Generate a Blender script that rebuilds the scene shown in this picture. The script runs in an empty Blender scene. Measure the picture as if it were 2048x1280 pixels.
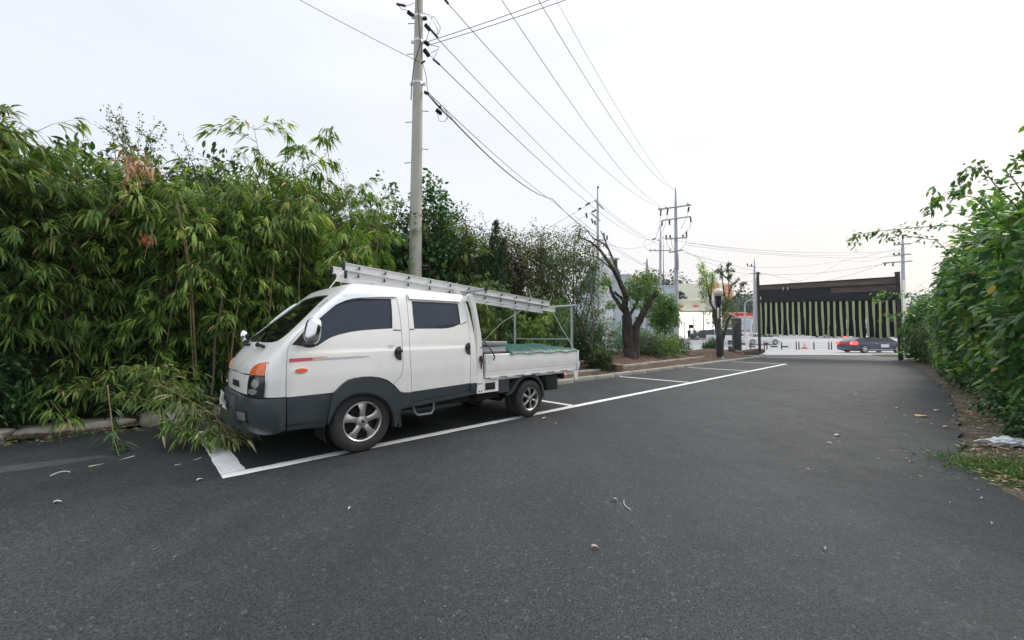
import bpy, bmesh, math, random
import numpy as np
from math import sin, cos, pi, radians
from mathutils import Vector, Matrix
from mathutils.geometry import tessellate_polygon
random.seed(7); rng = np.random.default_rng(11)
C = bpy.context.scene.collection
sc = bpy.context.scene

# ------------------------------------------------------------------ camera, sky, sun, exposure
F_PX, CAM_H, PITCH = 784.55, 1.2451, 0.0412          # focal length in px of a 2048 px wide frame, eye height, upward tilt
cam = bpy.data.cameras.new("camera"); cam.sensor_width = 36; cam.lens = 36 * F_PX / 2048
cam.clip_start = .05; cam.clip_end = 3000
co = bpy.data.objects.new("camera", cam); C.objects.link(co)
co.location = (0, 0, CAM_H); co.rotation_euler = (pi / 2 + PITCH, 0, 0)
sc.camera = co
SUN_EL, SUN_AZ = radians(36), radians(62)            # azimuth measured from +Y towards +X
world = bpy.data.worlds.new("World"); sc.world = world; world.use_nodes = True
wn = world.node_tree.nodes; wl = world.node_tree.links; wn.clear()
wo = wn.new("ShaderNodeOutputWorld"); bg = wn.new("ShaderNodeBackground"); wl.new(bg.outputs[0], wo.inputs[0])
sky = wn.new("ShaderNodeTexSky"); sky.sky_type = 'NISHITA'; sky.sun_disc = False
sky.sun_elevation = SUN_EL; sky.sun_rotation = SUN_AZ; sky.air_density = 1.0; sky.dust_density = 3.0
tc = wn.new("ShaderNodeTexCoord"); sp = wn.new("ShaderNodeSeparateXYZ"); wl.new(tc.outputs['Generated'], sp.inputs[0])
# overcast cloud sheet: cool grey away from the sun, cream near it, slightly pink low down
dotn = wn.new("ShaderNodeVectorMath"); dotn.operation = 'DOT_PRODUCT'
dotn.inputs[1].default_value = (sin(radians(48)) * .93, cos(radians(48)) * .93, .37); wl.new(tc.outputs['Generated'], dotn.inputs[0])
rmp = wn.new("ShaderNodeValToRGB"); wl.new(dotn.outputs['Value'], rmp.inputs[0])
e = rmp.color_ramp.elements; e[0].position = .0; e[0].color = (7.05, 7.42, 8.0, 1); e[1].position = .98; e[1].color = (8.0, 7.9, 7.8, 1)
m_ = rmp.color_ramp.elements.new(.55); m_.color = (7.45, 7.7, 8.1, 1)
m_ = rmp.color_ramp.elements.new(.8); m_.color = (7.6, 7.75, 8.05, 1)
hz = wn.new("ShaderNodeValToRGB"); wl.new(sp.outputs['Z'], hz.inputs[0])
e = hz.color_ramp.elements; e[0].position = 0.0; e[0].color = (.93, .855, .82, 1); e[1].position = .30; e[1].color = (1, 1, 1, 1); q = e.new(.62); q.color = (1.0, 1.0, 1.0, 1); q = e.new(1.0); q.color = (2.15, 2.15, 2.15, 1)
ns = wn.new("ShaderNodeTexNoise"); ns.inputs['Scale'].default_value = 2.2; ns.inputs['Detail'].default_value = 4
mpn = wn.new("ShaderNodeMapping"); mpn.inputs['Scale'].default_value = (1, 1, 3.5); wl.new(tc.outputs['Generated'], mpn.inputs[0]); wl.new(mpn.outputs[0], ns.inputs[0])
nr = wn.new("ShaderNodeMapRange"); nr.inputs[1].default_value = .3; nr.inputs[2].default_value = .7; nr.inputs[3].default_value = .955; nr.inputs[4].default_value = 1.045
wl.new(ns.outputs[0], nr.inputs[0])
m1 = wn.new("ShaderNodeMixRGB"); m1.blend_type = 'MULTIPLY'; m1.inputs[0].default_value = 1; wl.new(rmp.outputs[0], m1.inputs[1]); wl.new(hz.outputs[0], m1.inputs[2])
m2 = wn.new("ShaderNodeVectorMath"); m2.operation = 'SCALE'; wl.new(m1.outputs[0], m2.inputs[0]); wl.new(nr.outputs[0], m2.inputs['Scale'])
m3 = wn.new("ShaderNodeMixRGB"); m3.inputs[0].default_value = .9; wl.new(sky.outputs[0], m3.inputs[1]); wl.new(m2.outputs[0], m3.inputs[2])
wl.new(m3.outputs[0], bg.inputs[0]); bg.inputs[1].default_value = .1
sun = bpy.data.lights.new("sun", 'SUN'); sun.energy = 1.4; sun.angle = radians(22); sun.color = (1, .95, .88)
so = bpy.data.objects.new("sun", sun); C.objects.link(so)
sd = Vector((sin(SUN_AZ) * cos(SUN_EL), cos(SUN_AZ) * cos(SUN_EL), sin(SUN_EL)))
so.rotation_euler = sd.to_track_quat('Z', 'Y').to_euler(); so.location = sd * 50
sc.view_settings.view_transform = 'Standard'; sc.view_settings.look = 'None'
sc.view_settings.exposure = 0.42; sc.view_settings.gamma = 1; sc.view_settings.use_curve_mapping = False
sc.cycles.use_denoising = True
sc.cycles.max_bounces = 6; sc.cycles.transparent_max_bounces = 8; sc.cycles.diffuse_bounces = 3; sc.cycles.glossy_bounces = 3

# ------------------------------------------------------------------ survey helpers: where a sight line meets the ground / a distance
_c, _s = cos(PITCH), sin(PITCH)
def ray(px, py):
    a = (px - 1024) / F_PX; b = -(py - 640) / F_PX
    return a, _c - b * _s, _s + b * _c
def gr(px, py, z=0.0):
    r = ray(px, py); t = (z - CAM_H) / r[2]; return Vector((r[0] * t, r[1] * t, z))
def at(px, py, Y):
    r = ray(px, py); t = Y / r[1]; return Vector((r[0] * t, Y, CAM_H + r[2] * t))

# ------------------------------------------------------------------ materials
MATS = {}
def nodes(name):
    m = bpy.data.materials.new(name); m.use_nodes = True; n = m.node_tree.nodes; return m, n, m.node_tree.links, n['Principled BSDF']
def mat(name, col, rough=.5, metal=0, var=.08, scale=6., bump=0., bscale=60., coat=0., spec=.5, dirt=0., dirtcol=(.12, .10, .08), emit=None, aniso=(1, 1, 1)):
    if name in MATS: return MATS[name]
    m, n, l, b = nodes(name)
    b.inputs['Roughness'].default_value = rough; b.inputs['Metallic'].default_value = metal
    b.inputs['Specular IOR Level'].default_value = spec; b.inputs['Coat Weight'].default_value = coat; b.inputs['Coat Roughness'].default_value = .05
    t = n.new("ShaderNodeTexCoord"); mp = n.new("ShaderNodeMapping"); mp.inputs['Scale'].default_value = aniso; l.new(t.outputs['Object'], mp.inputs[0])
    nz = n.new("ShaderNodeTexNoise"); nz.inputs['Scale'].default_value = scale; nz.inputs['Detail'].default_value = 6; nz.inputs['Roughness'].default_value = .65; l.new(mp.outputs[0], nz.inputs[0])
    r = n.new("ShaderNodeValToRGB"); l.new(nz.outputs[0], r.inputs[0])
    r.color_ramp.elements[0].position = .3; r.color_ramp.elements[1].position = .7
    r.color_ramp.elements[0].color = (*[c * (1 - var) for c in col], 1); r.color_ramp.elements[1].color = (*[min(1, c * (1 + var)) for c in col], 1)
    out = r.outputs[0]
    if dirt > 0:
        n2 = n.new("ShaderNodeTexNoise"); n2.inputs['Scale'].default_value = scale * .7; n2.inputs['Detail'].default_value = 8; n2.inputs['Roughness'].default_value = .7; l.new(mp.outputs[0], n2.inputs[0])
        mr = n.new("ShaderNodeMapRange"); mr.inputs[1].default_value = .52; mr.inputs[2].default_value = .75; mr.inputs[4].default_value = dirt; l.new(n2.outputs[0], mr.inputs[0])
        mx = n.new("ShaderNodeMixRGB"); l.new(mr.outputs[0], mx.inputs[0]); l.new(out, mx.inputs[1]); mx.inputs[2].default_value = (*dirtcol, 1); out = mx.outputs[0]
    l.new(out, b.inputs['Base Color'])
    rr = n.new("ShaderNodeMapRange"); rr.inputs[3].default_value = max(0, rough - .06); rr.inputs[4].default_value = min(1, rough + .08); l.new(nz.outputs[0], rr.inputs[0]); l.new(rr.outputs[0], b.inputs['Roughness'])
    if bump > 0:
        n3 = n.new("ShaderNodeTexNoise"); n3.inputs['Scale'].default_value = bscale; n3.inputs['Detail'].default_value = 4; l.new(mp.outputs[0], n3.inputs[0])
        bp = n.new("ShaderNodeBump"); bp.inputs['Strength'].default_value = bump; bp.inputs['Distance'].default_value = .01; l.new(n3.outputs[0], bp.inputs['Height']); l.new(bp.outputs[0], b.inputs['Normal'])
    if emit:
        b.inputs['Emission Color'].default_value = (*emit[0], 1); b.inputs['Emission Strength'].default_value = emit[1]
    MATS[name] = m; return m
def leafmat(name, stops, rough=.5, trans=.3):
    if name in MATS: return MATS[name]
    m, n, l, b = nodes(name)
    a = n.new("ShaderNodeAttribute"); a.attribute_name = "tint"
    r = n.new("ShaderNodeValToRGB"); l.new(a.outputs['Fac'], r.inputs[0])
    el = r.color_ramp.elements
    el[0].position = stops[0][0]; el[0].color = (*stops[0][1], 1); el[1].position = stops[-1][0]; el[1].color = (*stops[-1][1], 1)
    for p, c in stops[1:-1]:
        q = el.new(p); q.color = (*c, 1)
    t = n.new("ShaderNodeTexCoord"); nz = n.new("ShaderNodeTexNoise"); nz.inputs['Scale'].default_value = 1.3; nz.inputs['Detail'].default_value = 3; l.new(t.outputs['Object'], nz.inputs[0])
    oi = n.new("ShaderNodeObjectInfo"); ad = n.new("ShaderNodeMath"); l.new(nz.outputs[0], ad.inputs[0]); l.new(oi.outputs['Random'], ad.inputs[1])
    mr = n.new("ShaderNodeMapRange"); mr.inputs[1].default_value = .3; mr.inputs[2].default_value = 1.6; mr.inputs[3].default_value = .55; mr.inputs[4].default_value = 1.5; l.new(ad.outputs[0], mr.inputs[0])
    sv = n.new("ShaderNodeVectorMath"); sv.operation = 'SCALE'; l.new(r.outputs[0], sv.inputs[0]); l.new(mr.outputs[0], sv.inputs['Scale'])
    l.new(sv.outputs[0], b.inputs['Base Color']); b.inputs['Roughness'].default_value = rough; b.inputs['Specular IOR Level'].default_value = .35
    tr = n.new("ShaderNodeBsdfTranslucent"); sv2 = n.new("ShaderNodeVectorMath"); sv2.operation = 'MULTIPLY'; l.new(sv.outputs[0], sv2.inputs[0]); sv2.inputs[1].default_value = (1.5, 1.7, .7); l.new(sv2.outputs[0], tr.inputs[0])
    mx = n.new("ShaderNodeMixShader"); mx.inputs[0].default_value = trans; l.new(b.outputs[0], mx.inputs[1]); l.new(tr.outputs[0], mx.inputs[2])
    l.new(mx.outputs[0], n['Material Output'].inputs[0]); MATS[name] = m; return m
def M(k): return MATS[k]

mat('white_paint', (.86, .85, .81), .28, var=.015, coat=.6, dirt=.14, dirtcol=(.52, .49, .44), scale=5)
mat('bed_white', (.82, .81, .77), .4, var=.03, coat=.2, dirt=.2, scale=5, dirtcol=(.35, .31, .26))
mat('slate_plastic', (.044, .056, .062), .34, var=.1, coat=.25, dirt=.3, dirtcol=(.10, .10, .09))
mat('black_plastic', (.018, .019, .02), .5, var=.15)
mat('underbody', (.012, .012, .012), .8, var=.3)
mat('rubber', (.028, .027, .025), .75, var=.25, scale=14, dirt=.5, dirtcol=(.06, .055, .048), bump=.2)
mat('tint_glass', (.016, .026, .048), .03, var=.05, spec=.55)
mat('screen_glass', (.005, .006, .006), .03, var=.05, spec=.3)
mat('chrome', (.86, .87, .88), .08, metal=1, var=.02)
mat('visor_chrome', (.74, .78, .82), .25, metal=.75, var=.03)
mat('alloy', (.62, .61, .59), .3, metal=.85, var=.06, dirt=.3, dirtcol=(.2, .17, .14), scale=10)
mat('aluminium', (.76, .76, .76), .42, metal=.3, var=.04, dirt=.3, dirtcol=(.40, .38, .36), scale=7)
mat('galvanised', (.42, .45, .46), .42, metal=.7, var=.12, scale=14)
mat('lens_clear', (.55, .56, .55), .08, metal=.6, var=.2, scale=30, bump=.3, bscale=40)
mat('lens_amber', (.85, .16, .03), .12, var=.25, scale=28, bump=.4, bscale=50, coat=.6)
mat('lamp_black', (.02, .021, .022), .12, var=.2, coat=.7)
mat('marker_orange', (.80, .12, .02), .2, var=.1, coat=.5)
mat('red_decal', (.62, .10, .13), .35, var=.04); mat('orange_decal', (.80, .36, .10), .35, var=.04); mat('silver_decal', (.52, .54, .58), .35, metal=.2, var=.1)
mat('toolbox', (.33, .35, .36), .45, metal=.3, var=.1, dirt=.3)
mat('tarp', (.006, .085, .062), .45, var=.35, scale=7, bump=.9, bscale=16)
mat('rope', (.62, .60, .52), .8, var=.1)
mat('pole_concrete', (.44, .42, .37), .8, var=.1, scale=3, dirt=.35, dirtcol=(.22, .20, .17), bump=.3, bscale=30, aniso=(1, 1, .25))
mat('band_steel', (.62, .64, .66), .4, metal=.5, var=.05)
mat('steel_pole', (.30, .31, .33), .6, var=.1, scale=2)
mat('pole_grey', (.40, .41, .43), .6, var=.1, scale=2)
mat('wire_black', (.03, .04, .04), .6, var=.1); mat('wire_grey', (.16, .17, .19), .6, var=.1)
mat('porcelain', (.03, .035, .045), .35, var=.1)
mat('bark', (.062, .049, .041), .9, var=.55, scale=9, bump=1., bscale=22, aniso=(1, 1, .3))
mat('bark_brown', (.10, .075, .055), .9, var=.3, scale=9, bump=.8, bscale=25)
mat('culm', (.26, .205, .095), .5, var=.25, scale=5); mat('culm_green', (.11, .14, .045), .45, var=.25, scale=5)
mat('twig', (.15, .115, .075), .8, var=.3)
mat('cut_wood', (.45, .30, .18), .8, var=.2, scale=20)
mat('stone', (.36, .33, .29), .85, var=.2, scale=3, bump=.8, bscale=14, dirt=.5, dirtcol=(.17, .15, .12))
mat('kerb_stone', (.37, .355, .32), .85, var=.14, scale=5, bump=.6, bscale=40, dirt=.6, dirtcol=(.18, .16, .12))
mat('gate_black', (.010, .011, .013), .34, var=.3, coat=.05, spec=.35, bump=.35, bscale=3)
mat('gate_sunset_sheen', (.085, .058, .047), .36, var=.85, scale=.9, coat=.1, aniso=(.5, 1, 5))  # brown sunset sheen on the glossy black panels, painted as base colour
mat('strip_green', (.50, .53, .31), .5, var=.12, scale=3); mat('strip_black', (.008, .008, .008), .6, spec=.2, var=.3, bump=.4, bscale=10)
mat('rust_post', (.035, .022, .020), .6, var=.4, scale=6)
mat('wall_bluegrey', (.47, .53, .58), .8, var=.05, scale=.6); mat('wall_white', (.66, .67, .66), .8, var=.04, scale=.6)
mat('fascia', (.80, .80, .64), .5, var=.04, scale=1); mat('roof_green', (.10, .20, .18), .6, var=.1, scale=2)
mat('roof_red', (.42, .13, .08), .7, var=.15); mat('sign_orange', (.72, .30, .16), .5, var=.12, scale=3); mat('sign_red', (.55, .05, .05), .5, var=.1)
mat('dark_window', (.03, .035, .04), .08, var=.1); mat('shop_lit', (.8, .76, .68), .5, var=.1, scale=2, emit=((1, .95, .88), 1.0))
mat('soffit_light', (.8, .78, .62), .5, emit=((1, .93, .68), .8))
mat('globe', (.74, .66, .52), .35, var=.08, scale=6, coat=.3)
mat('cone_orange', (.82, .13, .05), .5, var=.08); mat('cone_white', (.75, .75, .75), .5, var=.05)
mat('rail_grey', (.45, .46, .47), .5, var=.08); mat('post_dark', (.06, .03, .028), .6, var=.2)
mat('car_navy', (.035, .045, .075), .2, var=.04, coat=.8); mat('car_white', (.72, .73, .73), .25, var=.03, coat=.7); mat('car_green', (.02, .035, .032), .25, var=.05, coat=.7)
mat('tail_red', (.7, .02, .02), .2, emit=((1, .06, .05), 2.2)); mat('brake_glow', (.9, .2, .15), .2, emit=((1, .25, .2), 3.))
mat('plate_white', (.72, .72, .70), .5, var=.04)
mat('cloth_black', (.015, .015, .018), .85, var=.2); mat('cloth_grey', (.10, .10, .11), .85, var=.2); mat('skin', (.42, .26, .19), .6, var=.05)
mat('paint_line', (.82, .825, .82), .7, var=.05, scale=11, dirt=.55, dirtcol=(.30, .30, .30), bump=.4, bscale=120)
mat('litter_pale', (.58, .52, .44), .7, var=.2, scale=20); mat('litter_yellow', (.62, .38, .08), .6, var=.15, scale=20); mat('litter_brown', (.30, .17, .09), .8, var=.3, scale=20)
mat('bag_white', (.70, .74, .76), .3, var=.05, bump=.5, bscale=20)

G1 = [(0, (.024, .060, .016)), (.35, (.070, .145, .028)), (.62, (.165, .25, .048)), (.92, (.33, .37, .10)), (1, (.52, .40, .19))]
leafmat('bamboo_leaf', G1)
leafmat('bamboo_leaf_teal', [(0, (.022, .066, .028)), (.4, (.055, .135, .048)), (.75, (.11, .21, .07)), (1, (.24, .31, .12))])
leafmat('dry_leaf', [(0, (.24, .13, .075)), (.6, (.38, .23, .14)), (1, (.50, .36, .24))], trans=.15)
leafmat('shrub_leaf', [(0, (.016, .056, .024)), (.45, (.045, .115, .036)), (.8, (.11, .20, .045)), (.97, (.17, .26, .06)), (1, (.45, .32, .07))], rough=.38, trans=.22)
leafmat('hedge_leaf', [(0, (.024, .080, .038)), (.35, (.065, .155, .052)), (.65, (.15, .26, .06)), (.95, (.32, .42, .10)), (1, (.5, .38, .12))], rough=.42, trans=.34)
leafmat('twig_leaf', [(0, (.036, .066, .022)), (.5, (.080, .125, .036)), (.85, (.16, .19, .06)), (1, (.25, .13, .05))])
leafmat('rust_leaf', [(0, (.040, .045, .016)), (.5, (.085, .065, .022)), (.85, (.15, .075, .03)), (1, (.20, .07, .035))])
leafmat('bright_leaf', [(0, (.045, .10, .018)), (.5, (.085, .17, .03)), (.9, (.17, .25, .05)), (1, (.3, .3, .08))], trans=.35)
leafmat('conifer_leaf', [(0, (.022, .050, .020)), (.6, (.042, .085, .03)), (1, (.075, .11, .035))], trans=.1)
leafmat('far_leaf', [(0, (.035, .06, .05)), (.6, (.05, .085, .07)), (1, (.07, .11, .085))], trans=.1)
leafmat('red_leaf', [(0, (.26, .04, .035)), (1, (.40, .09, .06))])
leafmat('pale_leaf', [(0, (.05, .10, .03)), (.5, (.11, .15, .05)), (.75, (.24, .24, .11)), (1, (.55, .48, .32))])
leafmat('grass_blade', [(0, (.04, .09, .02)), (.6, (.07, .15, .03)), (1, (.2, .2, .08))])

def asphalt():
    m, n, l, b = nodes('asphalt'); t = n.new("ShaderNodeTexCoord")
    def noise(s, d=3, r=.5):
        q = n.new("ShaderNodeTexNoise"); q.inputs['Scale'].default_value = s; q.inputs['Detail'].default_value = d; q.inputs['Roughness'].default_value = r; l.new(t.outputs['Object'], q.inputs[0]); return q
    def mr(src, a, b_, c, d):
        q = n.new("ShaderNodeMapRange"); q.inputs[1].default_value = a; q.inputs[2].default_value = b_; q.inputs[3].default_value = c; q.inputs[4].default_value = d; l.new(src, q.inputs[0]); return q.outputs[0]
    v = n.new("ShaderNodeTexVoronoi"); v.inputs['Scale'].default_value = 110; l.new(t.outputs['Object'], v.inputs[0])
    v2 = n.new("ShaderNodeTexVoronoi"); v2.inputs['Scale'].default_value = 42; l.new(t.outputs['Object'], v2.inputs[0])
    mpg = n.new('ShaderNodeMapping'); mpg.inputs['Rotation'].default_value = (0, 0, radians(46.5)); mpg.inputs['Scale'].default_value = (1.6, .35, 1); l.new(t.outputs['Object'], mpg.inputs[0]); trk = noise(.9, 4, .55); l.new(mpg.outputs[0], trk.inputs[0]); big = noise(.35, 5, .6); mid = noise(3.2, 6, .7); fine = noise(60, 4, .7)
    st = mr(v.outputs['Color'], 0.1, .9, .58, 1.5); st2 = mr(v2.outputs['Color'], .80, 1., 1., 2.1)
    a = mr(big.outputs[0], .3, .7, .74, 1.24); c = mr(mid.outputs[0], .25, .75, .86, 1.16); f = mr(fine.outputs[0], .3, .7, .7, 1.35)
    def mul(x, y):
        q = n.new("ShaderNodeMath"); q.operation = 'MULTIPLY'; l.new(x, q.inputs[0]); l.new(y, q.inputs[1]); return q.outputs[0]
    pit = noise(95, 2, .5); pk = mr(pit.outputs[0], .36, .46, .28, 1.); spk = n.new("ShaderNodeTexVoronoi"); spk.inputs['Scale'].default_value = 23; l.new(t.outputs['Object'], spk.inputs[0])
    sd_ = mr(spk.outputs['Distance'], .05, .09, 5.5, 1.)
    a = mul(a, mr(trk.outputs[0], .32, .68, .82, 1.16)); k = mul(mul(mul(mul(a, c), mul(st, f)), st2), mul(pk, sd_))
    sv = n.new("ShaderNodeVectorMath"); sv.operation = 'SCALE'; sv.inputs[0].default_value = (.0345, .0382, .0412); l.new(k, sv.inputs['Scale'])
    l.new(sv.outputs[0], b.inputs['Base Color'])
    l.new(mr(mid.outputs[0], .3, .7, .60, .78), b.inputs['Roughness']); b.inputs['Specular IOR Level'].default_value = .4
    ad = n.new("ShaderNodeMath"); ad.operation = 'ADD'; l.new(v.outputs['Distance'], ad.inputs[0]); l.new(fine.outputs[0], ad.inputs[1])
    bp = n.new("ShaderNodeBump"); bp.inputs['Strength'].default_value = .55; bp.inputs['Distance'].default_value = .006; bp.invert = True
    l.new(ad.outputs[0], bp.inputs['Height']); l.new(bp.outputs[0], b.inputs['Normal']); MATS['asphalt'] = m
asphalt()
def soilmat(name, c1, c2, c3):
    m, n, l, b = nodes(name); t = n.new("ShaderNodeTexCoord")
    n1 = n.new("ShaderNodeTexNoise"); n1.inputs['Scale'].default_value = 1.1; n1.inputs['Detail'].default_value = 8; n1.inputs['Roughness'].default_value = .7; l.new(t.outputs['Object'], n1.inputs[0])
    n2 = n.new("ShaderNodeTexNoise"); n2.inputs['Scale'].default_value = 26; n2.inputs['Detail'].default_value = 5; l.new(t.outputs['Object'], n2.inputs[0])
    r = n.new("ShaderNodeValToRGB"); l.new(n1.outputs[0], r.inputs[0]); e = r.color_ramp.elements
    e[0].position = .35; e[0].color = (*c1, 1); e[1].position = .62; e[1].color = (*c3, 1); q = e.new(.5); q.color = (*c2, 1)
    mr = n.new("ShaderNodeMapRange"); mr.inputs[1].default_value = .3; mr.inputs[2].default_value = .7; mr.inputs[3].default_value = .5; mr.inputs[4].default_value = 1.5; l.new(n2.outputs[0], mr.inputs[0])
    sv = n.new("ShaderNodeVectorMath"); sv.operation = 'SCALE'; l.new(r.outputs[0], sv.inputs[0]); l.new(mr.outputs[0], sv.inputs['Scale']); l.new(sv.outputs[0], b.inputs['Base Color'])
    b.inputs['Roughness'].default_value = .95
    bp = n.new("ShaderNodeBump"); bp.inputs['Strength'].default_value = 1; bp.inputs['Distance'].default_value = .03; l.new(n2.outputs[0], bp.inputs['Height']); l.new(bp.outputs[0], b.inputs['Normal']); MATS[name] = m
soilmat('soil', (.060, .036, .025), (.13, .075, .052), (.08, .065, .04)); soilmat('verge_soil', (.06, .05, .04), (.13, .105, .08), (.05, .06, .03))
soilmat('far_ground', (.22, .22, .21), (.27, .27, .26), (.20, .21, .19))
mat('road_concrete', (.36, .365, .375), .75, var=.07, scale=.5, bump=.2, bscale=40, dirt=.35, dirtcol=(.25, .25, .26))
mat('old_asphalt', (.060, .064, .064), .85, var=.3, scale=5, bump=.5, bscale=70, dirt=.5, dirtcol=(.10, .10, .095))

# ------------------------------------------------------------------ object helpers
def link(o, parent=None):
    C.objects.link(o)
    if parent is not None: o.parent = parent
    return o
def mesh(name, V, Fc, mats, parent=None, mi=None, smooth=None, kind=None, tint=None):
    me = bpy.data.meshes.new(name); me.from_pydata([tuple(v) for v in V], [], [tuple(f) for f in Fc])
    if not isinstance(mats, (list, tuple)): mats = [mats]
    for m in mats: me.materials.append(M(m) if isinstance(m, str) else m)
    if mi is not None: me.polygons.foreach_set('material_index', mi)
    if smooth is not None:
        me.polygons.foreach_set('use_smooth', [True] * len(me.polygons))
        if smooth < 180: me.set_sharp_from_angle(angle=radians(smooth))
    if tint is not None:
        at_ = me.attributes.new('tint', 'FLOAT', 'POINT'); at_.data.foreach_set('value', tint)
    me.update()
    o = link(bpy.data.objects.new(name, me), parent)
    if kind: o['kind'] = kind
    return o
def tag(o, label, cat, group=None):
    o['label'] = label; o['category'] = cat
    if group: o['group'] = group
    return o
def thing(name, label, cat, loc=(0, 0, 0), rz=0, group=None):
    o = bpy.data.objects.new(name, None); C.objects.link(o); o.empty_display_size = .2
    o.location = loc; o.rotation_euler = (0, 0, rz); return tag(o, label, cat, group)
KIDS = {}
def copy_tree(o, parent=None):
    c = o.copy(); C.objects.link(c)
    if parent is not None: c.parent = parent
    for ch in list(o.children): copy_tree(ch, c)
    return c
def place(proto, used, loc, rz=0, s=1., label=None, tilt=(0, 0)):
    o = proto if not used else copy_tree(proto)
    o.location = loc; o.rotation_euler = (tilt[0], tilt[1], rz); o.scale = (s, s, s) if not isinstance(s, tuple) else s
    if label: o['label'] = label
    return o

class MB:
    def __init__(s): s.V = []; s.F = []; s.mi = []; s.m = 0
    def add(s, V, Fc, m=None):
        b = len(s.V); s.V += [tuple(v) for v in V]; s.F += [tuple(b + i for i in f) for f in Fc]; s.mi += [s.m if m is None else m] * len(Fc)
    def box(s, a, b, m=None, bev=0.):
        x0, y0, z0 = a; x1, y1, z1 = b
        if bev <= 0:
            s.add([(x0, y0, z0), (x1, y0, z0), (x1, y1, z0), (x0, y1, z0), (x0, y0, z1), (x1, y0, z1), (x1, y1, z1), (x0, y1, z1)],
                  [(0, 3, 2, 1), (4, 5, 6, 7), (0, 1, 5, 4), (1, 2, 6, 5), (2, 3, 7, 6), (3, 0, 4, 7)], m)
        else:
            bm = bmesh.new(); bmesh.ops.create_cube(bm, size=1)
            for v in bm.verts: v.co = Vector(((x0 + x1) / 2 + v.co.x * (x1 - x0), (y0 + y1) / 2 + v.co.y * (y1 - y0), (z0 + z1) / 2 + v.co.z * (z1 - z0)))
            bmesh.ops.bevel(bm, geom=bm.edges[:], offset=bev, segments=2, profile=.5, affect='EDGES')
            s.add([v.co[:] for v in bm.verts], [[v.index for v in f.verts] for f in bm.faces], m); bm.free()
    def tube(s, pts, r, n=8, m=None, cap=True, rough=0.):
        pts = [Vector(p) for p in pts]; k = len(pts)
        rr = list(r) if isinstance(r, (list, tuple)) else [r] * k
        V = []; up = None
        for i, p in enumerate(pts):
            d = (pts[min(i + 1, k - 1)] - pts[max(i - 1, 0)])
            if d.length < 1e-9: d = Vector((0, 0, 1))
            d.normalize()
            if up is None: up = Vector((0, 0, 1)) if abs(d.z) < .9 else Vector((1, 0, 0))
            a = d.cross(up)
            if a.length < 1e-4: a = d.orthogonal()
            a.normalize(); b = d.cross(a).normalized(); up = a.cross(d)
            for j in range(n):
                t = 2 * pi * j / n; q = rr[i] * (1 + (random.uniform(-rough, rough) if rough else 0))
                V.append(p + a * cos(t) * q + b * sin(t) * q)
        Fc = []
        for i in range(k - 1):
            for j in range(n): Fc.append((i * n + j, i * n + (j + 1) % n, (i + 1) * n + (j + 1) % n, (i + 1) * n + j))
        if cap: Fc += [tuple(range(n - 1, -1, -1)), tuple(range((k - 1) * n, k * n))]
        s.add(V, Fc, m)
    def lathe(s, prof, n=24, axis='y', c=(0, 0, 0), m=None):
        V = []; Fc = []
        for (r, h) in prof:
            for j in range(n):
                t = 2 * pi * j / n
                p = {'y': (r * cos(t), h, r * sin(t)), 'z': (r * cos(t), r * sin(t), h), 'x': (h, r * cos(t), r * sin(t))}[axis]
                V.append((c[0] + p[0], c[1] + p[1], c[2] + p[2]))
        for i in range(len(prof) - 1):
            for j in range(n): Fc.append((i * n + j, i * n + (j + 1) % n, (i + 1) * n + (j + 1) % n, (i + 1) * n + j))
        s.add(V, Fc, m)
    def prism(s, poly, a, b, axis='y', m=None):
        """poly = 2D outline, swept along axis from a to b (axis y: poly is x,z; axis x: y,z; axis z: x,y)"""
        k = len(poly)
        f = {'y': lambda p, h: (p[0], h, p[1]), 'x': lambda p, h: (h, p[0], p[1]), 'z': lambda p, h: (p[0], p[1], h)}[axis]
        s.add([f(p, a) for p in poly] + [f(p, b) for p in poly], [tuple(range(k - 1, -1, -1)), tuple(range(k, 2 * k))] + [(i, (i + 1) % k, k + (i + 1) % k, k + i) for i in range(k)], m)
    def build(s, name, mats, parent=None, smooth=35, kind=None):
        return mesh(name, s.V, s.F, mats, parent, mi=s.mi, smooth=smooth, kind=kind)
def one(fn, name, mats, parent=None, smooth=35, kind=None):
    b = MB(); fn(b); return b.build(name, mats, parent, smooth, kind)

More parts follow.
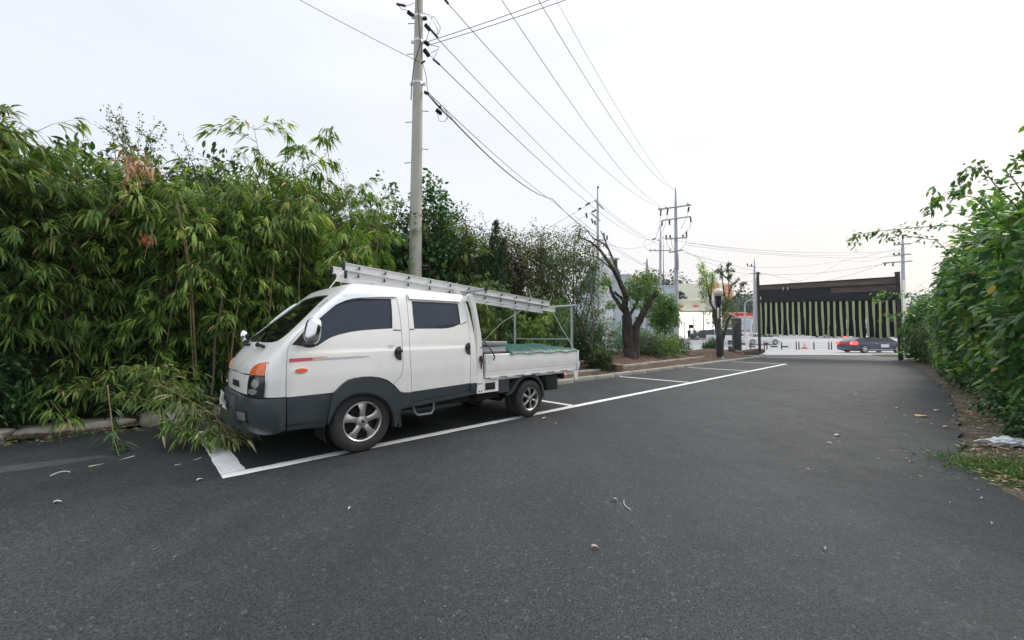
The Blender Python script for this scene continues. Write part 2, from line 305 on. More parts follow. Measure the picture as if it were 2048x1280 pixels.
class Leaves:
    """collects many leaf blades; a blade is a folded, drooping strip of four or six triangles"""
    def __init__(s): s.V = []; s.F = []; s.T = []; s.n = 0
    def add(s, P, D, N, L, Wd, T, shape='lance', droop=.25):
        P = np.asarray(P, float); D = np.asarray(D, float); N = np.asarray(N, float)
        k = len(P)
        if k == 0: return
        L = np.broadcast_to(L, (k,)).astype(float)[:, None]; Wd = np.broadcast_to(Wd, (k,)).astype(float)[:, None]; T = np.broadcast_to(T, (k,))
        D = D / np.linalg.norm(D, axis=1, keepdims=True)
        S = np.cross(D, N); S /= np.linalg.norm(S, axis=1, keepdims=True) + 1e-9; N = np.cross(S, D)
        g = np.array([0, 0, -1.])
        if shape == 'lance': st = [(0, .06), (.28, 1.), (.65, .72), (1., .02)]
        else: st = [(0, .15), (.3, 1.), (.68, .85), (1., .05)]
        cols = []
        for (t, w) in st:
            ctr = P + D * L * t + g * (L * droop * t * t)
            fold = N * (Wd * .18 * w)
            cols += [ctr - S * Wd * .5 * w + fold, ctr + S * Wd * .5 * w + fold]
        Vv = np.stack(cols, 1)  # k,8,3
        base = s.n + np.arange(k)[:, None] * 8
        f = np.array([[0, 1, 3, 2], [2, 3, 5, 4], [4, 5, 7, 6]])
        s.V.append(Vv.reshape(-1, 3)); s.F.append((base[:, None, :] + f[None]).reshape(-1, 4)); s.T.append(np.repeat(T, 8)); s.n += k * 8
    def build(s, name, m, parent=None, kind='stuff'):
        V = np.concatenate(s.V); Fc = np.concatenate(s.F).astype(np.int32); T = np.concatenate(s.T)
        me = bpy.data.meshes.new(name); nv, nf = len(V), len(Fc)
        me.vertices.add(nv); me.vertices.foreach_set('co', V.astype(np.float32).ravel())
        me.loops.add(nf * 4); me.loops.foreach_set('vertex_index', Fc.ravel())
        me.polygons.add(nf); me.polygons.foreach_set('loop_start', np.arange(0, nf * 4, 4, dtype=np.int32)); me.polygons.foreach_set('loop_total', np.full(nf, 4, np.int32))
        me.materials.append(M(m)); me.polygons.foreach_set('use_smooth', np.ones(nf, bool))
        a = me.attributes.new('tint', 'FLOAT', 'POINT'); a.data.foreach_set('value', T.astype(np.float32))
        me.update(calc_edges=True); me.validate()
        o = link(bpy.data.objects.new(name, me), parent)
        if kind: o['kind'] = kind
        return o
def rnd_dirs(k, zlo=-1, zhi=1):
    z = rng.uniform(zlo, zhi, k); t = rng.uniform(0, 2 * pi, k); r = np.sqrt(np.maximum(0, 1 - z * z)); return np.stack([r * np.cos(t), r * np.sin(t), z], 1)
def tints(k, mu=.45, sd=.2): return np.clip(rng.normal(mu, sd, k), 0, .985)

# ------------------------------------------------------------------ ground and roads
KE = Vector((sin(radians(46.5)), cos(radians(46.5)), 0)); KM = Vector((-KE.y, KE.x, 0)); K0 = Vector((1.38, 10.28, 0))
def bed(s, t, z=0.): return K0 + KE * s + KM * t + Vector((0, 0, z))      # s along the kerb (away from the camera), t into the bed
def gz(x, y):
    if y < 43: return -.2 * min(1, max(0, (y - 26.4) / 4))
    return min(1.1, -.2 + (y - 43) * .055)
def fbm(x, y, s=1.):
    return (sin(x * 1.7 * s + 3 * sin(y * .9 * s)) + sin(y * 2.3 * s + 2 * sin(x * 1.3 * s)) + .5 * sin(x * 5.1 * s + y * 3.3 * s)) / 2.5
def sheet(name, x0, x1, y0, y1, nx, ny, zf, m, off=0., kind='structure'):
    xs = np.linspace(x0, x1, nx + 1); ys = np.linspace(y0, y1, ny + 1)
    V = [(x, y, zf(x, y) + off) for y in ys for x in xs]
    Fc = [(j * (nx + 1) + i, j * (nx + 1) + i + 1, (j + 1) * (nx + 1) + i + 1, (j + 1) * (nx + 1) + i) for j in range(ny) for i in range(nx)]
    return mesh(name, V, Fc, m, smooth=180, kind=kind)
# the terrain sheet: fine strips where it bends, out to the horizon
ys = [-600, -60, 20, 26.4, 30.4, 43, 55, 66.6, 120, 400, 1500]; xs = [-900, -60, 0, 30, 60, 120, 900]
V = [(x, y, gz(x, y) - .06) for y in ys for x in xs]
mesh('terrain', V, [(j * 7 + i, j * 7 + i + 1, (j + 1) * 7 + i + 1, (j + 1) * 7 + i) for j in range(10) for i in range(6)], 'far_ground', kind='structure')
def flat(name, poly, z, m, th=.05, kind='structure'):
    return one(lambda b: b.prism(poly, z - th, z, axis='z'), name, m, kind=kind, smooth=None)
verge = [(20.2, 20.6), (15.6, 15.0), (13.4, 12.7), (11.4, 10.6), (9.6, 8.74), (8.28, 7.43), (7.2, 6.45), (6.25, 5.56), (5.26, 4.65), (4.72, 4.15), (4.37, 3.78), (4.09, 3.39), (3.89, 3.04), (3.75, 2.4), (3.8, 1.2), (4.2, -2), (5, -9)]
vv = []
for (a, b) in zip(verge, verge[1:]):
    for i in range(6):
        t = i / 6; x = a[0] + (b[0] - a[0]) * t; y = a[1] + (b[1] - a[1]) * t
        k = .045 * fbm(x * 3, y * 3); vv.append((x + k, y - k))
vv.append(verge[-1])
kb = lambda s, t: (bed(s, t).x, bed(s, t).y)
lot = [(5, -9), (-16, -9), (-12.5, -.5)] + [kb(-10.2, .7), kb(-9.2, .78), kb(-8.6, .98), kb(-8.2, .92), kb(-7.5, .9), kb(-6.4, .5), kb(-5, .0), kb(-3, -.02), kb(18.2, -.02), (15.6, 26.4), (27, 26.4), (22.2, 21.6)] + vv[:-1]
flat('asphalt_lot', lot, 0., 'asphalt', th=.055)
sheet('main_road', -60, 200, 26.4, 62.4, 20, 18, gz, 'road_concrete', -.02)
sheet('shop_forecourt', 6, 160, 61.8, 110, 8, 4, gz, 'road_concrete', -.012)
# older asphalt showing along the left edge, with a pale broken seam
flat('old_asphalt_strip', [(-9, -.3), (-6.8, 2.2), (-5.35, 3.15), (-4.45, 3.75), (-4.12, 4.12), (-4.3, 4.14), (-4.95, 3.75), (-5.6, 3.45), (-7.3, 2.6), (-9.6, .1)], .004, 'old_asphalt', th=.004)
flat('road_edge_line', [(14, 30.6), (44, 30.6), (44, 30.75), (14, 30.75)], -.19, 'paint_line', th=.01)
# painted parking bays
L0 = Vector((-2.5255, 3.4789, 0)); LD = Vector((sin(.8108), cos(.8108), 0)); LN = Vector((-LD.y, LD.x, 0)); BAY = 5.0959
def stripe(name, s0, s1, t0, t1, z=.004):
    # ragged paint edge: small seeded wobble along both long sides
    n = max(2, int(max(s1 - s0, t1 - t0) / .035)); V = []; along = (s1 - s0) > (t1 - t0)
    for i in range(n + 1):
        u = i / n
        for k in (0, 1):
            w = random.uniform(-.0035, .0035) + .004 * sin(i * .37 + k * 2 + s0) * sin(i * .11 + k)
            p = (s0 + (s1 - s0) * u, (t0, t1)[k] + w) if along else ((s0, s1)[k] + w, t0 + (t1 - t0) * u)
            V.append(L0 + LD * p[0] + LN * p[1] + Vector((0, 0, z)))
    Fc = [(2 * i, 2 * i + 2, 2 * i + 3, 2 * i + 1) if along else (2 * i, 2 * i + 1, 2 * i + 3, 2 * i + 2) for i in range(n)]
    return mesh(name, V, Fc, 'paint_line', kind='structure')
stripe('parking_line', 0, BAY * 4 + .1, 0, .135)
for k in range(5):
    stripe('bay_divider', BAY * k + (0 if k == 0 else -.06), BAY * k + (.19 if k == 0 else .06), .14, 2.28, .0045)

# raised planting bed behind the kerb (soil with mounds), and the verge on the right
def bedz(s, t):
    m = .30 * math.exp(-((s - 8) / 7.5) ** 2) * min(1, max(0, t - .55) / 1.4) + .10 * min(1, max(0, t - .1) / .5)
    if s > 13: m += .28 * math.exp(-((s - 15.5) / 1.6) ** 2 - ((t - 2.0) / 1.2) ** 2)
    return .03 + m + .035 * fbm(s * 2, t * 2) * min(1, t)
V = []; Fc = []; S_ = np.arange(-14, 18.6, .35); T_ = np.concatenate([np.arange(.12, 4, .25), np.arange(4, 12, 1.)])
for s_ in S_:
    for t_ in T_:
        tt = t_ + .80 * min(1, max(0, (-5.0 - s_) / 2.5))
        V.append(bed(s_, tt, bedz(s_, t_) * (min(1, (18.7 - s_) / 1.2))))
nt = len(T_)
Fc = [(i * nt + j, (i + 1) * nt + j, (i + 1) * nt + j + 1, i * nt + j + 1) for i in range(len(S_) - 1) for j in range(nt - 1)]
mesh('planting_bed', V, Fc, 'soil', smooth=180, kind='structure')
V = []; Fc = []; nn = 0
vp = [Vector((x, y, 0)) for x, y in vv]
for i, p in enumerate(vp):
    a = vp[max(0, i - 1)]; b = vp[min(len(vp) - 1, i + 1)]; t = (b - a).normalized(); o_ = Vector((-t.y, t.x, 0))
    if o_.x < 0: o_ = -o_
    for j, dd in enumerate((-.12, .08, .3, .7, 1.3, 2.2, 4.5, 9)):
        q = p + o_ * dd; V.append((q.x, q.y, -.045 + .035 * j * (1 if j < 6 else 1.1) * .6 + .018 * fbm(q.x * 4, q.y * 4)))
Fc = [(i * 8 + j, (i + 1) * 8 + j, (i + 1) * 8 + j + 1, i * 8 + j + 1) for i in range(len(vp) - 1) for j in range(7)]
mesh('verge_ground', V, Fc, 'verge_soil', smooth=180, kind='structure')
flat('lawn_patch', [(22.6, 22.6), (24.6, 22.9), (26.4, 24.4), (26.9, 26.1), (24.9, 26.2), (23.3, 25.4)], .03, 'verge_soil', th=.02)

# kerb stones: one object each
kerb = thing('kerb', 'long pale concrete kerb running from the pickup tailgate to the left gate post', 'kerb', (0, 0, 0))
def kerbstone(s0, s1, t0, t1, h, nm='kerb_stone', par=kerb, mt='kerb_stone'):
    b = MB(); b.box((s0 + .006, t0, -.02), (s1 - .006, t1, h), bev=.018)
    o = b.build(nm, mt, par, 30); ang = math.atan2(KE.y, KE.x); o.location = K0 + Vector((0, 0, random.uniform(-.006, .006))); o.rotation_euler = (random.uniform(-.01, .01), 0, ang + random.uniform(-.0006, .0006)); return o
s_ = -4.6
while s_ < 18.3:
    kerbstone(s_, s_ + 1.0, 0, .15, .115); s_ += 1.0
inner = thing('edging', 'second row of low weathered edging stones along the soil bed behind the kerb', 'kerb', (0, 0, 0))
s_ = -.4
while s_ < 17.6:
    tt = .62 + .035 * s_; zz = .20 + (.05 if 3 < s_ < 12 else 0)
    kerbstone(s_, s_ + .9, tt, tt + .13, zz, 'edging_stone', inner); s_ += .9
# flat natural stones that edge the asphalt at far left
def rock(c, a, b_, hh, rz, label):
    bm = bmesh.new(); bmesh.ops.create_cube(bm, size=1); bmesh.ops.subdivide_edges(bm, edges=bm.edges[:], cuts=5, use_grid_fill=True)
    sd_ = random.random() * 50
    for v in bm.verts:
        p = v.co * 2; n_ = Vector((np.sign(p.x) * abs(p.x) ** 1., p.y, p.z)); l_ = (abs(p.x) ** 5 + abs(p.y) ** 5 + abs(p.z) ** 4) ** .2
        p = p / max(l_, .01); k = 1 + .09 * fbm(p.x * 1.5 + sd_, p.y * 1.5 + p.z) + .05 * sin(p.x * 9 + sd_)
        v.co = Vector((p.x * a / 2 * k, p.y * b_ / 2 * k, p.z * hh / 2 + .014 * fbm(p.x * 3 + sd_, p.y * 4)))
    me = bpy.data.meshes.new('kerb_boulder'); bm.to_mesh(me); bm.free(); me.materials.append(M('stone')); me.polygons.foreach_set('use_smooth', [True] * len(me.polygons)); me.set_sharp_from_angle(angle=radians(40))
    o = link(bpy.data.objects.new('flat_stone', me)); o.location = c; o.rotation_euler = (0, 0, rz); tag(o, label, 'stone'); return o
rock(tuple(bed(-7.55, 1.12, .07)), 1.0, .55, .22, radians(52), 'flat brown edging stone under the fallen bamboo, nearest the pickup')
rock(tuple(bed(-8.62, 1.20, .05)), 1.05, .42, .15, radians(38), 'long flat pinkish edging stone left of the hanging bamboo shoots')
rock(tuple(bed(-9.68, 1.10, .05)), 1.0, .6, .20, radians(56), 'low rounded pale grey stone at the left edge of the asphalt')
rock(tuple(bed(-6.75, .85, .06)), .7, .4, .16, radians(40), 'small flat edging stone half buried in fallen bamboo by the front bumper')

# ------------------------------------------------------------------ the pickup
def lerp(t, T):
    if t <= T[0][0]: return T[0][1]
    for (a, b), (c, d) in zip(T, T[1:]):
        if t <= c: return b + (d - b) * (t - a) / (c - a)
    return T[-1][1]
INS = [(.30, .05), (.45, .018), (.62, .0), (.85, -.012), (1.05, -.004), (1.2, .012), (1.4, .045), (1.6, .088), (1.72, .125), (1.80, .175), (1.86, .25)]
XC = [(.3,-.74),(1.14,-.74),(1.24,-.69),(1.75,-.14),(1.8,-.09),(1.86,-.03)]
XF = [(.3,-.93),(.42,-1.0),(.6,-1.035),(.8,-1.035),(.95,-1.005),(1.05,-.935),(1.12,-.87),(1.18,-.82),(1.24,-.77),(1.75,-.215),(1.8,-.16),(1.86,-.08)]
NN = [(.3,2.6),(1.0,2.6),(1.14,2.5),(1.25,2.4),(1.8,2.4)]
AW = .9
def sm3(z, T, h=.03): return (lerp(z - h, T) + lerp(z, T) * 2 + lerp(z + h, T)) / 4
def body(v, z):
    w = .87 - sm3(z, INS); xc = sm3(z, XC); xf = sm3(z, XF); n = lerp(z, NN)
    if v >= xc:
        l = .87 - w
        if -.74 < v < 1.36: l -= .009 * (1 - min(1, max(0, (z - (1.078 + .012 * v)) / .03)))  # pressed crease along the doors
        return v, l
    ph = min(1, (xc - v) / AW) * pi / 2
    return xc - (xc - xf) * sin(ph) ** (2 / n if ph > 0 else 1), .87 - w * max(0, cos(ph)) ** (2 / n)
def bnorm(v, z):
    e = .006; vc = sm3(z, XC) - AW
    v = max(v, vc + e * 1.5)
    a = body(v - e, z); b = body(v + e, z); c = body(v, z - e); d = body(v, z + e)
    n = Vector((b[0] - a[0], b[1] - a[1], 0)).cross(Vector((d[0] - c[0], d[1] - c[1], 2 * e)))
    if n.length < 1e-9: return Vector((-1, 0, 0))
    n.normalize(); return n
def bpt(v, z, off=0.):
    X, l = body(v, z); p = Vector((X, l, z)); n = bnorm(v, z)
    if v <= sm3(z, XC) - AW + .01: n = Vector((n.x, 0, n.z)).normalized()
    return p + n * off
def cz(z): return sm3(z, XC) - AW
def panel(name, polys, mats, parent, off=0., th=.02, grid=.045, extra=(1.062, 1.077, 1.092, 1.107), offf=None, kind=None):
    """body-hugging sheet: each entry of polys is (outline, holes, material index) in (v, z) body coordinates, with a folded-in rim of depth th"""
    b = MB()
    for poly, holes, mi in polys:
        loops = [[Vector((p[0], p[1], 0)) for p in poly]] + [[Vector((p[0], p[1], 0)) for p in h] for h in holes]
        flatv = [p for lp in loops for p in lp]; tris = tessellate_polygon(loops)
        bm = bmesh.new(); bv = [bm.verts.new(p) for p in flatv]
        for t in tris:
            try: bm.faces.new([bv[i] for i in t])
            except ValueError: pass
        xs_ = [p.x for p in flatv]; zs_ = [p.y for p in flatv]
        cuts = [((x, 0, 0), (1, 0, 0)) for x in np.arange(math.floor(min(xs_) / grid) * grid + grid, max(xs_), grid)] + \
               [((0, y, 0), (0, 1, 0)) for y in list(np.arange(math.floor(min(zs_) / grid) * grid + grid, max(zs_), grid)) + [q for q in extra if min(zs_) < q < max(zs_)]]
        for co_, no_ in cuts:
            bmesh.ops.bisect_plane(bm, geom=bm.verts[:] + bm.edges[:] + bm.faces[:], plane_co=co_, plane_no=no_, dist=1e-5)
        bmesh.ops.remove_doubles(bm, verts=bm.verts[:], dist=1e-5)
        bmesh.ops.recalc_face_normals(bm, faces=bm.faces[:])
        if bm.faces and sum(f.normal.z for f in bm.faces) > 0: bmesh.ops.reverse_faces(bm, faces=bm.faces[:])
        bm.verts.index_update()
        src = [(v.co.x, v.co.y) for v in bm.verts]
        O = [bpt(x, z, off + (offf(x, z) if offf else 0)) for x, z in src]
        Fc = [[v.index for v in f.verts] for f in bm.faces]
        # orient outwards
        p0 = O[Fc[0][0]]; nrm = (O[Fc[0][1]] - p0).cross(O[Fc[0][2]] - p0)
        if nrm.dot(bnorm(*src[Fc[0][0]])) < 0: Fc = [f[::-1] for f in Fc]
        k = len(O); I = [bpt(x, z, off - th) for x, z in src]; W = []
        for ed in bm.edges:
            if len(ed.link_faces) == 1:
                a_, c_ = ed.verts[0].index, ed.verts[1].index; W.append((a_, c_, k + c_, k + a_))
        b.add(O + I, Fc + W, mi); bm.free()
    return b.build(name, mats, parent, 32, kind)

YAW = .8025
truck = thing('pickup_truck', 'white double-cab pickup with dark grey lower body, parked in the first bay', 'pickup truck', (-1.5782, 4.2339, 0), pi / 2 - YAW)
def mirror_far(o, name=None):
    """the same part on the far side of the vehicle: shares the mesh, flipped across the centre line"""
    c = o.copy(); C.objects.link(c); c.parent = o.parent; c.location = (o.location.x, 1.74 - o.location.y, o.location.z); c.scale = (1, -1, 1)
    for ch in list(o.children):
        d = ch.copy(); C.objects.link(d); d.parent = c
    return c
WP, GP = 0, 1
fd_w = [(-.749, .672), (-.757, .861), (-.757, 1.138), (-.706, 1.212), (-.590, 1.349), (-.490, 1.503), (-.371, 1.608), (-.192, 1.667), (-.018, 1.702), (.204, 1.731), (.407, 1.736), (.427, 1.533), (.434, 1.313), (.435, 1.114), (.433, .9), (.425, .84), (.403, .785), (.365, .74), (.324, .704), (.262, .752), (.206, .776), (.15, .795), (.06, .812), (-.034, .817), (-.12, .810), (-.19, .795), (-.25, .757), (-.311, .684), (-.335, .676)]
fd_g = [(-.746, .670), (-.335, .674), (-.345, .6), (-.365, .5), (-.372, .41), (-.372, .40), (-.737, .41)]
fwin = [(-.708, 1.171), (-.610, 1.287), (-.480, 1.417), (-.375, 1.514), (-.247, 1.595), (-.19, 1.62), (-.128, 1.638), (-.04, 1.655), (.08, 1.664), (.343, 1.680), (.338, 1.5), (.327, 1.333), (.107, 1.319), (-.03, 1.307), (-.151, 1.29), (-.281, 1.258), (-.35, 1.233), (-.406, 1.202), (-.481, 1.151), (-.52, 1.136), (-.554, 1.13), (-.59, 1.134), (-.624, 1.148)]
def grow(poly, d):
    cx = sum(p[0] for p in poly) / len(poly); cy = sum(p[1] for p in poly) / len(poly); out = []
    k = len(poly); ar = sum(poly[i][0] * poly[(i + 1) % k][1] - poly[(i + 1) % k][0] * poly[i][1] for i in range(k)); sg = 1 if ar > 0 else -1
    for i in range(k):
        a, b, c = poly[i - 1], poly[i], poly[(i + 1) % k]
        e1 = Vector((b[0] - a[0], b[1] - a[1])).normalized(); e2 = Vector((c[0] - b[0], c[1] - b[1])).normalized()
        n = Vector((e1.y + e2.y, -e1.x - e2.x)) * sg
        if n.length < 1e-6: n = Vector((e1.y, -e1.x)) * sg
        n.normalize(); out.append((b[0] + n.x * d, b[1] + n.y * d))
    return out
def pane_set(door, win, visor):
    panel('window_seal', [(grow(win, .004), [grow(win, -.013)], 0)], ['black_plastic'], door, off=-.004, th=.01)
    panel('window_glass', [(grow(win, -.012), [], 0)], ['tint_glass'], door, off=-.010, th=.004)
    panel('window_visor', [(visor, [], 0)], ['visor_chrome'], door, off=.024, th=.022)
door = panel('front_door', [(fd_w, [fwin], 0), (fd_g, [], 1)], ['white_paint', 'slate_plastic'], truck)
pane_set(door, fwin, [(-.560, 1.400), (-.515, 1.535), (-.41, 1.608), (-.29, 1.66), (-.18, 1.688), (-.10, 1.702), (-.017, 1.712), (.2, 1.732), (.399, 1.744), (.405, 1.697), (.2, 1.684), (-.024, 1.660), (-.11, 1.645), (-.18, 1.624), (-.297, 1.569), (-.473, 1.412)])
def disc(cx, cz_, r, cut, n=22):
    return [(min(cx + r * cos(2 * pi * i / n), cut), cz_ + r * sin(2 * pi * i / n)) for i in range(n)]
def handle_on(door, cx, cz_, cut):
    pts = [(cx + .075 * cos(a), cz_ + .078 * sin(a)) for a in np.linspace(pi / 2 - .15, 3 * pi / 2 + .15, 14)]
    pts = [(min(p[0], cut), p[1]) for p in pts]
    h_ = panel('handle', [(pts, [], 0)], ['black_plastic'], door, off=.007, th=.006, grid=.06)
    p2 = [(cx - .055, cz_ + .035), (cut - .005, cz_ + .045), (cut - .005, cz_ + .01), (cx - .06, cz_ + .0)]
    panel('handle_grip', [(p2, [], 0)], ['lamp_black'], door, off=.022, th=.012, grid=.06)
handle_on(door, .405, 1.05, .425)
lk = one(lambda b: b.lathe([(0, -.004), (.008, -.004), (.008, 0)], 10, 'y', (.36, -.006, 1.045)), 'lock', 'chrome', door)
# printed decals on the front door (flat)
panel('red_stripe', [([(-.738, 1.033), (-.533, 1.037), (-.533, 1.006), (-.738, .997)], [], 0)], ['red_decal'], door, off=.0015, th=.001)
panel('orange_stripe', [([(-.53, 1.037), (-.40, 1.043), (-.395, 1.037), (-.53, 1.020)], [], 0)], ['orange_decal'], door, off=.0016, th=.001)
panel('silver_stripe', [([(-.53, 1.016), (-.40, 1.03), (-.1, 1.035), (.05, 1.03), (.05, 1.024), (-.1, 1.012), (-.53, 1.003)], [], 0)], ['silver_decal'], door, off=.0015, th=.001)
bd = [([(.262 + .0, 1.118), (.290, 1.118), (.296, 1.140), (.291, 1.140), (.286, 1.123), (.263, 1.123)], [], 0), ([(.268, 1.144), (.30, 1.144), (.298, 1.139), (.267, 1.139)], [], 0), ([(.300, 1.118), (.322, 1.118), (.321, 1.123), (.314, 1.123), (.319, 1.139), (.327, 1.139), (.328, 1.144), (.303, 1.144), (.302, 1.139), (.311, 1.139), (.306, 1.123), (.300, 1.123)], [], 0), ([(.266, 1.110), (.318, 1.110), (.317, 1.106), (.265, 1.106)], [], 0)]
panel('badge', bd, ['silver_decal'], door, off=.003, th=.003, grid=.2, extra=())
panel('side_marker', [([(-.634 + .055 * cos(a), .915 + .021 * sin(a)) for a in np.linspace(0, 2 * pi, 20, endpoint=False)], [], 0)], ['marker_orange'], door, off=.012, th=.012, grid=.2, extra=())
mirror_far(door)
rd_w = [(.554, 1.744), (1.339, 1.783), (1.392, 1.725), (1.416, 1.555), (1.422, 1.376), (1.42, 1.163), (1.421, .626), (.562, .597), (.531, 1.049), (.54, 1.337), (.546, 1.632)]
rd_g = [(1.421, .624), (1.421, .53), (.56, .47), (.562, .595)]
rwin = [(.609, 1.668), (.9, 1.676), (1.296, 1.681), (1.298, 1.405), (1.183, 1.366), (1.10, 1.348), (1.0, 1.340), (.605, 1.333), (.603, 1.522)]
rdoor = panel('rear_door', [(rd_w, [rwin], 0), (rd_g, [], 1)], ['white_paint', 'slate_plastic'], truck)
pane_set(rdoor, rwin, [(.560, 1.738), (1.34, 1.764), (1.33, 1.698), (.575, 1.686)])
handle_on(rdoor, 1.405, 1.08, 1.418)
mirror_far(rdoor)
# belt mouldings under the windows
for poly in ([(.34, 1.322), (.43, 1.318), (.43, 1.308), (.335, 1.310)], [(.545, 1.332), (.604, 1.333), (.604, 1.322), (.543, 1.320)], [(1.30, 1.400), (1.39, 1.442), (1.40, 1.432), (1.29, 1.388)]):
    panel('belt_moulding', [(poly, [], 0)], ['black_plastic'], truck, off=.003, th=.01)
# body shell: nose, pillars, roof rail, rear quarter
shell = [(cz(.89), .888), (cz(1.05), 1.05), (cz(1.12), 1.12), (cz(1.18), 1.185), (-1.54, 1.180), (-1.40, 1.180), (-1.28, 1.184), (-1.17, 1.197), (-1.085, 1.232), (-1.022, 1.276), (-.926, 1.428), (-.832, 1.606), (-.775, 1.668), (-.715, 1.692), (-.80, 1.706), (-.9, 1.714), (cz(1.72), 1.722), (cz(1.8), 1.80), (-.8, 1.80), (-.5, 1.80), (-.2, 1.80), (.3, 1.80), (.9, 1.805), (1.42, 1.812),
         (1.443, 1.684), (1.475, 1.503), (1.497, 1.341), (1.52, 1.055), (1.541, .62), (1.43, .62), (1.427, 1.163), (1.429, 1.376), (1.422, 1.56), (1.398, 1.731), (1.342, 1.79), (.549, 1.751), (.539, 1.632), (.533, 1.337), (.524, 1.049), (.556, .593), (.46, .600), (.415, .612), (.330, .70), (.371, .735), (.410, .782), (.433, .84), (.441, .9), (.442, 1.114), (.441, 1.313), (.434, 1.54), (.413, 1.743), (.204, 1.738), (-.018, 1.709), (-.195, 1.674), (-.376, 1.615), (-.496, 1.509), (-.597, 1.355), (-.713, 1.216), (-.764, 1.14), (-.764, .861), (-.756, .676), (-1.020, .676), (-1.016, .822), (-1.060, 1.0), (-1.13, .998), (-1.205, .990), (-1.26, .970), (-1.28, .954), (-1.300, .925), (-1.312, .882), (-1.5, .879)]
sh = panel('body_shell', [(shell, [], 0)], ['white_paint'], truck); mirror_far(sh)
gl_ = [(cz(.88), .879), (-1.5, .871), (-1.316, .868), (-1.318, .84), (-1.320, .70), (-1.318, .685), (cz(.69), .69)]
gp = panel('grille_panel', [(gl_, [], 0)], ['white_paint'], truck, off=-.004); mirror_far(gp)
def lampf(x, z): return .008 * (1 - ((x + 1.20) / .18) ** 2)
hp = panel('headlight', [([(-1.308, .866), (-1.310, .85), (-1.312, .79), (-1.313, .70), (-1.295, .682), (-1.24, .674), (-1.035, .675), (-1.024, .822), (-1.046, .870)], [], 0)], ['lamp_black'], truck, off=.004, th=.03, offf=lampf)
panel('indicator_lens', [([(-1.068, .992), (-1.13, .990), (-1.205, .981), (-1.25, .964), (-1.275, .948), (-1.295, .920), (-1.306, .884), (-1.308, .874), (-1.050, .878)], [], 0)], ['lens_amber'], hp, off=.006, th=.03, offf=lampf)
def oval(cx, cz_, rx, rz_, n=16): return [(cx + rx * cos(2 * pi * i / n), cz_ + rz_ * sin(2 * pi * i / n)) for i in range(n)]
panel('reflector', [(oval(-1.17, .80, .060, .042), [], 0), (oval(-1.21, .722, .07, .027), [], 0)], ['lens_clear'], hp, off=.017, th=.006, grid=.1, extra=())
panel('lamp_trim', [([(-1.066, .988), (-1.056, .988), (-1.012, .822), (-1.022, .679), (-1.032, .679), (-1.022, .822)], [], 0)], ['chrome'], hp, off=.012, th=.01, grid=.1)
mirror_far(hp)
# bumper wrapping round the corner
def bumpf(x, z): return (.026 + .014 * cos((z - .51) / .17 * pi / 2)) * min(1, max(.15, (-.74 - x) / .10))
bmp = panel('bumper', [([(cz(.6), .68), (-1.50, .678), (-1.351, .662), (-1.034, .666), (-.753, .666), (-.745, .36), (-.9, .342), (-1.10, .325), (-1.30, .315), (cz(.4), .315)], [], 0)], ['slate_plastic'], truck, off=0, th=.05, offf=bumpf)
fg = panel('fog_light', [([(-1.50, .520), (-1.51, .435), (-1.30, .452), (-1.295, .530)], [], 0)], ['lens_clear'], bmp, off=.044, th=.03, grid=.03, offf=None)
panel('fog_bezel', [([(-1.53, .535), (-1.54, .418), (-1.27, .437), (-1.265, .548)], [[(-1.503, .522), (-1.513, .433), (-1.297, .450), (-1.292, .532)]], 0)], ['black_plastic'], bmp, off=.047, th=.03)
mirror_far(bmp)
b = MB(); b.box((-1.100, .56, .36), (-1.0, 1.18, .655), bev=.025)
bg_ = b.build('bumper_guard', 'slate_plastic', truck, 40)
b = MB(); prev = None; V = []; Fc = []
for i in range(9):
    for j in range(4):
        yy = .61 + .52 * i / 8; zz = .52 + .15 * j / 3; V.append((-1.108 - .05 * (1 - i / 8) ** 2 * (1 if j > 1 else .3) - .012 * sin(i * 1.9 + j), yy, zz + .01 * sin(i * 1.3)))
b.add(V, [(i * 4 + j, i * 4 + j + 1, (i + 1) * 4 + j + 1, (i + 1) * 4 + j) for i in range(8) for j in range(3)]); b.build('number_plate', 'plate_white', truck, 60)
# black lower grille slot between the headlights
panel('grille_slot', [([(cz(.78), .80), (-1.52, .80), (-1.50, .74), (cz(.74), .74)], [], 0)], ['black_plastic'], gp, off=.004, th=.004)
# rubber and chrome bits at the nose
ws = [(cz(1.20), 1.195), (-1.54, 1.190), (-1.40, 1.190), (-1.28, 1.194), (-1.175, 1.206), (-1.09, 1.238), (-1.027, 1.281), (-.931, 1.432), (-.837, 1.609), (-.782, 1.662), (-.725, 1.684), (-.80, 1.698), (-.9, 1.706), (cz(1.714), 1.714), (cz(1.6), 1.6), (cz(1.5), 1.5), (cz(1.4), 1.4), (cz(1.3), 1.3)]
wsc = panel('windshield', [(ws, [], 0)], ['screen_glass'], truck, off=-.006, th=.008); mirror_far(wsc)
panel('pillar_vent', [([(-.750, 1.553), (-.645, 1.640), (-.637, 1.628), (-.738, 1.540)], [], 0)], ['black_plastic'], truck, off=.002, th=.004)
# mirror triangle
panel('mirror_base', [([(-.712, 1.165), (-.60, 1.280), (-.50, 1.150), (-.555, 1.136), (-.62, 1.152)], [], 0)], ['black_plastic'], door, off=.004, th=.012)
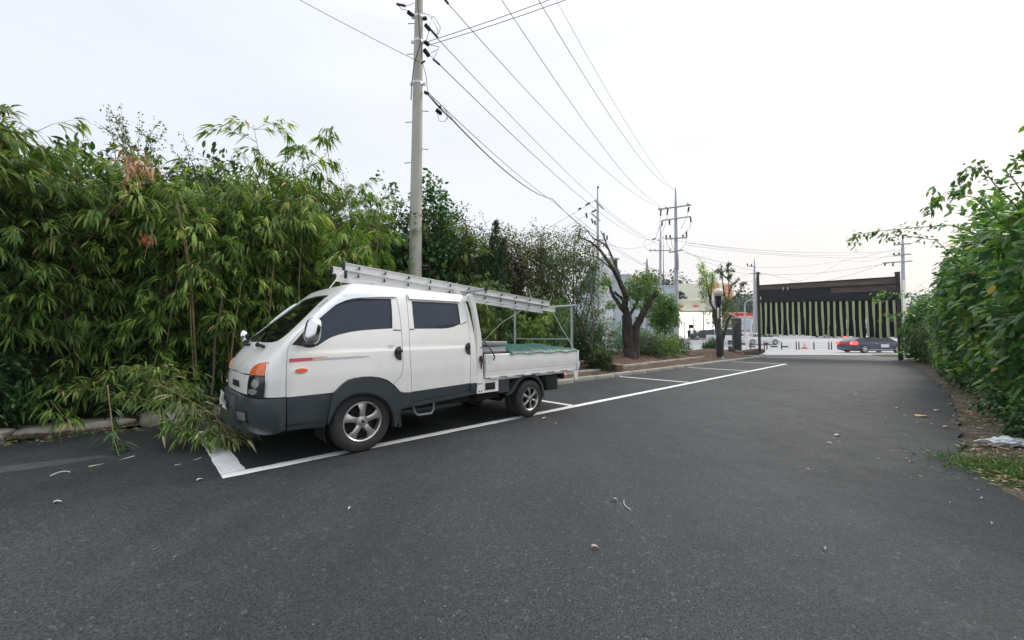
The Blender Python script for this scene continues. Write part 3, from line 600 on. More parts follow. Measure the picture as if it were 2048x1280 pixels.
# arches
def ring(o_, i_, m, nm, off, th, par):
    return panel(nm, [(o_ + i_[::-1], [], 0)], [m], par, off=off, th=th)
ao = [(-.375, .41), (-.366, .52), (-.350, .62), (-.327, .68), (-.28, .728), (-.236, .767), (-.19, .79), (-.133, .807), (-.034, .817), (.06, .810), (.14, .79), (.206, .765), (.26, .735), (.311, .695), (.36, .65), (.411, .604), (.555, .590), (.555, .45), (.42, .41), (.385, .22)]
ai = [(-.372, .36), (-.344, .435), (-.31, .52), (-.26, .584), (-.21, .617), (-.151, .641), (-.09, .65), (-.027, .65), (.05, .637), (.122, .609), (.185, .570), (.236, .527), (.28, .47), (.323, .392), (.35, .31), (.36, .22)]
def archf(x, z): return 0.
arch = ring(ao, ai, 'slate_plastic', 'wheel_arch', .028, .06, truck)
bevel_ = panel('arch_lip', [(grow(ai, .0) + [(q[0] * .955 - .0, .30 + (q[1] - .30) * .935) for q in ai][::-1], [], 0)], ['black_plastic'], arch, off=.010, th=.08)
mirror_far(arch)
sl = panel('side_sill', [([(.555, .46), (1.51, .53), (1.53, .475), (1.35, .468), (.43, .415), (.42, .40), (.43, .42), (.55, .45)], [], 0), ([(1.427, .615), (1.536, .615), (1.518, .49), (1.427, .49)], [], 0)], ['slate_plastic'], truck, off=.02, th=.03); mirror_far(sl)
sl2 = panel('front_sill', [([(-.737, .40), (-.372, .40), (-.38, .33), (-.737, .35)], [], 0)], ['slate_plastic'], truck, off=-.012, th=.03); mirror_far(sl2)
# roof cap
V = []; Fc = []; ol = []
for v in list(np.linspace(cz(1.80), sm3(1.8, XC), 22)) + [.2, .5, .8, 1.1, 1.3, 1.42]:
    p = bpt(v, 1.80, 0); ol.append((p.x, p.y))
ol2 = ol + [(1.42, .5), (1.42, .87)]
full = ol2[:-1] + [(x, 1.74 - y) for x, y in ol2[::-1]][:-1]
rs = [1, .985, .96, .93, .88, .8, .65, .45, .2, 0]
cxr = .60
for r_ in rs:
    zz = 1.80 + .062 * (1 - r_ ** 6) ** .75 if r_ < 1 else 1.80
    for (x, y) in full: V.append((cxr + (x - cxr) * (r_ if x < 1.40 else .5 + .5 * r_), .87 + (y - .87) * r_, zz - (.02 * max(0, x - .6) if r_ < 1 else 0)))
k = len(full)
Fc = [(i * k + j, i * k + (j + 1) % k, (i + 1) * k + (j + 1) % k, (i + 1) * k + j) for i in range(len(rs) - 1) for j in range(k)]
mesh('roof', V, Fc, 'white_paint', truck, smooth=50)
# rear wall of the cab, dark interior shell, floor
V = []; Fc = []
zs_ = [.48, .62, 1.055, 1.341, 1.503, 1.684, 1.80, 1.90]; xr = [1.535, 1.541, 1.52, 1.497, 1.475, 1.443, 1.42, 1.39]
for z, x in zip(zs_, xr):
    for i in range(7):
        w = .87 - sm3(min(z, 1.84), INS); V.append((x, .87 - w + 2 * w * i / 6, z))
mesh('cab_back', V, [(i * 7 + j, i * 7 + j + 1, (i + 1) * 7 + j + 1, (i + 1) * 7 + j) for i in range(7) for j in range(6)], 'white_paint', truck, smooth=40)
V = []; Fc = []; zl = [.62, .8, 1.0, 1.15, 1.3, 1.5, 1.7, 1.79]; k = 26
for z in zl:
    row = []
    for v in list(np.linspace(cz(z) + .01, sm3(z, XC), 9)) + [0.2, .7, 1.2, 1.40]:
        p = bpt(v, z, -.05); row.append((p.x, p.y))
    V += [(x, y, z) for x, y in row] + [(x, 1.74 - y, z) for x, y in row[::-1]]
Fc = [(i * k + j, i * k + (j + 1) % k, (i + 1) * k + (j + 1) % k, (i + 1) * k + j) for i in range(len(zl) - 1) for j in range(k)]
Fc += [tuple(range(k)), tuple(range((len(zl) - 1) * k, len(zl) * k))]
mesh('cab_liner', V, Fc, 'underbody', truck)
b = MB()
b.box((-.90, .34, .38), (-.40, 1.40, .62)); b.box((-.72, .06, .36), (-.40, 1.68, .60)); b.box((.42, .14, .36), (1.5, 1.6, .60)); b.box((-.45, .42, .40), (.45, 1.32, .66))
b.box((-.9, .50, .34), (3.75, .58, .50)); b.box((-.9, 1.16, .34), (3.75, 1.24, .50))
for x in (1.9, 2.3, 3.0, 3.5): b.box((x, .12, .52), (x + .06, 1.62, .62))
b.tube([(0, .1, .327), (0, 1.64, .327)], .04); b.tube([(2.64, .1, .281), (2.64, 1.64, .281)], .045); b.tube([(2.64, .75, .29), (2.64, .99, .29)], [.13, .13], 14)
b.tube([(.3, .9, .40), (2.6, .88, .32)], .035); b.tube([(.8, 1.0, .30), (3.4, 1.05, .34)], .03)
b.build('chassis', 'underbody', truck)
one(lambda b: (b.box((1.66, .16, .34), (2.10, .48, .58), bev=.03)), 'fuel_tank', 'underbody', truck)
one(lambda b: b.tube([(.64, .10, .42), (.66, .09, .33), (.70, .085, .295), (.88, .085, .295), (.92, .09, .33), (.93, .10, .42)], .013) or b.box((.69, .06, .288), (.89, .12, .300)), 'step', 'steel_pole', truck)
# wheels
def wheel(R, Wt, spokes, rim_r, x, lat, inner=False, face=.0):
    t = MB(); w = Wt; s_ = R * .0
    prof = [(rim_r * 1.02, .02), (rim_r * 1.06, .004), (rim_r * 1.18, -.006), (R * .90, 0.), (R * .965, .010), (R * .995, .028), (R, .045)]
    for q in np.linspace(.05, w - .05, 7): prof += [(R, q - .006), (R, q + .003), (R - .007, q + .004), (R - .007, q + .009)]
    prof += [(R * .995, w - .028), (R * .9, w), (rim_r, w - .01), (rim_r * .96, w - .02)]
    t.lathe(prof, 56, 'y', (0, 0, 0)); ty = t.build('tyre', 'rubber', None, 40)
    r = MB()
    r.lathe([(rim_r * 1.03, .012), (rim_r * 1.035, .003), (rim_r * 1.0, .002), (rim_r * .955, .008), (rim_r * .93, .03), (rim_r * .90, .07), (rim_r * .88, w - .02)], 48, 'y', m=0)
    for k in range(spokes):
        a = 2 * pi * k / spokes + pi / 2 + (0 if spokes == 5 else .1)
        ca, sa = cos(a), sin(a)
        wi, wo_ = (.36, .47) if spokes == 5 else (.20, .34)
        pr = [(.16, wi * .9, .018 + face), (.34, wi * .78, .006 + face), (.62, wi * .80, .004 + face), (.86, wo_, .012), (.96, wo_ * 1.12, .016)]
        Vs = []
        for (q, ww, dy) in pr:
            rr_ = rim_r * q; hw = rim_r * ww / 2
            for sg, dd in ((-1, .030), (-1, .006), (-.55, -.0), (.55, -.0), (1, .006), (1, .030)):
                Vs.append((ca * rr_ - sa * hw * sg, dy + dd, sa * rr_ + ca * hw * sg))
        r.add(Vs, [(i * 6 + j, i * 6 + j + 1, (i + 1) * 6 + j + 1, (i + 1) * 6 + j) for i in range(4) for j in range(5)], 0)
    r.lathe([(0, -.004 + face), (rim_r * .13, -.003 + face), (rim_r * .16, .006 + face), (rim_r * .30, .012 + face), (rim_r * .34, .03 + face)], 24, 'y', m=0)
    for k in range(5 if spokes == 5 else 6):
        a = 2 * pi * (k + .5) / (5 if spokes == 5 else 6) + pi / 2; q = rim_r * .40
        r.lathe([(0, .004 + face), (.010, .004 + face), (.012, .03 + face)], 8, 'y', (q * cos(a), 0, q * sin(a)), m=1)
    r.lathe([(0, -.006 + face), (rim_r * .085, -.006 + face), (rim_r * .085, 0 + face)], 14, 'y', m=1)
    rm = r.build('rim', ['alloy', 'lamp_black'], None, 35)
    br = MB(); br.lathe([(0, .085), (rim_r * .85, .085), (rim_r * .87, .05)], 30, 'y'); dk = br.build('brake_drum', 'underbody', None, 35)
    root = bpy.data.objects.new('wheel', None); C.objects.link(root); root.parent = truck; root.location = (x, lat, R)
    for o in (ty, rm, dk): o.parent = root
    return root
fw = wheel(.327, .195, 5, .205, 0, .035); mirror_far(fw)
rw = wheel(.283, .150, 6, .172, 2.64, .045); mirror_far(rw)
rw2 = rw.copy(); C.objects.link(rw2); rw2.location = (2.64, .215, .283); rw2.parent = truck
for ch in rw.children:
    if ch.name.startswith('tyre'):
        d_ = ch.copy(); C.objects.link(d_); d_.parent = rw2
mirror_far(rw2)
# arch liner behind front wheel, mud flap
V = []; 
for a in np.linspace(-.35, pi + .35, 20):
    for y in (.07, .40): V.append((.38 * cos(a) - .0, y, .285 + .36 * sin(a)))
lin = mesh('wheel_well', V, [(2 * i, 2 * i + 1, 2 * i + 3, 2 * i + 2) for i in range(19)], 'underbody', truck, smooth=60); mirror_far(lin)
mf = one(lambda b: b.prism([(.385, .50), (.44, .50), (.465, .20), (.43, .19)], .05, .30), 'mud_flap', 'rubber', truck); mirror_far(mf)
# rear mudguard: thin curved plate
V = []; pr = [(2.10, .40), (2.16, .42), (2.235, .47), (2.30, .555), (2.38, .62), (2.48, .655), (2.62, .665), (2.74, .64), (2.83, .58), (2.90, .49), (2.935, .38), (2.945, .27)]
for i, (x, z) in enumerate(pr):
    for (y, dz) in ((.03, -.02), (.03, .0), (.34, .0), (.34, -.02)): V.append((x, y, z + dz))
mg = mesh('mudguard', V, [(i * 4 + j, i * 4 + j + 1, (i + 1) * 4 + j + 1, (i + 1) * 4 + j) for i in range(len(pr) - 1) for j in range(3)], 'slate_plastic', truck, smooth=40)
V = []
for i, (x, z) in enumerate(pr):
    dx = 2.60 - x; dz = .25 - z; l_ = math.hypot(dx, dz); V += [(x, .028, z), (x + dx / l_ * .045, .028, z + dz / l_ * .045)]
mesh('mudguard_lip', V, [(2 * i, 2 * i + 1, 2 * i + 3, 2 * i + 2) for i in range(len(pr) - 1)], 'slate_plastic', mg, smooth=40); mirror_far(mg)
b = MB(); b.box((3.05, .08, .36), (3.34, .62, .60), bev=.01); b.box((3.36, .35, .40), (3.42, 1.39, .52)); b.build('tool_box_under_bed', 'black_plastic', truck)
b = MB(); b.box((1.95, .02, .44), (2.16, .10, .62)); b.build('bed_skirt', 'slate_plastic', truck)
# ------------------------------ bed
BX0, BX1 = 1.665, 3.785
def side_gate(b):
    pr = [(.012, .665), (.002, .672), (.002, .705), (.010, .710), (.002, .715), (.002, .740), (.010, .745), (.002, .750), (-.004, .80), (-.006, .90), (.002, .962), (.002, .985), (.012, .995), (.034, .995), (.038, .985), (.038, .665)]
    b.prism(pr, BX0 + .03, BX1 - .03, axis='x')
sg_ = one(side_gate, 'side_gate', 'bed_white', truck, 25)
for i, x in enumerate(np.linspace(2.24, 3.55, 5)):
    one(lambda b: b.tube([(x, .0, .975), (x, -.012, .985), (x, -.012, 1.0), (x, .01, 1.008)], .005, 6), 'tarp_hook', 'bed_white', sg_)
one(lambda b: [b.box((x, -.006, .655), (x + .16, .004, .668)) for x in (1.78, 2.10, 2.45, 2.80, 3.15, 3.5)], 'gate_hinge_strip', 'bed_white', sg_, kind='stuff')
mirror_far(sg_)
tl = MB(); tl.box((BX1 - .028, .04, .665), (BX1 + .01, 1.70, .99), bev=.008); tl.box((BX1 + .012, .06, .74), (BX1 + .022, 1.68, .77)); tl.build('tailgate', 'bed_white', truck)
rp = one(lambda b: (b.box((BX1 - .026, -.008, .66), (BX1 + .03, .032, 1.0), bev=.006), b.prism([(3.66, .655), (3.80, .655), (3.79, .49), (3.71, .49)], .0, .012), b.box((3.80, .005, .70), (3.86, .05, .80), bev=.01)), 'corner_post', 'bed_white', truck); mirror_far(rp)
one(lambda b: b.box((1.66, .04, .625), (3.78, 1.70, .66)), 'bed_floor', 'bed_white', truck)
tlm = one(lambda b: b.box((3.815, .30, .56), (3.84, .50, .62), bev=.006), 'tail_light', 'tail_red', truck); MATS_t = tlm
# front guard frame: sloping posts, bracket plate with slot, crossbar
def gpost(b):
    L_ = [(1.553, .47), (1.553, 1.02), (1.535, 1.38), (1.48, 1.62), (1.42, 1.74), (1.40, 1.79)]; R_ = [(1.43, 1.815), (1.47, 1.80), (1.515, 1.72), (1.62, 1.27), (1.645, 1.0), (1.662, .655), (1.662, .47)]
    b.prism(L_ + R_, .012, .07)
gd = one(gpost, 'guard_post', 'white_paint', truck, 30)
one(lambda b: b.prism([(1.664, .47), (1.664, .655), (1.945, .640), (1.945, .47)][::-1], .02, .03), 'bracket_plate', 'white_paint', gd)
one(lambda b: b.box((1.70, .012, .505), (1.88, .019, .60), bev=.003), 'bracket_slot', 'underbody', gd)
one(lambda b: [b.lathe([(0, -.004), (.010, -.004), (.011, .006)], 8, 'y', (x, .012, z)) for x, z in ((1.585, .60), (1.63, .60), (1.585, .50), (1.63, .50), (1.62, 1.09))], 'bolt', 'lamp_black', gd, kind='stuff')
one(lambda b: (b.tube([(1.60, -.005, .98), (1.615, -.015, .93), (1.60, -.015, .85), (1.61, -.01, .80)], [.012, .018, .012, .008], 7), b.box((1.585, -.012, .90), (1.64, .012, .97), bev=.006)), 'gate_latch', 'post_dark', gd)
mirror_far(gd)
one(lambda b: (b.box((1.43, .07, 1.72), (1.49, 1.67, 1.79)), b.box((1.57, .07, .99), (1.62, 1.67, 1.04)), [b.box((1.56, y, .66), (1.60, y + .04, 1.75)) for y in (.5, .85, 1.2)]), 'guard_rail', 'white_paint', truck)
rk = one(lambda b: b.tube([(1.64, -.06, 1.885), (1.60, 1.80, 1.885)], .024, 12), 'ladder_crossbar', 'galvanised', truck)
one(lambda b: b.tube([(1.640, -.075, 1.885), (1.640, -.055, 1.885)], .027, 12), 'end_cap', 'black_plastic', rk)
one(lambda b: [b.tube([(1.60, y, 1.76), (1.62, y, 1.87)], .016, 8) for y in (.2, 1.55)], 'crossbar_stay', 'galvanised', rk, kind='stuff')
# rear rack
XR = 3.72
def rpost(y): return one(lambda b: b.tube([(XR, y, .66), (XR, y, 1.752)], .024, 12), 'rack_post', 'galvanised', truck)
rpost(.075); rpost(1.50)
one(lambda b: b.tube([(XR, -.03, 1.775), (XR, 1.60, 1.775)], .024, 12), 'rack_bar', 'galvanised', truck)
one(lambda b: b.tube([(XR, .09, 1.19), (XR, 1.49, 1.19)], .012, 8), 'rack_brace', 'galvanised', truck)
# near-side mirror: chrome shell on a black arm
def blob(name, c, r, m, par, p=3., n=14):
    b = MB(); V = []; Fc = []
    for i in range(n + 1):
        th = pi * i / n
        for j in range(2 * n):
            ph = 2 * pi * j / (2 * n); d = Vector((sin(th) * cos(ph), sin(th) * sin(ph), cos(th)))
            k = (abs(d.x) ** p + abs(d.y) ** p + abs(d.z) ** p) ** (-1 / p); V.append((c[0] + d.x * k * r[0], c[1] + d.y * k * r[1], c[2] + d.z * k * r[2]))
    for i in range(n):
        for j in range(2 * n): Fc.append((i * 2 * n + j, i * 2 * n + (j + 1) % (2 * n), (i + 1) * 2 * n + (j + 1) % (2 * n), (i + 1) * 2 * n + j))
    b.add(V, Fc); return b.build(name, m, par, 60)
mr_ = blob('side_mirror', (0, 0, 0), (.055, .080, .125), 'chrome', door, 3.2); mr_.location = (-.565, -.105, 1.295); mr_.rotation_euler = (.04, .12, .35)
one(lambda b: (b.tube([(-.60, -.02, 1.175), (-.60, -.09, 1.19)], .022, 8), b.box((-.65, -.17, 1.145), (-.56, -.03, 1.185), bev=.015)), 'mirror_arm', 'black_plastic', mr_).matrix_parent_inverse = mr_.matrix_basis.inverted()
fm = blob('nose_mirror', (-.87, 1.40, 1.25), (.045, .095, .07), 'chrome', truck, 2.4)
one(lambda b: b.tube([(-.80, 1.30, 1.11), (-.85, 1.36, 1.15), (-.86, 1.39, 1.22)], .018, 8), 'mirror_arm', 'black_plastic', fm)
one(lambda b: (b.tube([(-.87, .66, 1.165), (-.90, .50, 1.17), (-.87, .38, 1.14)], [.014, .014, .018], 6), b.tube([(-.87, .62, 1.175), (-.74, .98, 1.28)], .008, 6), b.lathe([(0, .0), (.02, .0), (.022, .03)], 10, 'z', (-.865, .66, 1.135))), 'wiper', 'black_plastic', truck)
one(lambda b: (b.tube([(-.87, 1.13, 1.175), (-.72, 1.45, 1.29)], .008, 6), b.lathe([(0, .0), (.02, .0), (.022, .03)], 10, 'z', (-.865, 1.11, 1.135))), 'wiper', 'black_plastic', truck)

def ontruck(x, y, z=0.):  # truck coordinates to world
    return truck.matrix_world @ Vector((x, y, z)) if False else Matrix.Translation((-1.5782, 4.2339, 0)) @ Matrix.Rotation(pi / 2 - YAW, 4, 'Z') @ Vector((x, y, z))
# ------------------------------ cargo (rests on the truck, things of their own)
tb = thing('toolbox', 'grey metal toolbox in the truck bed right behind the cab', 'toolbox', ontruck(1.88, .30, .66), pi / 2 - YAW)
one(lambda b: (b.box((-.19, -.22, 0), (.26, .30, .44), bev=.012), b.box((-.20, -.235, .36), (.27, .31, .385), bev=.006)), 'case', 'toolbox', tb)
one(lambda b: b.box((-.205, -.24, .455), (.275, .315, .51), bev=.010), 'lid', 'toolbox', tb)
one(lambda b: b.box((-.20, -.23, .30), (.27, -.223, .345)), 'label_panel', 'black_plastic', tb)
V = []; nx, ny = 60, 30
for i in range(nx + 1):
    for j in range(ny + 1):
        u, v = i / nx, j / ny; x = 2.16 + 1.62 * u; y = -.005 + 1.73 * v
        z = 1.03 + .035 * fbm(x * 2.4, y * 2) + .012 * sin(x * 9 + y * 4 + 2 * sin(y * 5)) + .009 * abs(sin(x * 6 - y * 9 + sin(x * 4))) + .06 * sin(pi * v) + .012 * sin(x * 31 + 4 * y)
        if j == 0: z = .985 + .012 * sin(x * 14); y = -.012
        if j == 1: z = 1.015 + .01 * sin(x * 14); y = .0
        if i == 0 and j > 1: z -= .16
        if i == nx: z -= .03
        V.append(ontruck(x, y, z))
tp = mesh('tarpaulin', V, [(i * (ny + 1) + j, (i + 1) * (ny + 1) + j, (i + 1) * (ny + 1) + j + 1, i * (ny + 1) + j + 1) for i in range(nx) for j in range(ny)], 'tarp', smooth=180)
tag(tp, 'green tarpaulin netting stretched over the load in the truck bed', 'tarpaulin')
# extension ladder: two aluminium sections
def ladder(x0, x1, lat0, lat1, dz, nm_rungs, label, name='ladder_section'):
    LD_ = thing(name, label, 'ladder', ontruck(0, 0, 0), pi / 2 - YAW)
    zf = lambda x: 2.045 - .063 * (x + .15) + dz
    for lat in (lat0, lat1):
        sgn = -1 if lat == lat0 else 1
        def rail(b):
            for (za, zb, ya, yb) in ((-.044, .042, .010, .0135), (.032, .042, -.0015, .024), (-.046, -.036, -.0015, .024), (-.032, .027, .0, .0)):
                if ya == yb: continue
                V_ = []
                for x in (x0, x1):
                    for (yy, zz) in ((ya, za), (yb, za), (yb, zb), (ya, zb)): V_.append((x, lat + yy * sgn * -1, zf(x) + zz))
                b.add(V_, [(0, 1, 5, 4), (1, 2, 6, 5), (2, 3, 7, 6), (3, 0, 4, 7), (0, 3, 2, 1), (4, 5, 6, 7)])
        one(rail, 'rail', 'aluminium', LD_)
        one(lambda b: b.box((x0 - .012, lat - .022, zf(x0) - .048), (x0 + .01, lat + .018, zf(x0) + .044), bev=.003), 'end_cap', 'black_plastic', LD_)
    k = 0; x = nm_rungs
    while x < x1 - .08:
        def rung(b):
            b.tube([(x, lat0 - .002, zf(x)), (x, lat1 + .002, zf(x))], .016, 8)
        r_ = one(rung, 'rung', 'aluminium', LD_)
        one(lambda b: b.prism([(x - .015, zf(x) - .018), (x + .015, zf(x) - .018), (x + .006, zf(x) + .018), (x - .006, zf(x) + .018)], lat0 - .020, lat0 - .013), 'rung_plug', 'lamp_black', r_)
        x += .318; k += 1
    return LD_
ladder(-.12, 3.42, .33, .70, -.008, .05, 'upper aluminium ladder section on the pickup roof, with a row of black rung plugs')
ladder(-.09, 3.62, .35, .68, -.094, .05, 'lower aluminium ladder section strapped under the other one, reaching further back')
# ropes
def cord(name, pts, r, m, label, cat):
    o = one(lambda b: b.tube(pts, r, 6), name, m, None, 60); tag(o, label, cat); return o
cord('tie_rope', [ontruck(3.42, .30, 1.90), ontruck(3.40, .32, 1.80), ontruck(3.56, .18, 1.40), ontruck(3.68, .0, 1.03)], .006, 'rope', 'pale rope tying the ladder down to the rear corner of the bed', 'rope')
cord('tie_rope', [ontruck(3.42, .72, 1.84), ontruck(3.1, 1.2, 1.5), ontruck(2.9, 1.7, 1.02)], .006, 'rope', 'thin pale rope from the ladder down to the far side of the bed', 'rope')
cord('tie_rope', [ontruck(-.14, .33, 1.98), ontruck(-.20, .26, 1.90), ontruck(-.33, .16, 1.745)], .006, 'rope', 'short rope from the front end of the ladder to the windscreen corner', 'rope')
cord('tie_rope', [ontruck(1.42, .30, 1.99), ontruck(1.44, .31, 1.90), ontruck(1.47, .29, 1.80)], .007, 'rope', 'rope loop binding the ladder to the bar behind the cab', 'rope')
cord('strap', [ontruck(1.62, .06, 1.25), ontruck(1.72, -.0, 1.12), ontruck(1.80, -.025, 1.02), ontruck(1.83, -.03, .96), ontruck(1.81, -.03, .91)], .012, 'cloth_grey', 'grey strap hanging from the guard post over the bed side', 'strap')

# ------------------------------------------------------------------ vegetation generators
def unit(a): return a / (np.linalg.norm(a, axis=-1, keepdims=True) + 1e-9)
def spray(lv, P, D, k, L, W_, mu=.45, sd=.2, spread=.75, down=.35, shape='lance', droop=.35, jit=.03):
    """k leaves fanning out from each point P along direction D"""
    P = np.asarray(P, float).reshape(-1, 3); D = np.asarray(D, float).reshape(-1, 3); n = len(P)
    Pk = np.repeat(P, k, 0) + rng.normal(0, jit, (n * k, 3)); Dk = np.repeat(unit(D), k, 0) + rnd_dirs(n * k) * spread + np.array([0, 0, -down])
    N = np.array([0, 0, 1.]) + rnd_dirs(n * k) * .55
    Tt = np.clip(np.repeat(rng.normal(mu, sd * .6, n), k) + rng.normal(0, sd * .6, n * k), 0, .97)
    old = rng.random(n * k) < .012; Tt[old] = 1.
    lv.add(Pk, Dk, N, L * rng.uniform(.6, 1.15, n * k), W_ * rng.uniform(.7, 1.2, n * k), Tt, shape, droop)
def curve(a, b, n=6, sag=0., wob=0.):
    a, b = Vector(a), Vector(b); out = []; w = Vector(rnd_dirs(1)[0]) * wob
    for i in range(n + 1):
        u = i / n; out.append(a.lerp(b, u) + Vector((0, 0, sag * 4 * u * (1 - u))) + w * sin(pi * u))
    return out
def bamboo_proto(label, culms, H, lm, dense=1., u0=.06):
    root = thing('bamboo_clump', label, 'bamboo'); lv = Leaves(); br = MB()
    for c in range(culms):
        az = rng.uniform(0, 2 * pi); b0 = np.array([cos(az), sin(az), 0]) * rng.uniform(.05, .45); lean = np.array([cos(az + rng.normal(0, .5)), sin(az + rng.normal(0, .5)), 0]) * rng.uniform(.15, .5)
        h = H * rng.uniform(.68, 1.02); pts = []
        for u in np.linspace(0, 1, 12): pts.append(b0 + np.array([0, 0, h * (u - .10 * u ** 3)]) + lean * h * .55 * u ** 2.1)
        one(lambda b: b.tube(pts, list(np.linspace(rng.uniform(.010, .019), .003, 12)), 6), 'culm', 'culm' if rng.random() < .55 else 'culm_green', root, 60)
        u = rng.uniform(u0, u0 + .12)
        while u < 1:
            f = u * 11; i = min(10, int(f)); p = pts[i] + (pts[i + 1] - pts[i]) * (f - i)
            for q in range(rng.integers(2, 4)):
                a = rng.uniform(0, 2 * pi); el = rng.uniform(.1, .9); L = rng.uniform(.35, .85) * (1.1 - .35 * u)
                d = np.array([cos(a) * cos(el), sin(a) * cos(el), sin(el)])
                tw = [p + d * L * t + np.array([0, 0, -.38 * L * t * t]) for t in (0, .35, .7, 1)]
                br.tube(tw, [.004, .003, .002, .001], 3, cap=False)
                for t in (.4, .62, .82, 1.0):
                    if rng.random() < dense:
                        pp = p + d * L * t + np.array([0, 0, -.38 * L * t * t]); sd_ = rnd_dirs(1, -.6, .5)[0]
                        spray(lv, pp + sd_ * .05, d + sd_ * .7 - np.array([0, 0, .3 * t]), int(rng.integers(6, 10)), .18, .028, .45 + .18 * (u - .4), .24, .55, .55, 'lance', .45, .02)
            u += rng.uniform(.045, .075)
    br.build('twig', 'twig', root, None, 'stuff'); lv.build('foliage', lm, root); return root
def crown_plant(name, label, cat, trunks, pts, lm, k=8, L=.08, W_=.045, rc=.16, shape='ovate', mu=.45, sd=.2, bark='bark_brown', tw_r=.006, twigs=True, spread=1., down=.2, foliage='foliage', group=None, droop=.2, tg=None):
    """a plant from its trunk curves and the points its leaf clusters sit at"""
    root = thing(name, label, cat, group=group); tp_ = []
    for tr in trunks:
        P_, r0, r1 = tr; m_ = len(P_); one(lambda b: b.tube(P_, list(np.linspace(r0, r1, m_)), 7, rough=.12), 'trunk' if r0 > .035 else 'stem', bark, root, 60); tp_ += [np.array(q, float) for q in P_]
    k = int(k * 1.9); pts = np.asarray(pts, float); T_ = np.array(tp_); lv = Leaves(); ctr = pts.mean(0)
    if twigs:
        br = MB()
        for p in pts[:: 1 if len(pts) < 500 else 2]:
            dd = np.linalg.norm(T_ - p, axis=1) + .9 * np.maximum(0, T_[:, 2] - p[2] + .05); j = dd.argmin()
            br.tube(curve(T_[j], p, 3, .0, .07 * np.linalg.norm(T_[j] - p)), [tw_r, tw_r * .8, tw_r * .5, tw_r * .2], 3, cap=False)
        br.build('twig', bark, root, None, 'stuff')
    kk = len(pts) * k; Pk = np.repeat(pts, k, 0); o = rnd_dirs(kk) * (rng.random((kk, 1)) ** .5) * rc; D = unit(Pk + o - ctr) * .5 + unit(o) * .8 + rnd_dirs(kk) * .8 + np.array([0, 0, -down])
    Tt = np.clip(np.repeat(rng.normal(mu, sd * .7, len(pts)), k) + rng.normal(0, sd * .5, kk), 0, .97); Tt[rng.random(kk) < .008] = 1.
    lv.add(Pk + o, D, np.array([0, 0, 1.]) + rnd_dirs(kk) * .6, L * rng.uniform(.55, 1.2, kk), W_ * rng.uniform(.6, 1.2, kk), Tt, shape, droop)
    lv.build(foliage, lm, root); return root
def ell_pts(n, c, r, shell=.45, lump=.25, zmin=None):
    out = []
    while len(out) < n:
        d = rnd_dirs(1)[0]; q = (shell + (1 - shell) * rng.random() ** .6); w = 1 + lump * fbm(d[0] * 2.4 + c[0] * 3, d[1] * 2.4 + d[2] * 3 + c[1])
        p = np.array(c) + d * np.array(r) * q * w
        if (zmin is None or p[2] > zmin) and fbm(p[0] * 2.1, p[1] * 2 + p[2] * 2.3) > -.62: out.append(p)
    return out
def stems(n, R, H, r0=.02, wob=.15):
    out = []
    for i in range(n):
        a = rng.uniform(0, 2 * pi); q = R * rng.uniform(.2, .8); out.append((curve((rng.uniform(-.1, .1), rng.uniform(-.1, .1), -.05), (cos(a) * q, sin(a) * q, H * rng.uniform(.6, .95)), 6, .0, wob), r0 * rng.uniform(.6, 1.2), .005))
    return out

# ---- bamboo thicket on the left, from the frame edge to behind the cab
LB = 'tall bamboo clump with thin canes and drooping leaves in the left thicket'
protos = [bamboo_proto(LB, 7, 4.9, 'bamboo_leaf', 1., .20), bamboo_proto(LB, 7, 4.6, 'bamboo_leaf_teal', 1., .10), bamboo_proto(LB, 8, 4.7, 'bamboo_leaf', .9, .28), bamboo_proto(LB, 7, 4.3, 'bamboo_leaf', 1., .06)]
used = [0] * 4
def put_bamboo(s, t, sc_=1., which=None, lab=None):
    i = which if which is not None else int(rng.integers(0, 4)); p = bed(s, t, bedz(s, min(t, 3)))
    o = place(protos[i], used[i], p, rng.uniform(0, 2 * pi), (sc_, sc_, sc_ * rng.uniform(.93, 1.03)), tilt=(rng.normal(0, .04), rng.normal(0, .04))); used[i] = 1; o['group'] = 'bamboo clumps in the thicket'; o['label'] = lab or LB; return o
FL = ['at the left edge of the picture', 'above the pale rounded stone', 'above the long flat stone', 'above the leftmost hanging shoot', 'behind the fallen branches', 'just left of the front bumper', 'behind the bonnet', 'behind the windscreen', 'behind the front of the ladder']
for k_, s in enumerate(np.arange(-10.3, -4.8, .85)): put_bamboo(s + rng.uniform(-.2, .2), (1.55 if s < -7 else 1.0) + rng.uniform(-.15, .25), rng.uniform(.84, .9) if s < -9.9 else rng.uniform(.84, .90) if s < -6.9 else rng.uniform(.90, 1.0), None, 'front-row bamboo clump with drooping leaves ' + FL[min(8, k_)])
for s in np.arange(-10.6, -2.2, .9): put_bamboo(s + rng.uniform(-.3, .3), 2.6 + rng.uniform(-.2, .2), rng.uniform(.86, .93) if s < -9.8 else rng.uniform(.84, .90) if s < -7.9 else rng.uniform(.94, 1.0) if s < -6.9 else rng.uniform(1.10, 1.2) if s < -5 else rng.uniform(.98, 1.08))
for s in np.arange(-10.8, -1.0, 1.1): put_bamboo(s + rng.uniform(-.3, .3), 3.9 + rng.uniform(-.2, .3), rng.uniform(.84, .92) if s < -7.4 else rng.uniform(1.0, 1.1))
LB2 = 'low bamboo clump under the sparse trees behind the truck bed'
for s, t, k in ((-2.2, 1.0, .62), (-1.1, 1.3, .60), (-.1, 1.2, .55), (.9, 1.4, .56), (1.9, 1.7, .50), (-1.6, 2.6, .74), (-.3, 2.9, .72), (1.1, 3.2, .66), (2.4, 3.6, .60), (3.4, 4.4, .5)):
    put_bamboo(s, t, k, None, LB2)['group'] = 'low bamboo behind the truck bed'
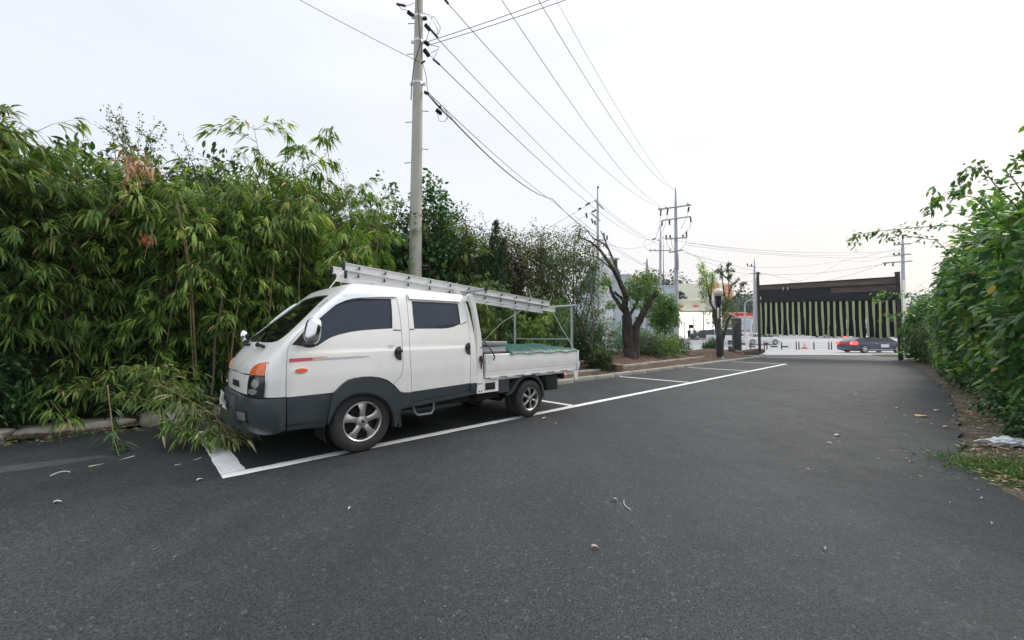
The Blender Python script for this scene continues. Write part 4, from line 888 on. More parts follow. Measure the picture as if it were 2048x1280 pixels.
# ---- a dark evergreen belt added behind the thicket to block light and sky
EB = 'dense dark evergreen bush added behind the bamboo thicket to block light'
eb = crown_plant('added_evergreen', EB, 'shrub', stems(6, 1.1, 3.4, .03), ell_pts(700, (0, 0, 2.0), (1.35, 1.2, 2.1), .3, .25, .05), 'conifer_leaf', 9, .17, .075, .24, 'ovate', .4)
eu = 0
for k_, s in enumerate(np.arange(-13, 6.5, 1.25)):
    o = place(eb, eu, bed(s, 5.3 + rng.uniform(-.2, .2), .1), rng.uniform(0, 6), (1, 1, (1.22 if s < -5 else 1.0 if s < -3.5 else .82 if s < 1 else .68) * rng.uniform(.93, 1.05)), EB); eu = 1; o['group'] = 'evergreen belt added behind the thicket'
for s in np.arange(-10.0, -5.2, .62): put_bamboo(s + rng.uniform(-.15, .15), 2.0 + rng.uniform(-.15, .3), rng.uniform(1.06, 1.15), 3)
# ---- shrubs of the undergrowth
US = 'low dark leafy shrub at the foot of the bamboo thicket'
def shrub_proto(label, H, R, n, lm, L=.075, W_=.04, k=8, rc=.15, nst=5, mu=.42, name='shrub', shape='ovate', cat='shrub'):
    return crown_plant(name, label, cat, stems(nst, R, H * .8), ell_pts(n, (0, 0, H * .52), (R, R, H * .52), .35, .28, .02), lm, k, L, W_, rc, shape, mu, foliage='foliage')
us = [shrub_proto(US, 1.1, .75, 300, 'shrub_leaf', .10, .035), shrub_proto(US, 1.3, .8, 300, 'bamboo_leaf_teal', .13, .028, shape='lance'), shrub_proto(US, .9, .7, 260, 'twig_leaf', .06, .03)]
uu = [0] * 3
for k_, s in enumerate(np.arange(-11.5, -1.6, .62)):
    i = k_ % 3; o = place(us[i], uu[i], bed(s + rng.uniform(-.2, .2), .62 + (.95 if s < -7 else .4 if s < -6 else .1) + rng.uniform(-.1, .2), .03), rng.uniform(0, 6), rng.uniform(.75, 1.05), US); uu[i] = 1; o['group'] = 'undergrowth shrubs below the bamboo'
# ---- climbing twiggy shrub with upright whips that tops the thicket
def whips(root_c, n, label, lm, spreadx=1.6, hmin=1., hmax=1.9, L=.05, base_z=3.2, name='wild_shrub', k=26, group=None):
    root = thing(name, label, 'shrub', root_c, group=group); lv = Leaves(); b = MB()
    tr = []
    for i in range(n):
        x0 = rng.uniform(-spreadx, spreadx); y0 = rng.uniform(-.5, .5); h = rng.uniform(hmin, hmax)
        a = Vector((x0 * .35, y0 * .3, .0)); m_ = Vector((x0 * .8, y0, base_z)); e_ = m_ + Vector((rng.normal(0, .32), rng.normal(0, .3), h))
        P_ = curve(a, m_, 5, 0, .25)[:-1] + curve(m_, e_, 7, .0, .12); b.tube(P_, list(np.linspace(.016, .002, len(P_))), 4, cap=False)
        d = np.array(e_ - m_); Pn = np.array([list(P_[5].lerp(P_[-1], u)) if False else list(Vector(m_).lerp(e_, u) + (P_[5 + min(6, int(u * 7))] - Vector(m_).lerp(e_, min(6, int(u * 7)) / 7)) * .8) for u in np.linspace(.02, 1, k)])
        spray(lv, Pn, np.repeat(unit(d)[None], k, 0) * .5 + rnd_dirs(k, -.2, .4), 3, L, L * .42, .45, .22, .9, .0, 'ovate', .1, .03)
        for q in range(5):
            u = rng.uniform(.05, .7); p = Vector(m_).lerp(e_, u); sd2 = rnd_dirs(1, .1, .8)[0]; l2 = rng.uniform(.25, .6); e2 = p + Vector(sd2) * l2
            b.tube([p, e2], [.004, .001], 3, cap=False); Pn = np.array([list(p.lerp(e2, w)) for w in np.linspace(.1, 1, 10)]); spray(lv, Pn, np.repeat(sd2[None], 10, 0), 3, L, L * .42, .45, .22, .9, .0, 'ovate', .1, .02)
    b.build('stem', 'twig', root, None, 'stuff'); lv.build('foliage', lm, root); return root
whips(bed(-8.4, 2.0), 6, 'wild shrub with long leafy whips rising above the bamboo at the highest crest', 'twig_leaf', .7, .9, 1.5, base_z=3.6)
whips(bed(-7.0, 2.2), 7, 'wild shrub sending thin whips over the thicket above the windscreen', 'twig_leaf', .8, .6, 1.1, base_z=3.6)
whips(bed(-5.4, 1.7), 14, 'tall twiggy bush of small leaves left of the concrete pole', 'twig_leaf', 1.1, 1.2, 1.9, base_z=3.0)
whips(bed(-4.6, 2.3), 10, 'reddish twiggy bush of small leaves nearest left of the concrete pole', 'rust_leaf', .8, .6, 1.3, base_z=2.9)
# ---- mixed trees behind the pole and truck bed
def tree_at(px, Y, top, name, label, lm, R=(1., 1., 1.2), n=260, k=8, L=.08, W_=.045, zc=None, z0=.1, rc=.17, tr=.06, shell=.3, lump=.35, shape='ovate', mu=.45, bark='bark_brown', nst=0, cat='tree', group=None, lean=0., down=.2, tw_r=.007):
    g = at(px, 700, Y); tz = at(px, top, Y).z; zc = zc if zc else tz - R[2] * .95
    tks = [(curve((0, 0, -.1), (lean, 0, tz - .2), 8, 0, .12), tr, .01)] + [(curve((0, 0, .3 + .2 * i), (R[0] * .7 * cos(2.1 * i + .4), R[1] * .7 * sin(2.1 * i + .4), zc + R[2] * .4), 6, 0, .15), tr * .55, .008) for i in range(4)]
    o = crown_plant(name, label, cat, tks, ell_pts(n, (lean * .6, 0, zc), R, shell, lump, .15), lm, k, L, W_, rc, shape, mu, bark=bark, group=group, down=down, tw_r=tw_r)
    o.location = (g.x, Y, z0); return o
tree_at(790, 9.4, 398, 'small_tree', 'small tree with round green leaves just left of the concrete pole', 'shrub_leaf', (.75, .7, 1.6), 260, 7, .085, .07, tr=.04)
tree_at(862, 9.6, 375, 'small_tree', 'heart-leaved green tree peeking out right of the concrete pole', 'shrub_leaf', (.62, .7, 1.6), 240, 7, .10, .09, tr=.045)
tree_at(900, 10.0, 425, 'small_tree', 'brownish-green leaved tree right of the pole above the cab', 'twig_leaf', (.8, .7, 1.1), 230, 9, .08, .045, tr=.05)
tree_at(750, 9.0, 440, 'small_tree', 'thin dark tree in the gap left of the pole', 'twig_leaf', (1.0, .7, 1.3), 200, 8, .06, .032, tr=.04)
# juniper with twisted spires
def juniper():
    g = at(950, 700, 10.3); root = thing('juniper', 'dark juniper with pointed twisting spires behind the truck bed', 'tree', (g.x, 10.3, .1)); lv = Leaves()
    one(lambda b: b.tube(curve((0, 0, -.1), (.15, 0, 3.3), 8, 0, .1), list(np.linspace(.07, .02, 9)), 7), 'trunk', 'bark', root, 60)
    for (dx, dz, h, w) in ((-.35, 2.4, 1.35, .20), (.12, 2.3, 1.2, .24), (.42, 2.6, 1.55, .18), (.62, 2.5, 1.15, .14), (-.1, 1.4, 1.8, .42), (.3, 1.5, 1.7, .42), (-.5, 1.5, 1.4, .3), (0.1, .5, 1.8, .6)):
        n = 330; u = rng.random(n); a = rng.uniform(0, 2 * pi, n); rr = w * (1 - u) ** .7 * rng.uniform(.4, 1.15, n) * (1 + .3 * np.sin(u * 14 + a))
        P_ = np.stack([dx + rr * np.cos(a) + .12 * u, rr * np.sin(a), dz + h * u], 1); D = np.stack([np.cos(a) * .5, np.sin(a) * .5, np.full(n, 1.)], 1)
        spray(lv, P_, D, 3, .10, .03, .4, .2, .5, -.3, 'lance', 0)
    lv.build('foliage', 'conifer_leaf', root)
juniper()
tree_at(1010, 12.0, 470, 'sparse_tree', 'sparse tree with purplish brown leaves above the ladder end', 'rust_leaf', (1.0, .8, .8), 130, 10, .08, .036, tr=.05, mu=.35, shell=.2)
tree_at(1085, 12.8, 462, 'sparse_tree', 'airy tree with small brown-green leaves over the rear rack', 'twig_leaf', (1.3, .9, .8), 150, 8, .08, .036, tr=.05, mu=.3, shell=.1)
tree_at(1150, 14.0, 480, 'sparse_tree', 'open dark-leaved tree just left of the big pruned tree', 'twig_leaf', (1.4, .9, 1.0), 170, 8, .09, .04, tr=.05, mu=.3, shell=.1)
tree_at(930, 11.8, 448, 'small_tree', 'dense green tree filling in behind the cab roof', 'bamboo_leaf_teal', (1.5, .9, 1.6), 380, 9, .09, .03, tr=.05, shape='lance')
tree_at(985, 12.4, 474, 'small_tree', 'brownish green bushy tree above the middle of the ladder', 'rust_leaf', (1.3, .9, 1.7), 520, 9, .10, .045, tr=.05, mu=.3)
tree_at(1040, 13.2, 484, 'small_tree', 'dull green bushy tree behind the tarpaulin', 'twig_leaf', (1.8, 1., 1.8), 650, 9, .11, .045, tr=.05, shape='lance', mu=.4)
tree_at(1115, 15.0, 492, 'small_tree', 'grey-green feathery tree behind the rear rack', 'twig_leaf', (2.0, 1., 2.0), 650, 9, .12, .042, tr=.05, shape='lance', mu=.5)
tree_at(870, 12.2, 470, 'small_tree', 'dark leafy tree low behind the concrete pole', 'shrub_leaf', (1.4, .9, 1.7), 400, 9, .09, .04, tr=.05)
tree_at(720, 10.4, 480, 'small_tree', 'dark leafy tree low behind the front of the ladder', 'shrub_leaf', (1.5, .9, 1.9), 420, 9, .09, .04, tr=.05)
# dark bushes below them
for px, Y, h_, r_, lm, lb in ((1180, 14.2, 1.5, .8, 'shrub_leaf', 'dark bush between the truck tail and the pruned tree'), (1215, 17.5, 1.9, .9, 'bamboo_leaf_teal', 'bluish-green bush behind the pruned tree on its left'),
        (1300, 17.4, 1.35, .85, 'bamboo_leaf', 'thick grassy green bush right of the pruned tree trunk'), (1330, 18.2, 1.15, .75, 'bamboo_leaf', 'second grassy green bush right of the pruned tree'), (1352, 20., 1.1, .7, 'shrub_leaf', 'small leafy bush below the tall grey power pole'), (1265, 19., 1.5, 1.1, 'shrub_leaf', 'dark bush filling the gap behind the pruned trunk'), (1425, 24., .9, .55, 'shrub_leaf', 'small round bush behind the black lamp post'), (1150, 16.5, 1.9, 1.0, 'twig_leaf', 'brown-green bush in front of the grey building'), (1200, 12.9, .55, .35, 'twig_leaf', 'tiny weed clump near the wooden block')):
    g = at(px, 700, Y); o = shrub_proto(lb, h_, r_, 300, lm, .13 if 'bamboo' in lm else .08, .022 if 'bamboo' in lm else .04, shape='lance' if 'bamboo' in lm else 'ovate'); o.location = (g.x, Y, .15)
g = at(1332, 700, 20.5); tr_ = tree_at(1328, 20.5, 590, 'small_tree', 'bright green drooping tree in front of the blue-grey wall', 'bright_leaf', (.85, .7, 1.05), 330, 9, .16, .05, tr=.06, shape='lance', down=.6, z0=.1)

# ---- the pruned tree: limbs drawn as they grow
def p3(x, y, Y): return at(1150 + x / 3.2, 360 + y / 3.2, Y)
def p5(x, y, Y): return at(1340 + x / 5.335, 500 + y / 5.335, Y)
def limb_tree(name, label, base, limbs, crowns, bark, trunk_label=None):
    root = thing(name, label, 'tree', base); inv = Matrix.Translation(-Vector(base)); n_ = 0
    for nm, P_, r0, r1, cut in limbs:
        P_ = [inv @ Vector(q) for q in P_]; Q = []
        for i in range(len(P_) - 1):
            for w in (0, .33, .66): Q.append(P_[i].lerp(P_[i + 1], w) + Vector(rnd_dirs(1)[0]) * r1 * .35)
        Q.append(P_[-1]); m_ = len(Q)
        o = one(lambda b: b.tube(Q, list(np.linspace(r0, r1, m_)), 10 if r0 > .08 else 6, rough=.10), nm, bark, root, 60)
        if cut: one(lambda b: b.tube([Q[-1], Q[-1] + (Q[-1] - Q[-2]).normalized() * .02], [r1 * .97, r1 * .9], 10), 'cut_face', 'bark_brown', o)
    for nm, pts, lm, k, L, W_, rc, shape, mu in crowns:
        pts = np.array([list(inv @ Vector(q)) for q in pts]); kk = len(pts) * k; k = int(k * 1.8); kk = len(pts) * k; lv = Leaves(); Pk = np.repeat(pts, k, 0); oo = rnd_dirs(kk) * rng.random((kk, 1)) ** .5 * rc
        Tt = np.clip(np.repeat(rng.normal(mu, .14, len(pts)), k) + rng.normal(0, .12, kk), 0, 1)
        lv.add(Pk + oo, unit(oo) + rnd_dirs(kk) * .6 + np.array([0, 0, -.35]), np.array([0, 0, 1.]) + rnd_dirs(kk) * .6, L * rng.uniform(.6, 1.2, kk), W_ * rng.uniform(.7, 1.2, kk), Tt, shape, .25)
        lv.build(nm, lm, root)
    return root
def cl(f, pts, Y, n, rx, ry, rY=.5):
    out = []
    for (x, y) in pts:
        for i in range(n): out.append(f(x + rng.normal(0, rx), y + rng.normal(0, ry), Y + rng.normal(0, rY)))
    return out
YT = 16.0; A3 = lambda pts, dY=0: [p3(x, y, YT + dY * i / max(1, len(pts) - 1)) for i, (x, y) in enumerate(pts)]
big = limb_tree('pruned_tree', 'large pruned tree with thick sawn-off limbs on the soil bed beyond the truck', p3(355, 1165, YT),
    [('trunk', A3([(360, 1185), (352, 1120), (350, 1040), (345, 950), (332, 865)]), .28, .19, False),
     ('trunk', A3([(385, 1180), (390, 1080), (385, 1000), (400, 920), (435, 845), (480, 775), (522, 715)]), .17, .12, True),
     ('limb', A3([(335, 880), (318, 810), (322, 740), (292, 665), (258, 592), (218, 530), (165, 455), (100, 395), (25, 365)], -1.2), .15, .02, False),
     ('limb', A3([(300, 680), (280, 610), (262, 560), (240, 500), (212, 440), (190, 375), (165, 325)], .6), .075, .02, False),
     ('limb', A3([(262, 590), (262, 540), (262, 508)], .2), .06, .045, True),
     ('limb', A3([(325, 850), (285, 800), (248, 745), (225, 690), (214, 640)], .5), .095, .06, True),
     ('limb', A3([(325, 790), (295, 755), (256, 718)], -.5), .055, .05, True),
     ('limb', A3([(345, 870), (380, 820), (405, 745), (425, 690)], .6), .07, .05, True),
     ('limb', A3([(432, 860), (450, 800), (465, 740), (478, 685)], .5), .11, .09, True),
     ('limb', A3([(212, 440), (180, 405), (120, 375), (80, 330), (20, 310)], -.6), .04, .01, False),
     ('limb', A3([(258, 592), (200, 540), (150, 500), (60, 470), (10, 480)], .4), .035, .01, False)],
    [('foliage', cl(p3, [(410, 640), (450, 650), (480, 640), (380, 700), (440, 720), (355, 740), (400, 790), (440, 690), (350, 690), (500, 690), (470, 620)], YT, 13, 20, 22), 'bright_leaf', 9, .14, .045, .22, 'lance', .55),
     ('foliage', cl(p3, [(200, 640), (170, 650), (235, 800), (215, 790), (340, 650)], YT, 6, 14, 10), 'bright_leaf', 8, .12, .045, .18, 'lance', .5),
     ('foliage', cl(p3, [(10, 340), (40, 370), (70, 430), (20, 480), (50, 520), (90, 500), (120, 470), (40, 320), (130, 400), (60, 560)], YT - 1.2, 7, 16, 14), 'rust_leaf', 7, .09, .045, .2, 'ovate', .4)], 'bark')
YL = 21.; A5 = lambda pts, dY=0: [p5(x, y, YL + dY * i / max(1, len(pts) - 1)) for i, (x, y) in enumerate(pts)]
L5 = [([(470, 640), (432, 560), (412, 440), (385, 320), (358, 210), (340, 130)], .5), ([(435, 570), (440, 420), (455, 300), (450, 250)], -.4), ([(500, 780), (560, 690), (600, 600), (630, 470), (625, 300), (618, 190), (640, 140)], .3), ([(600, 560), (572, 430), (556, 290), (545, 160)], -.3), ([(628, 470), (655, 380), (735, 305)], .2), ([(612, 560), (700, 505), (770, 400), (805, 350)], .4), ([(600, 300), (540, 240), (490, 210)], .1)]
second = limb_tree('street_tree', 'lopped tree with tufted upright shoots directly behind the globe lamp post', p5(545, 1190, YL),
    [('trunk', A5([(548, 1210), (545, 1060), (530, 900), (500, 770), (470, 640)]), .17, .11, False), ('trunk', A5([(556, 980), (580, 880), (615, 760), (650, 700)]), .08, .05, True)] +
    [('limb', A5(p, d), .06 if i < 1 else .04, .012, False) for i, (p, d) in enumerate(L5)],
    [('foliage', cl(p5, [(340, 160), (350, 220), (370, 290), (340, 290), (390, 360), (360, 390), (420, 400), (340, 340), (445, 270), (470, 280), (450, 340)], YL, 11, 16, 22, .35), 'bamboo_leaf', 7, .14, .035, .16, 'lance', .5),
     ('foliage', cl(p5, [(560, 480), (600, 600), (650, 560), (560, 700), (620, 690), (600, 780), (640, 790), (420, 640), (390, 500), (360, 480), (540, 620), (680, 640), (430, 770), (560, 820), (640, 500), (580, 560)], YL, 10, 24, 28, .4), 'bamboo_leaf', 7, .13, .04, .2, 'lance', .45),
     ('foliage', [p5(x + (x2 - x) * u + rng.normal(0, 5), y + (y2 - y) * u + rng.normal(0, 5), YL) for (x, y, x2, y2) in ((630, 330, 612, 150), (610, 170, 640, 135), (550, 300, 545, 160), (650, 390, 735, 305), (590, 220, 680, 210), (705, 500, 775, 390), (760, 360, 810, 350), (490, 215, 545, 245), (620, 300, 650, 270)) for u in np.linspace(0, 1, 12)], 'shrub_leaf', 5, .10, .05, .07, 'ovate', .35)], 'bark')

# ---- right-hand hedge
HB = 'dense leafy shrub in the overgrown hedge along the right edge of the asphalt'
def hedge_proto(H, R, n, lm, L, W_):
    o = crown_plant('hedge_shrub', HB, 'shrub', stems(6, R * 1.1, H * .85, .022), ell_pts(n, (0, 0, H * .5), (R, R, H * .53), .45, .30, .02), lm, 9, L, W_, .2, 'ovate', .42, down=.35); return o
hp_ = [hedge_proto(3.2, 1.1, 560, 'hedge_leaf', .145, .085), hedge_proto(3.0, 1.1, 700, 'hedge_leaf', .11, .065), hedge_proto(3.3, 1.0, 520, 'hedge_leaf', .16, .08), hedge_proto(2.8, 1.1, 760, 'twig_leaf', .085, .04)]
hu = [0] * 4
def put_hedge(x, y, s_, i=None, lab=HB):
    i = int(rng.integers(0, 4)) if i is None else i; o = place(hp_[i], hu[i], (x, y, -.02), rng.uniform(0, 6.28), s_, lab); hu[i] = 1; o['group'] = 'shrubs of the right hedge'; return o
vpts = [Vector((x, y, 0)) for x, y in verge[:13]]
def along(vs, step):
    out = []; acc = 0.
    for a, b in zip(vs, vs[1:]):
        l_ = (b - a).length; t = (b - a) / l_
        while acc < l_: out.append((a + t * acc, t)); acc += step
        acc -= l_
    return out
for k_, (p, t) in enumerate(along(vpts, 1.15)):
    o_ = Vector((-t.y, t.x, 0)); o_ = -o_ if o_.x < 0 else o_
    far_ = p.y > 9
    if p.y < 4.1: continue
    q = p + o_ * (1.3 if far_ else 1.65 if p.y > 5 else 2.1); put_hedge(q.x, q.y, rng.uniform(.88, 1.0) if p.y > 11.5 else rng.uniform(1.0, 1.14))
    q = p + o_ * (2.8 if p.y > 5 else 3.2); put_hedge(q.x, q.y, rng.uniform(1.12, 1.24) if p.y < 11.5 else rng.uniform(1.0, 1.12))
    if k_ % 2 == 0: q = p + o_ * 4.4; put_hedge(q.x, q.y, rng.uniform(1.15, 1.3))
# low shrubs trailing at its foot
lowp = [shrub_proto('low trailing leafy shrub at the foot of the right hedge', .8, .55, 240, 'hedge_leaf', .07, .045), shrub_proto('low trailing leafy shrub at the foot of the right hedge', .65, .6, 240, 'shrub_leaf', .08, .05)]
lu = [0, 0]
for k_, (p, t) in enumerate(along(vpts[1:], .95)):
    o_ = Vector((-t.y, t.x, 0)); o_ = -o_ if o_.x < 0 else o_
    if p.y < 4.6: continue
    q = p + o_ * rng.uniform(.78, 1.0); o = place(lowp[k_ % 2], lu[k_ % 2], (q.x, q.y, -.03), rng.uniform(0, 6), rng.uniform(.7, 1.1)); lu[k_ % 2] = 1; o['group'] = 'low shrubs at the foot of the right hedge'
# arching leafy sprays thrown out of the hedge
def arch_spray(name, P_, label, lm, L, W_, k=3, side=.0, r=.008, cat='branch'):
    P_ = [Vector(p) for p in P_]; o0 = P_[0]; root = thing(name, label, cat, o0); Q = [p - o0 for p in P_]
    fine = []
    for i in range(len(Q) - 1):
        for w in np.linspace(0, 1, 8, endpoint=False): fine.append(Q[i].lerp(Q[i + 1], w))
    one(lambda b: b.tube(Q, list(np.linspace(r, .002, len(Q))), 5), 'stem', 'twig', root, 60); lv = Leaves()
    P2 = np.array([list(q) for q in fine]); D = np.gradient(P2, axis=0); spray(lv, P2 + rng.normal(0, side, P2.shape), unit(D), k, L, W_, .45, .2, 1., .35, 'ovate', .2, .03)
    lv.build('foliage', lm, root); return root
arch_spray('vine_spray', [at(1960, 470, 6.2), at(1900, 450, 6.2), at(1830, 455, 6.3), at(1760, 462, 6.4), at(1722, 468, 6.5), at(1700, 488, 6.5)], 'long drooping vine spray reaching furthest left from the right hedge', 'hedge_leaf', .085, .036, 4, .03)
arch_spray('vine_spray', [at(1940, 540, 6.3), at(1870, 480, 6.3), at(1800, 470, 6.4), at(1768, 480, 6.4)], 'shorter vine spray just under the longest one', 'hedge_leaf', .085, .036, 3, .03)
arch_spray('vine_spray', [at(2010, 450, 5.4), at(1950, 395, 5.4), at(1890, 385, 5.5), at(1860, 420, 5.5)], 'arching vine spray over the top of the right hedge', 'hedge_leaf', .10, .045, 7, .06)
arch_spray('vine_spray', [at(2040, 420, 5.), at(1990, 370, 5.), at(1960, 330, 5.), at(1932, 345, 5.), at(1920, 375, 5.)], 'upright vine spray with curled tip against the sky', 'hedge_leaf', .08, .04, 3, .03)
arch_spray('vine_spray', [at(2070, 420, 4.9), at(2020, 350, 4.9), at(2035, 318, 4.9), at(2075, 300, 4.9)], 'vine spray cut by the right edge of the picture', 'hedge_leaf', .08, .04, 4, .04)
arch_spray('vine_spray', [at(1900, 620, 8.2), at(1840, 590, 8.4), at(1780, 588, 8.6), at(1742, 600, 8.8)], 'light green spray hanging in front of the gate top', 'hedge_leaf', .10, .04, 4, .06)
arch_spray('vine_spray', [at(1860, 640, 12), at(1800, 625, 12.2), at(1765, 630, 12.4)], 'small pale spray in front of the right end of the gate', 'hedge_leaf', .12, .06, 6, .1)
for x_, y_, k_ in ((11.7, 9.0, 1.26), (13.4, 10.4, 1.22), (10.3, 7.3, 1.22), (15.6, 12.2, 1.15), (19.9, 18.5, .92), (9.2, 6.0, 1.12)): put_hedge(x_, y_, k_, None, 'tall dense shrub at the back of the right hedge')['group'] = 'tall shrubs at the back of the right hedge'

# ---- cut bamboo lying over the edging stones in front of the bumper
def cane(P_, label, k=5, lm='bamboo_leaf', L=.15, W_=.024, r=.007, dens=1., side=.10, sub=3):
    P_ = [Vector(p) for p in P_]; o0 = P_[0]; root = thing('bamboo_branch', label, 'branch', o0); Q = [p - o0 for p in P_]
    one(lambda b: b.tube(Q, list(np.linspace(r, .002, len(Q))), 6), 'cane', 'culm', root, 60); lv = Leaves(); br = MB(); fine = []
    for i in range(len(Q) - 1):
        n = max(2, int((Q[i + 1] - Q[i]).length / .07 * dens))
        for w in np.linspace(0, 1, n, endpoint=False): fine.append((Q[i].lerp(Q[i + 1], w), (Q[i + 1] - Q[i]).normalized()))
    for q, d in fine:
        for j in range(sub):
            a = Vector(rnd_dirs(1, -.5, .8)[0]); e_ = q + (d * .7 + a) * side * rng.uniform(.4, 1.6)
            br.tube([q, e_], [.002, .001], 3, cap=False); spray(lv, np.array(e_), np.array(d * .5 + a), k, L, W_, .5, .25, .6, .45, 'lance', .4, .015)
    br.build('twig', 'culm', root, None, 'stuff'); lv.build('foliage', lm, root); return root
cane([at(60, 787, 5.1), at(170, 778, 4.9), at(280, 797, 4.75), at(380, 822, 4.65), at(470, 872, 4.45)], 'longest fallen bamboo branch, running from the left shrubs to the front bumper', 4, 'bamboo_leaf', dens=.6)
cane([at(150, 775, 5.1), at(230, 742, 5.0), at(320, 735, 4.9), at(380, 745, 4.9)], 'fallen bamboo branch arching up behind the longest one', 5, 'bamboo_leaf', dens=.8)
cane([at(215, 770, 4.8), at(222, 830, 4.55), at(228, 880, 4.3), at(238, 912, 4.08)], 'thin bamboo shoot hanging furthest left down onto the asphalt', 3, 'bamboo_leaf_teal', dens=.7, side=.05, sub=2)
cane([at(318, 790, 4.7), at(328, 840, 4.5), at(332, 885, 4.28)], 'thin bamboo shoot hanging down onto the asphalt left of the bumper', 3, 'bamboo_leaf', dens=.7, side=.05, sub=2)
cane([at(300, 760, 4.8), at(360, 790, 4.6), at(430, 830, 4.5), at(455, 870, 4.35)], 'leafy fallen bamboo branch touching the front bumper', 4, 'pale_leaf', dens=.8, side=.12)
cane([at(330, 800, 4.75), at(390, 830, 4.5), at(430, 868, 4.3), at(480, 880, 4.2)], 'withering pale bamboo branch lying at the end of the bay line', 4, 'pale_leaf', L=.14, dens=.9, side=.10)
cane([at(260, 735, 5.2), at(330, 770, 4.9), at(400, 790, 4.8), at(440, 800, 4.8)], 'green bamboo branch piled on top beside the bumper', 5, 'bamboo_leaf', dens=.9, side=.14)
cane([at(350, 850, 4.5), at(385, 870, 4.35), at(420, 880, 4.25)], 'short pale bamboo sprig on the asphalt before the bumper', 4, 'bamboo_leaf', L=.12, dens=1.0, side=.07)
cane([at(100, 800, 5.0), at(125, 830, 4.9), at(150, 850, 4.8)], 'small bamboo sprig over the long flat stone', 4, 'bamboo_leaf', dens=.8, side=.08)
# bare canes that stand out in front of the thicket
def bare(P_, r0, r1, label, m='culm', nm='dry_cane'):
    P_ = [Vector(p) for p in P_]; Q = []
    for i in range(len(P_) - 1):
        for w in (0, .5): Q.append(P_[i].lerp(P_[i + 1], w) + Vector(rnd_dirs(1)[0]) * .006)
    Q.append(P_[-1]); b = MB(); b.tube(Q, list(np.linspace(r0, r1, len(Q))), 7)
    for q in range(4):
        i = random.randrange(2, len(Q)); a = Q[i] if i < len(Q) else Q[-1]; e_ = a + Vector((rng.uniform(-.25, .25), rng.uniform(-.1, .1), rng.uniform(.1, .35))); b.tube([a, e_], [.004, .001], 4)
    o = b.build(nm, m, None, 60); tag(o, label, 'bamboo cane')
bare([at(528, 790, 6.3), at(532, 700, 6.35), at(540, 600, 6.4), at(552, 500, 6.45), at(578, 375, 6.5)], .013, .005, 'tall straight dry cane standing just above the windscreen')
bare([at(383, 560, 5.6), at(372, 480, 5.55), at(358, 430, 5.55), at(345, 375, 5.5)][0:0] + [at(395, 760, 5.9), at(383, 560, 5.7), at(372, 480, 5.6), at(358, 430, 5.55), at(345, 375, 5.5)], .014, .006, 'yellow forked cane in the middle of the bamboo thicket')
bare([at(388, 760, 5.85), at(378, 545, 5.65), at(362, 450, 5.5), at(352, 395, 5.5)], .008, .005, 'thinner yellow cane beside the forked one')
bare([at(455, 800, 5.9), at(462, 720, 5.9), at(472, 640, 5.9), at(483, 560, 5.95)], .010, .005, 'pale dry cane to the left of the far wing mirror')
bare([at(424, 790, 5.9), at(430, 680, 5.9), at(445, 600, 5.9), at(425, 560, 5.9), at(438, 530, 5.9)], .016, .008, 'crooked grey stem low in the thicket left of the cab', 'twig')
bare([at(596, 700, 7.0), at(598, 540, 7.), at(606, 480, 7.)], .012, .006, 'brown cane behind the windscreen top', 'bark_brown')
bare([at(940, 690, 9.8), at(948, 600, 9.8), at(952, 520, 9.8)], .016, .008, 'reddish bare stem behind the guard post', 'bark_brown')
bare([at(1190, 720, 12.8), at(1165, 650, 12.9), at(1120, 560, 13.)], .04, .015, 'leaning dark stem behind the rear rack', 'bark', 'bare_stem')
bare([at(1182, 720, 13.), at(1186, 640, 13.), at(1178, 560, 13.)], .03, .012, 'slim upright stem right of the rear rack', 'bark_brown', 'bare_stem')
# dry brown leaf tuft and red leaf tuft in the thicket
def tuft(c, n, r, lm, L, W_, label, nm='leaf_tuft', dn=.9):
    root = thing(nm, label, 'leaves', c); lv = Leaves(); P_ = rng.normal(0, 1, (n, 3)) * np.array(r); spray(lv, P_, rnd_dirs(n, -.9, .4), 4, L, W_, .5, .3, .95, dn * .5, 'lance', .3); lv.build('foliage', lm, root)
    one(lambda b: b.tube([(0, 0, -.25), (0, .05, 0), (.03, .1, .25)], .004, 4), 'stem', 'twig', root)
tuft(at(272, 335, 4.75), 26, (.09, .06, .09), 'dry_leaf', .14, .030, 'tuft of dead orange-brown bamboo leaves high in the thicket')
tuft(at(290, 480, 4.9), 9, (.035, .03, .025), 'red_leaf', .045, .025, 'small cluster of red leaves in the middle of the bamboo')
# grass tufts and litter
def grass(c, n, r, h, label, nm='grass', kind='stuff', lm='grass_blade'):
    lv = Leaves(); P_ = np.stack([rng.normal(0, r[0], n), rng.normal(0, r[1], n), np.zeros(n)], 1); D = rnd_dirs(n, .3, 1.); D[:, 2] += .6
    lv.add(P_, D, rnd_dirs(n), h * rng.uniform(.5, 1.2, n), .009, tints(n, .5, .25), 'lance', .5); o = lv.build(nm, lm, None, kind); o.location = c; tag(o, label, 'grass'); return o
grass((4.62, 3.62, -.02), 1500, (.22, .22), .20, 'bright green grass tuft on the right verge'); grass((5.1, 3.5, .0), 1200, (.35, .25), .20, 'grass at the right edge of the picture')
grass((24.6, 24.6, .03), 2500, (.8, .6), .12, 'small lawn patch at the foot of the right gate post')
P_ = [bed(rng.uniform(1.5, 17), rng.uniform(.25, .9), .09) for i in range(500)]; lv = Leaves(); lv.add([list(p) for p in P_], unit(rnd_dirs(500, .3, 1) + np.array([0, 0, .6])), rnd_dirs(500), .12, .012, tints(500, .5, .3), 'lance', .4); tag(lv.build('weeds', 'grass_blade'), 'thin weeds between the two kerb rows', 'weeds')
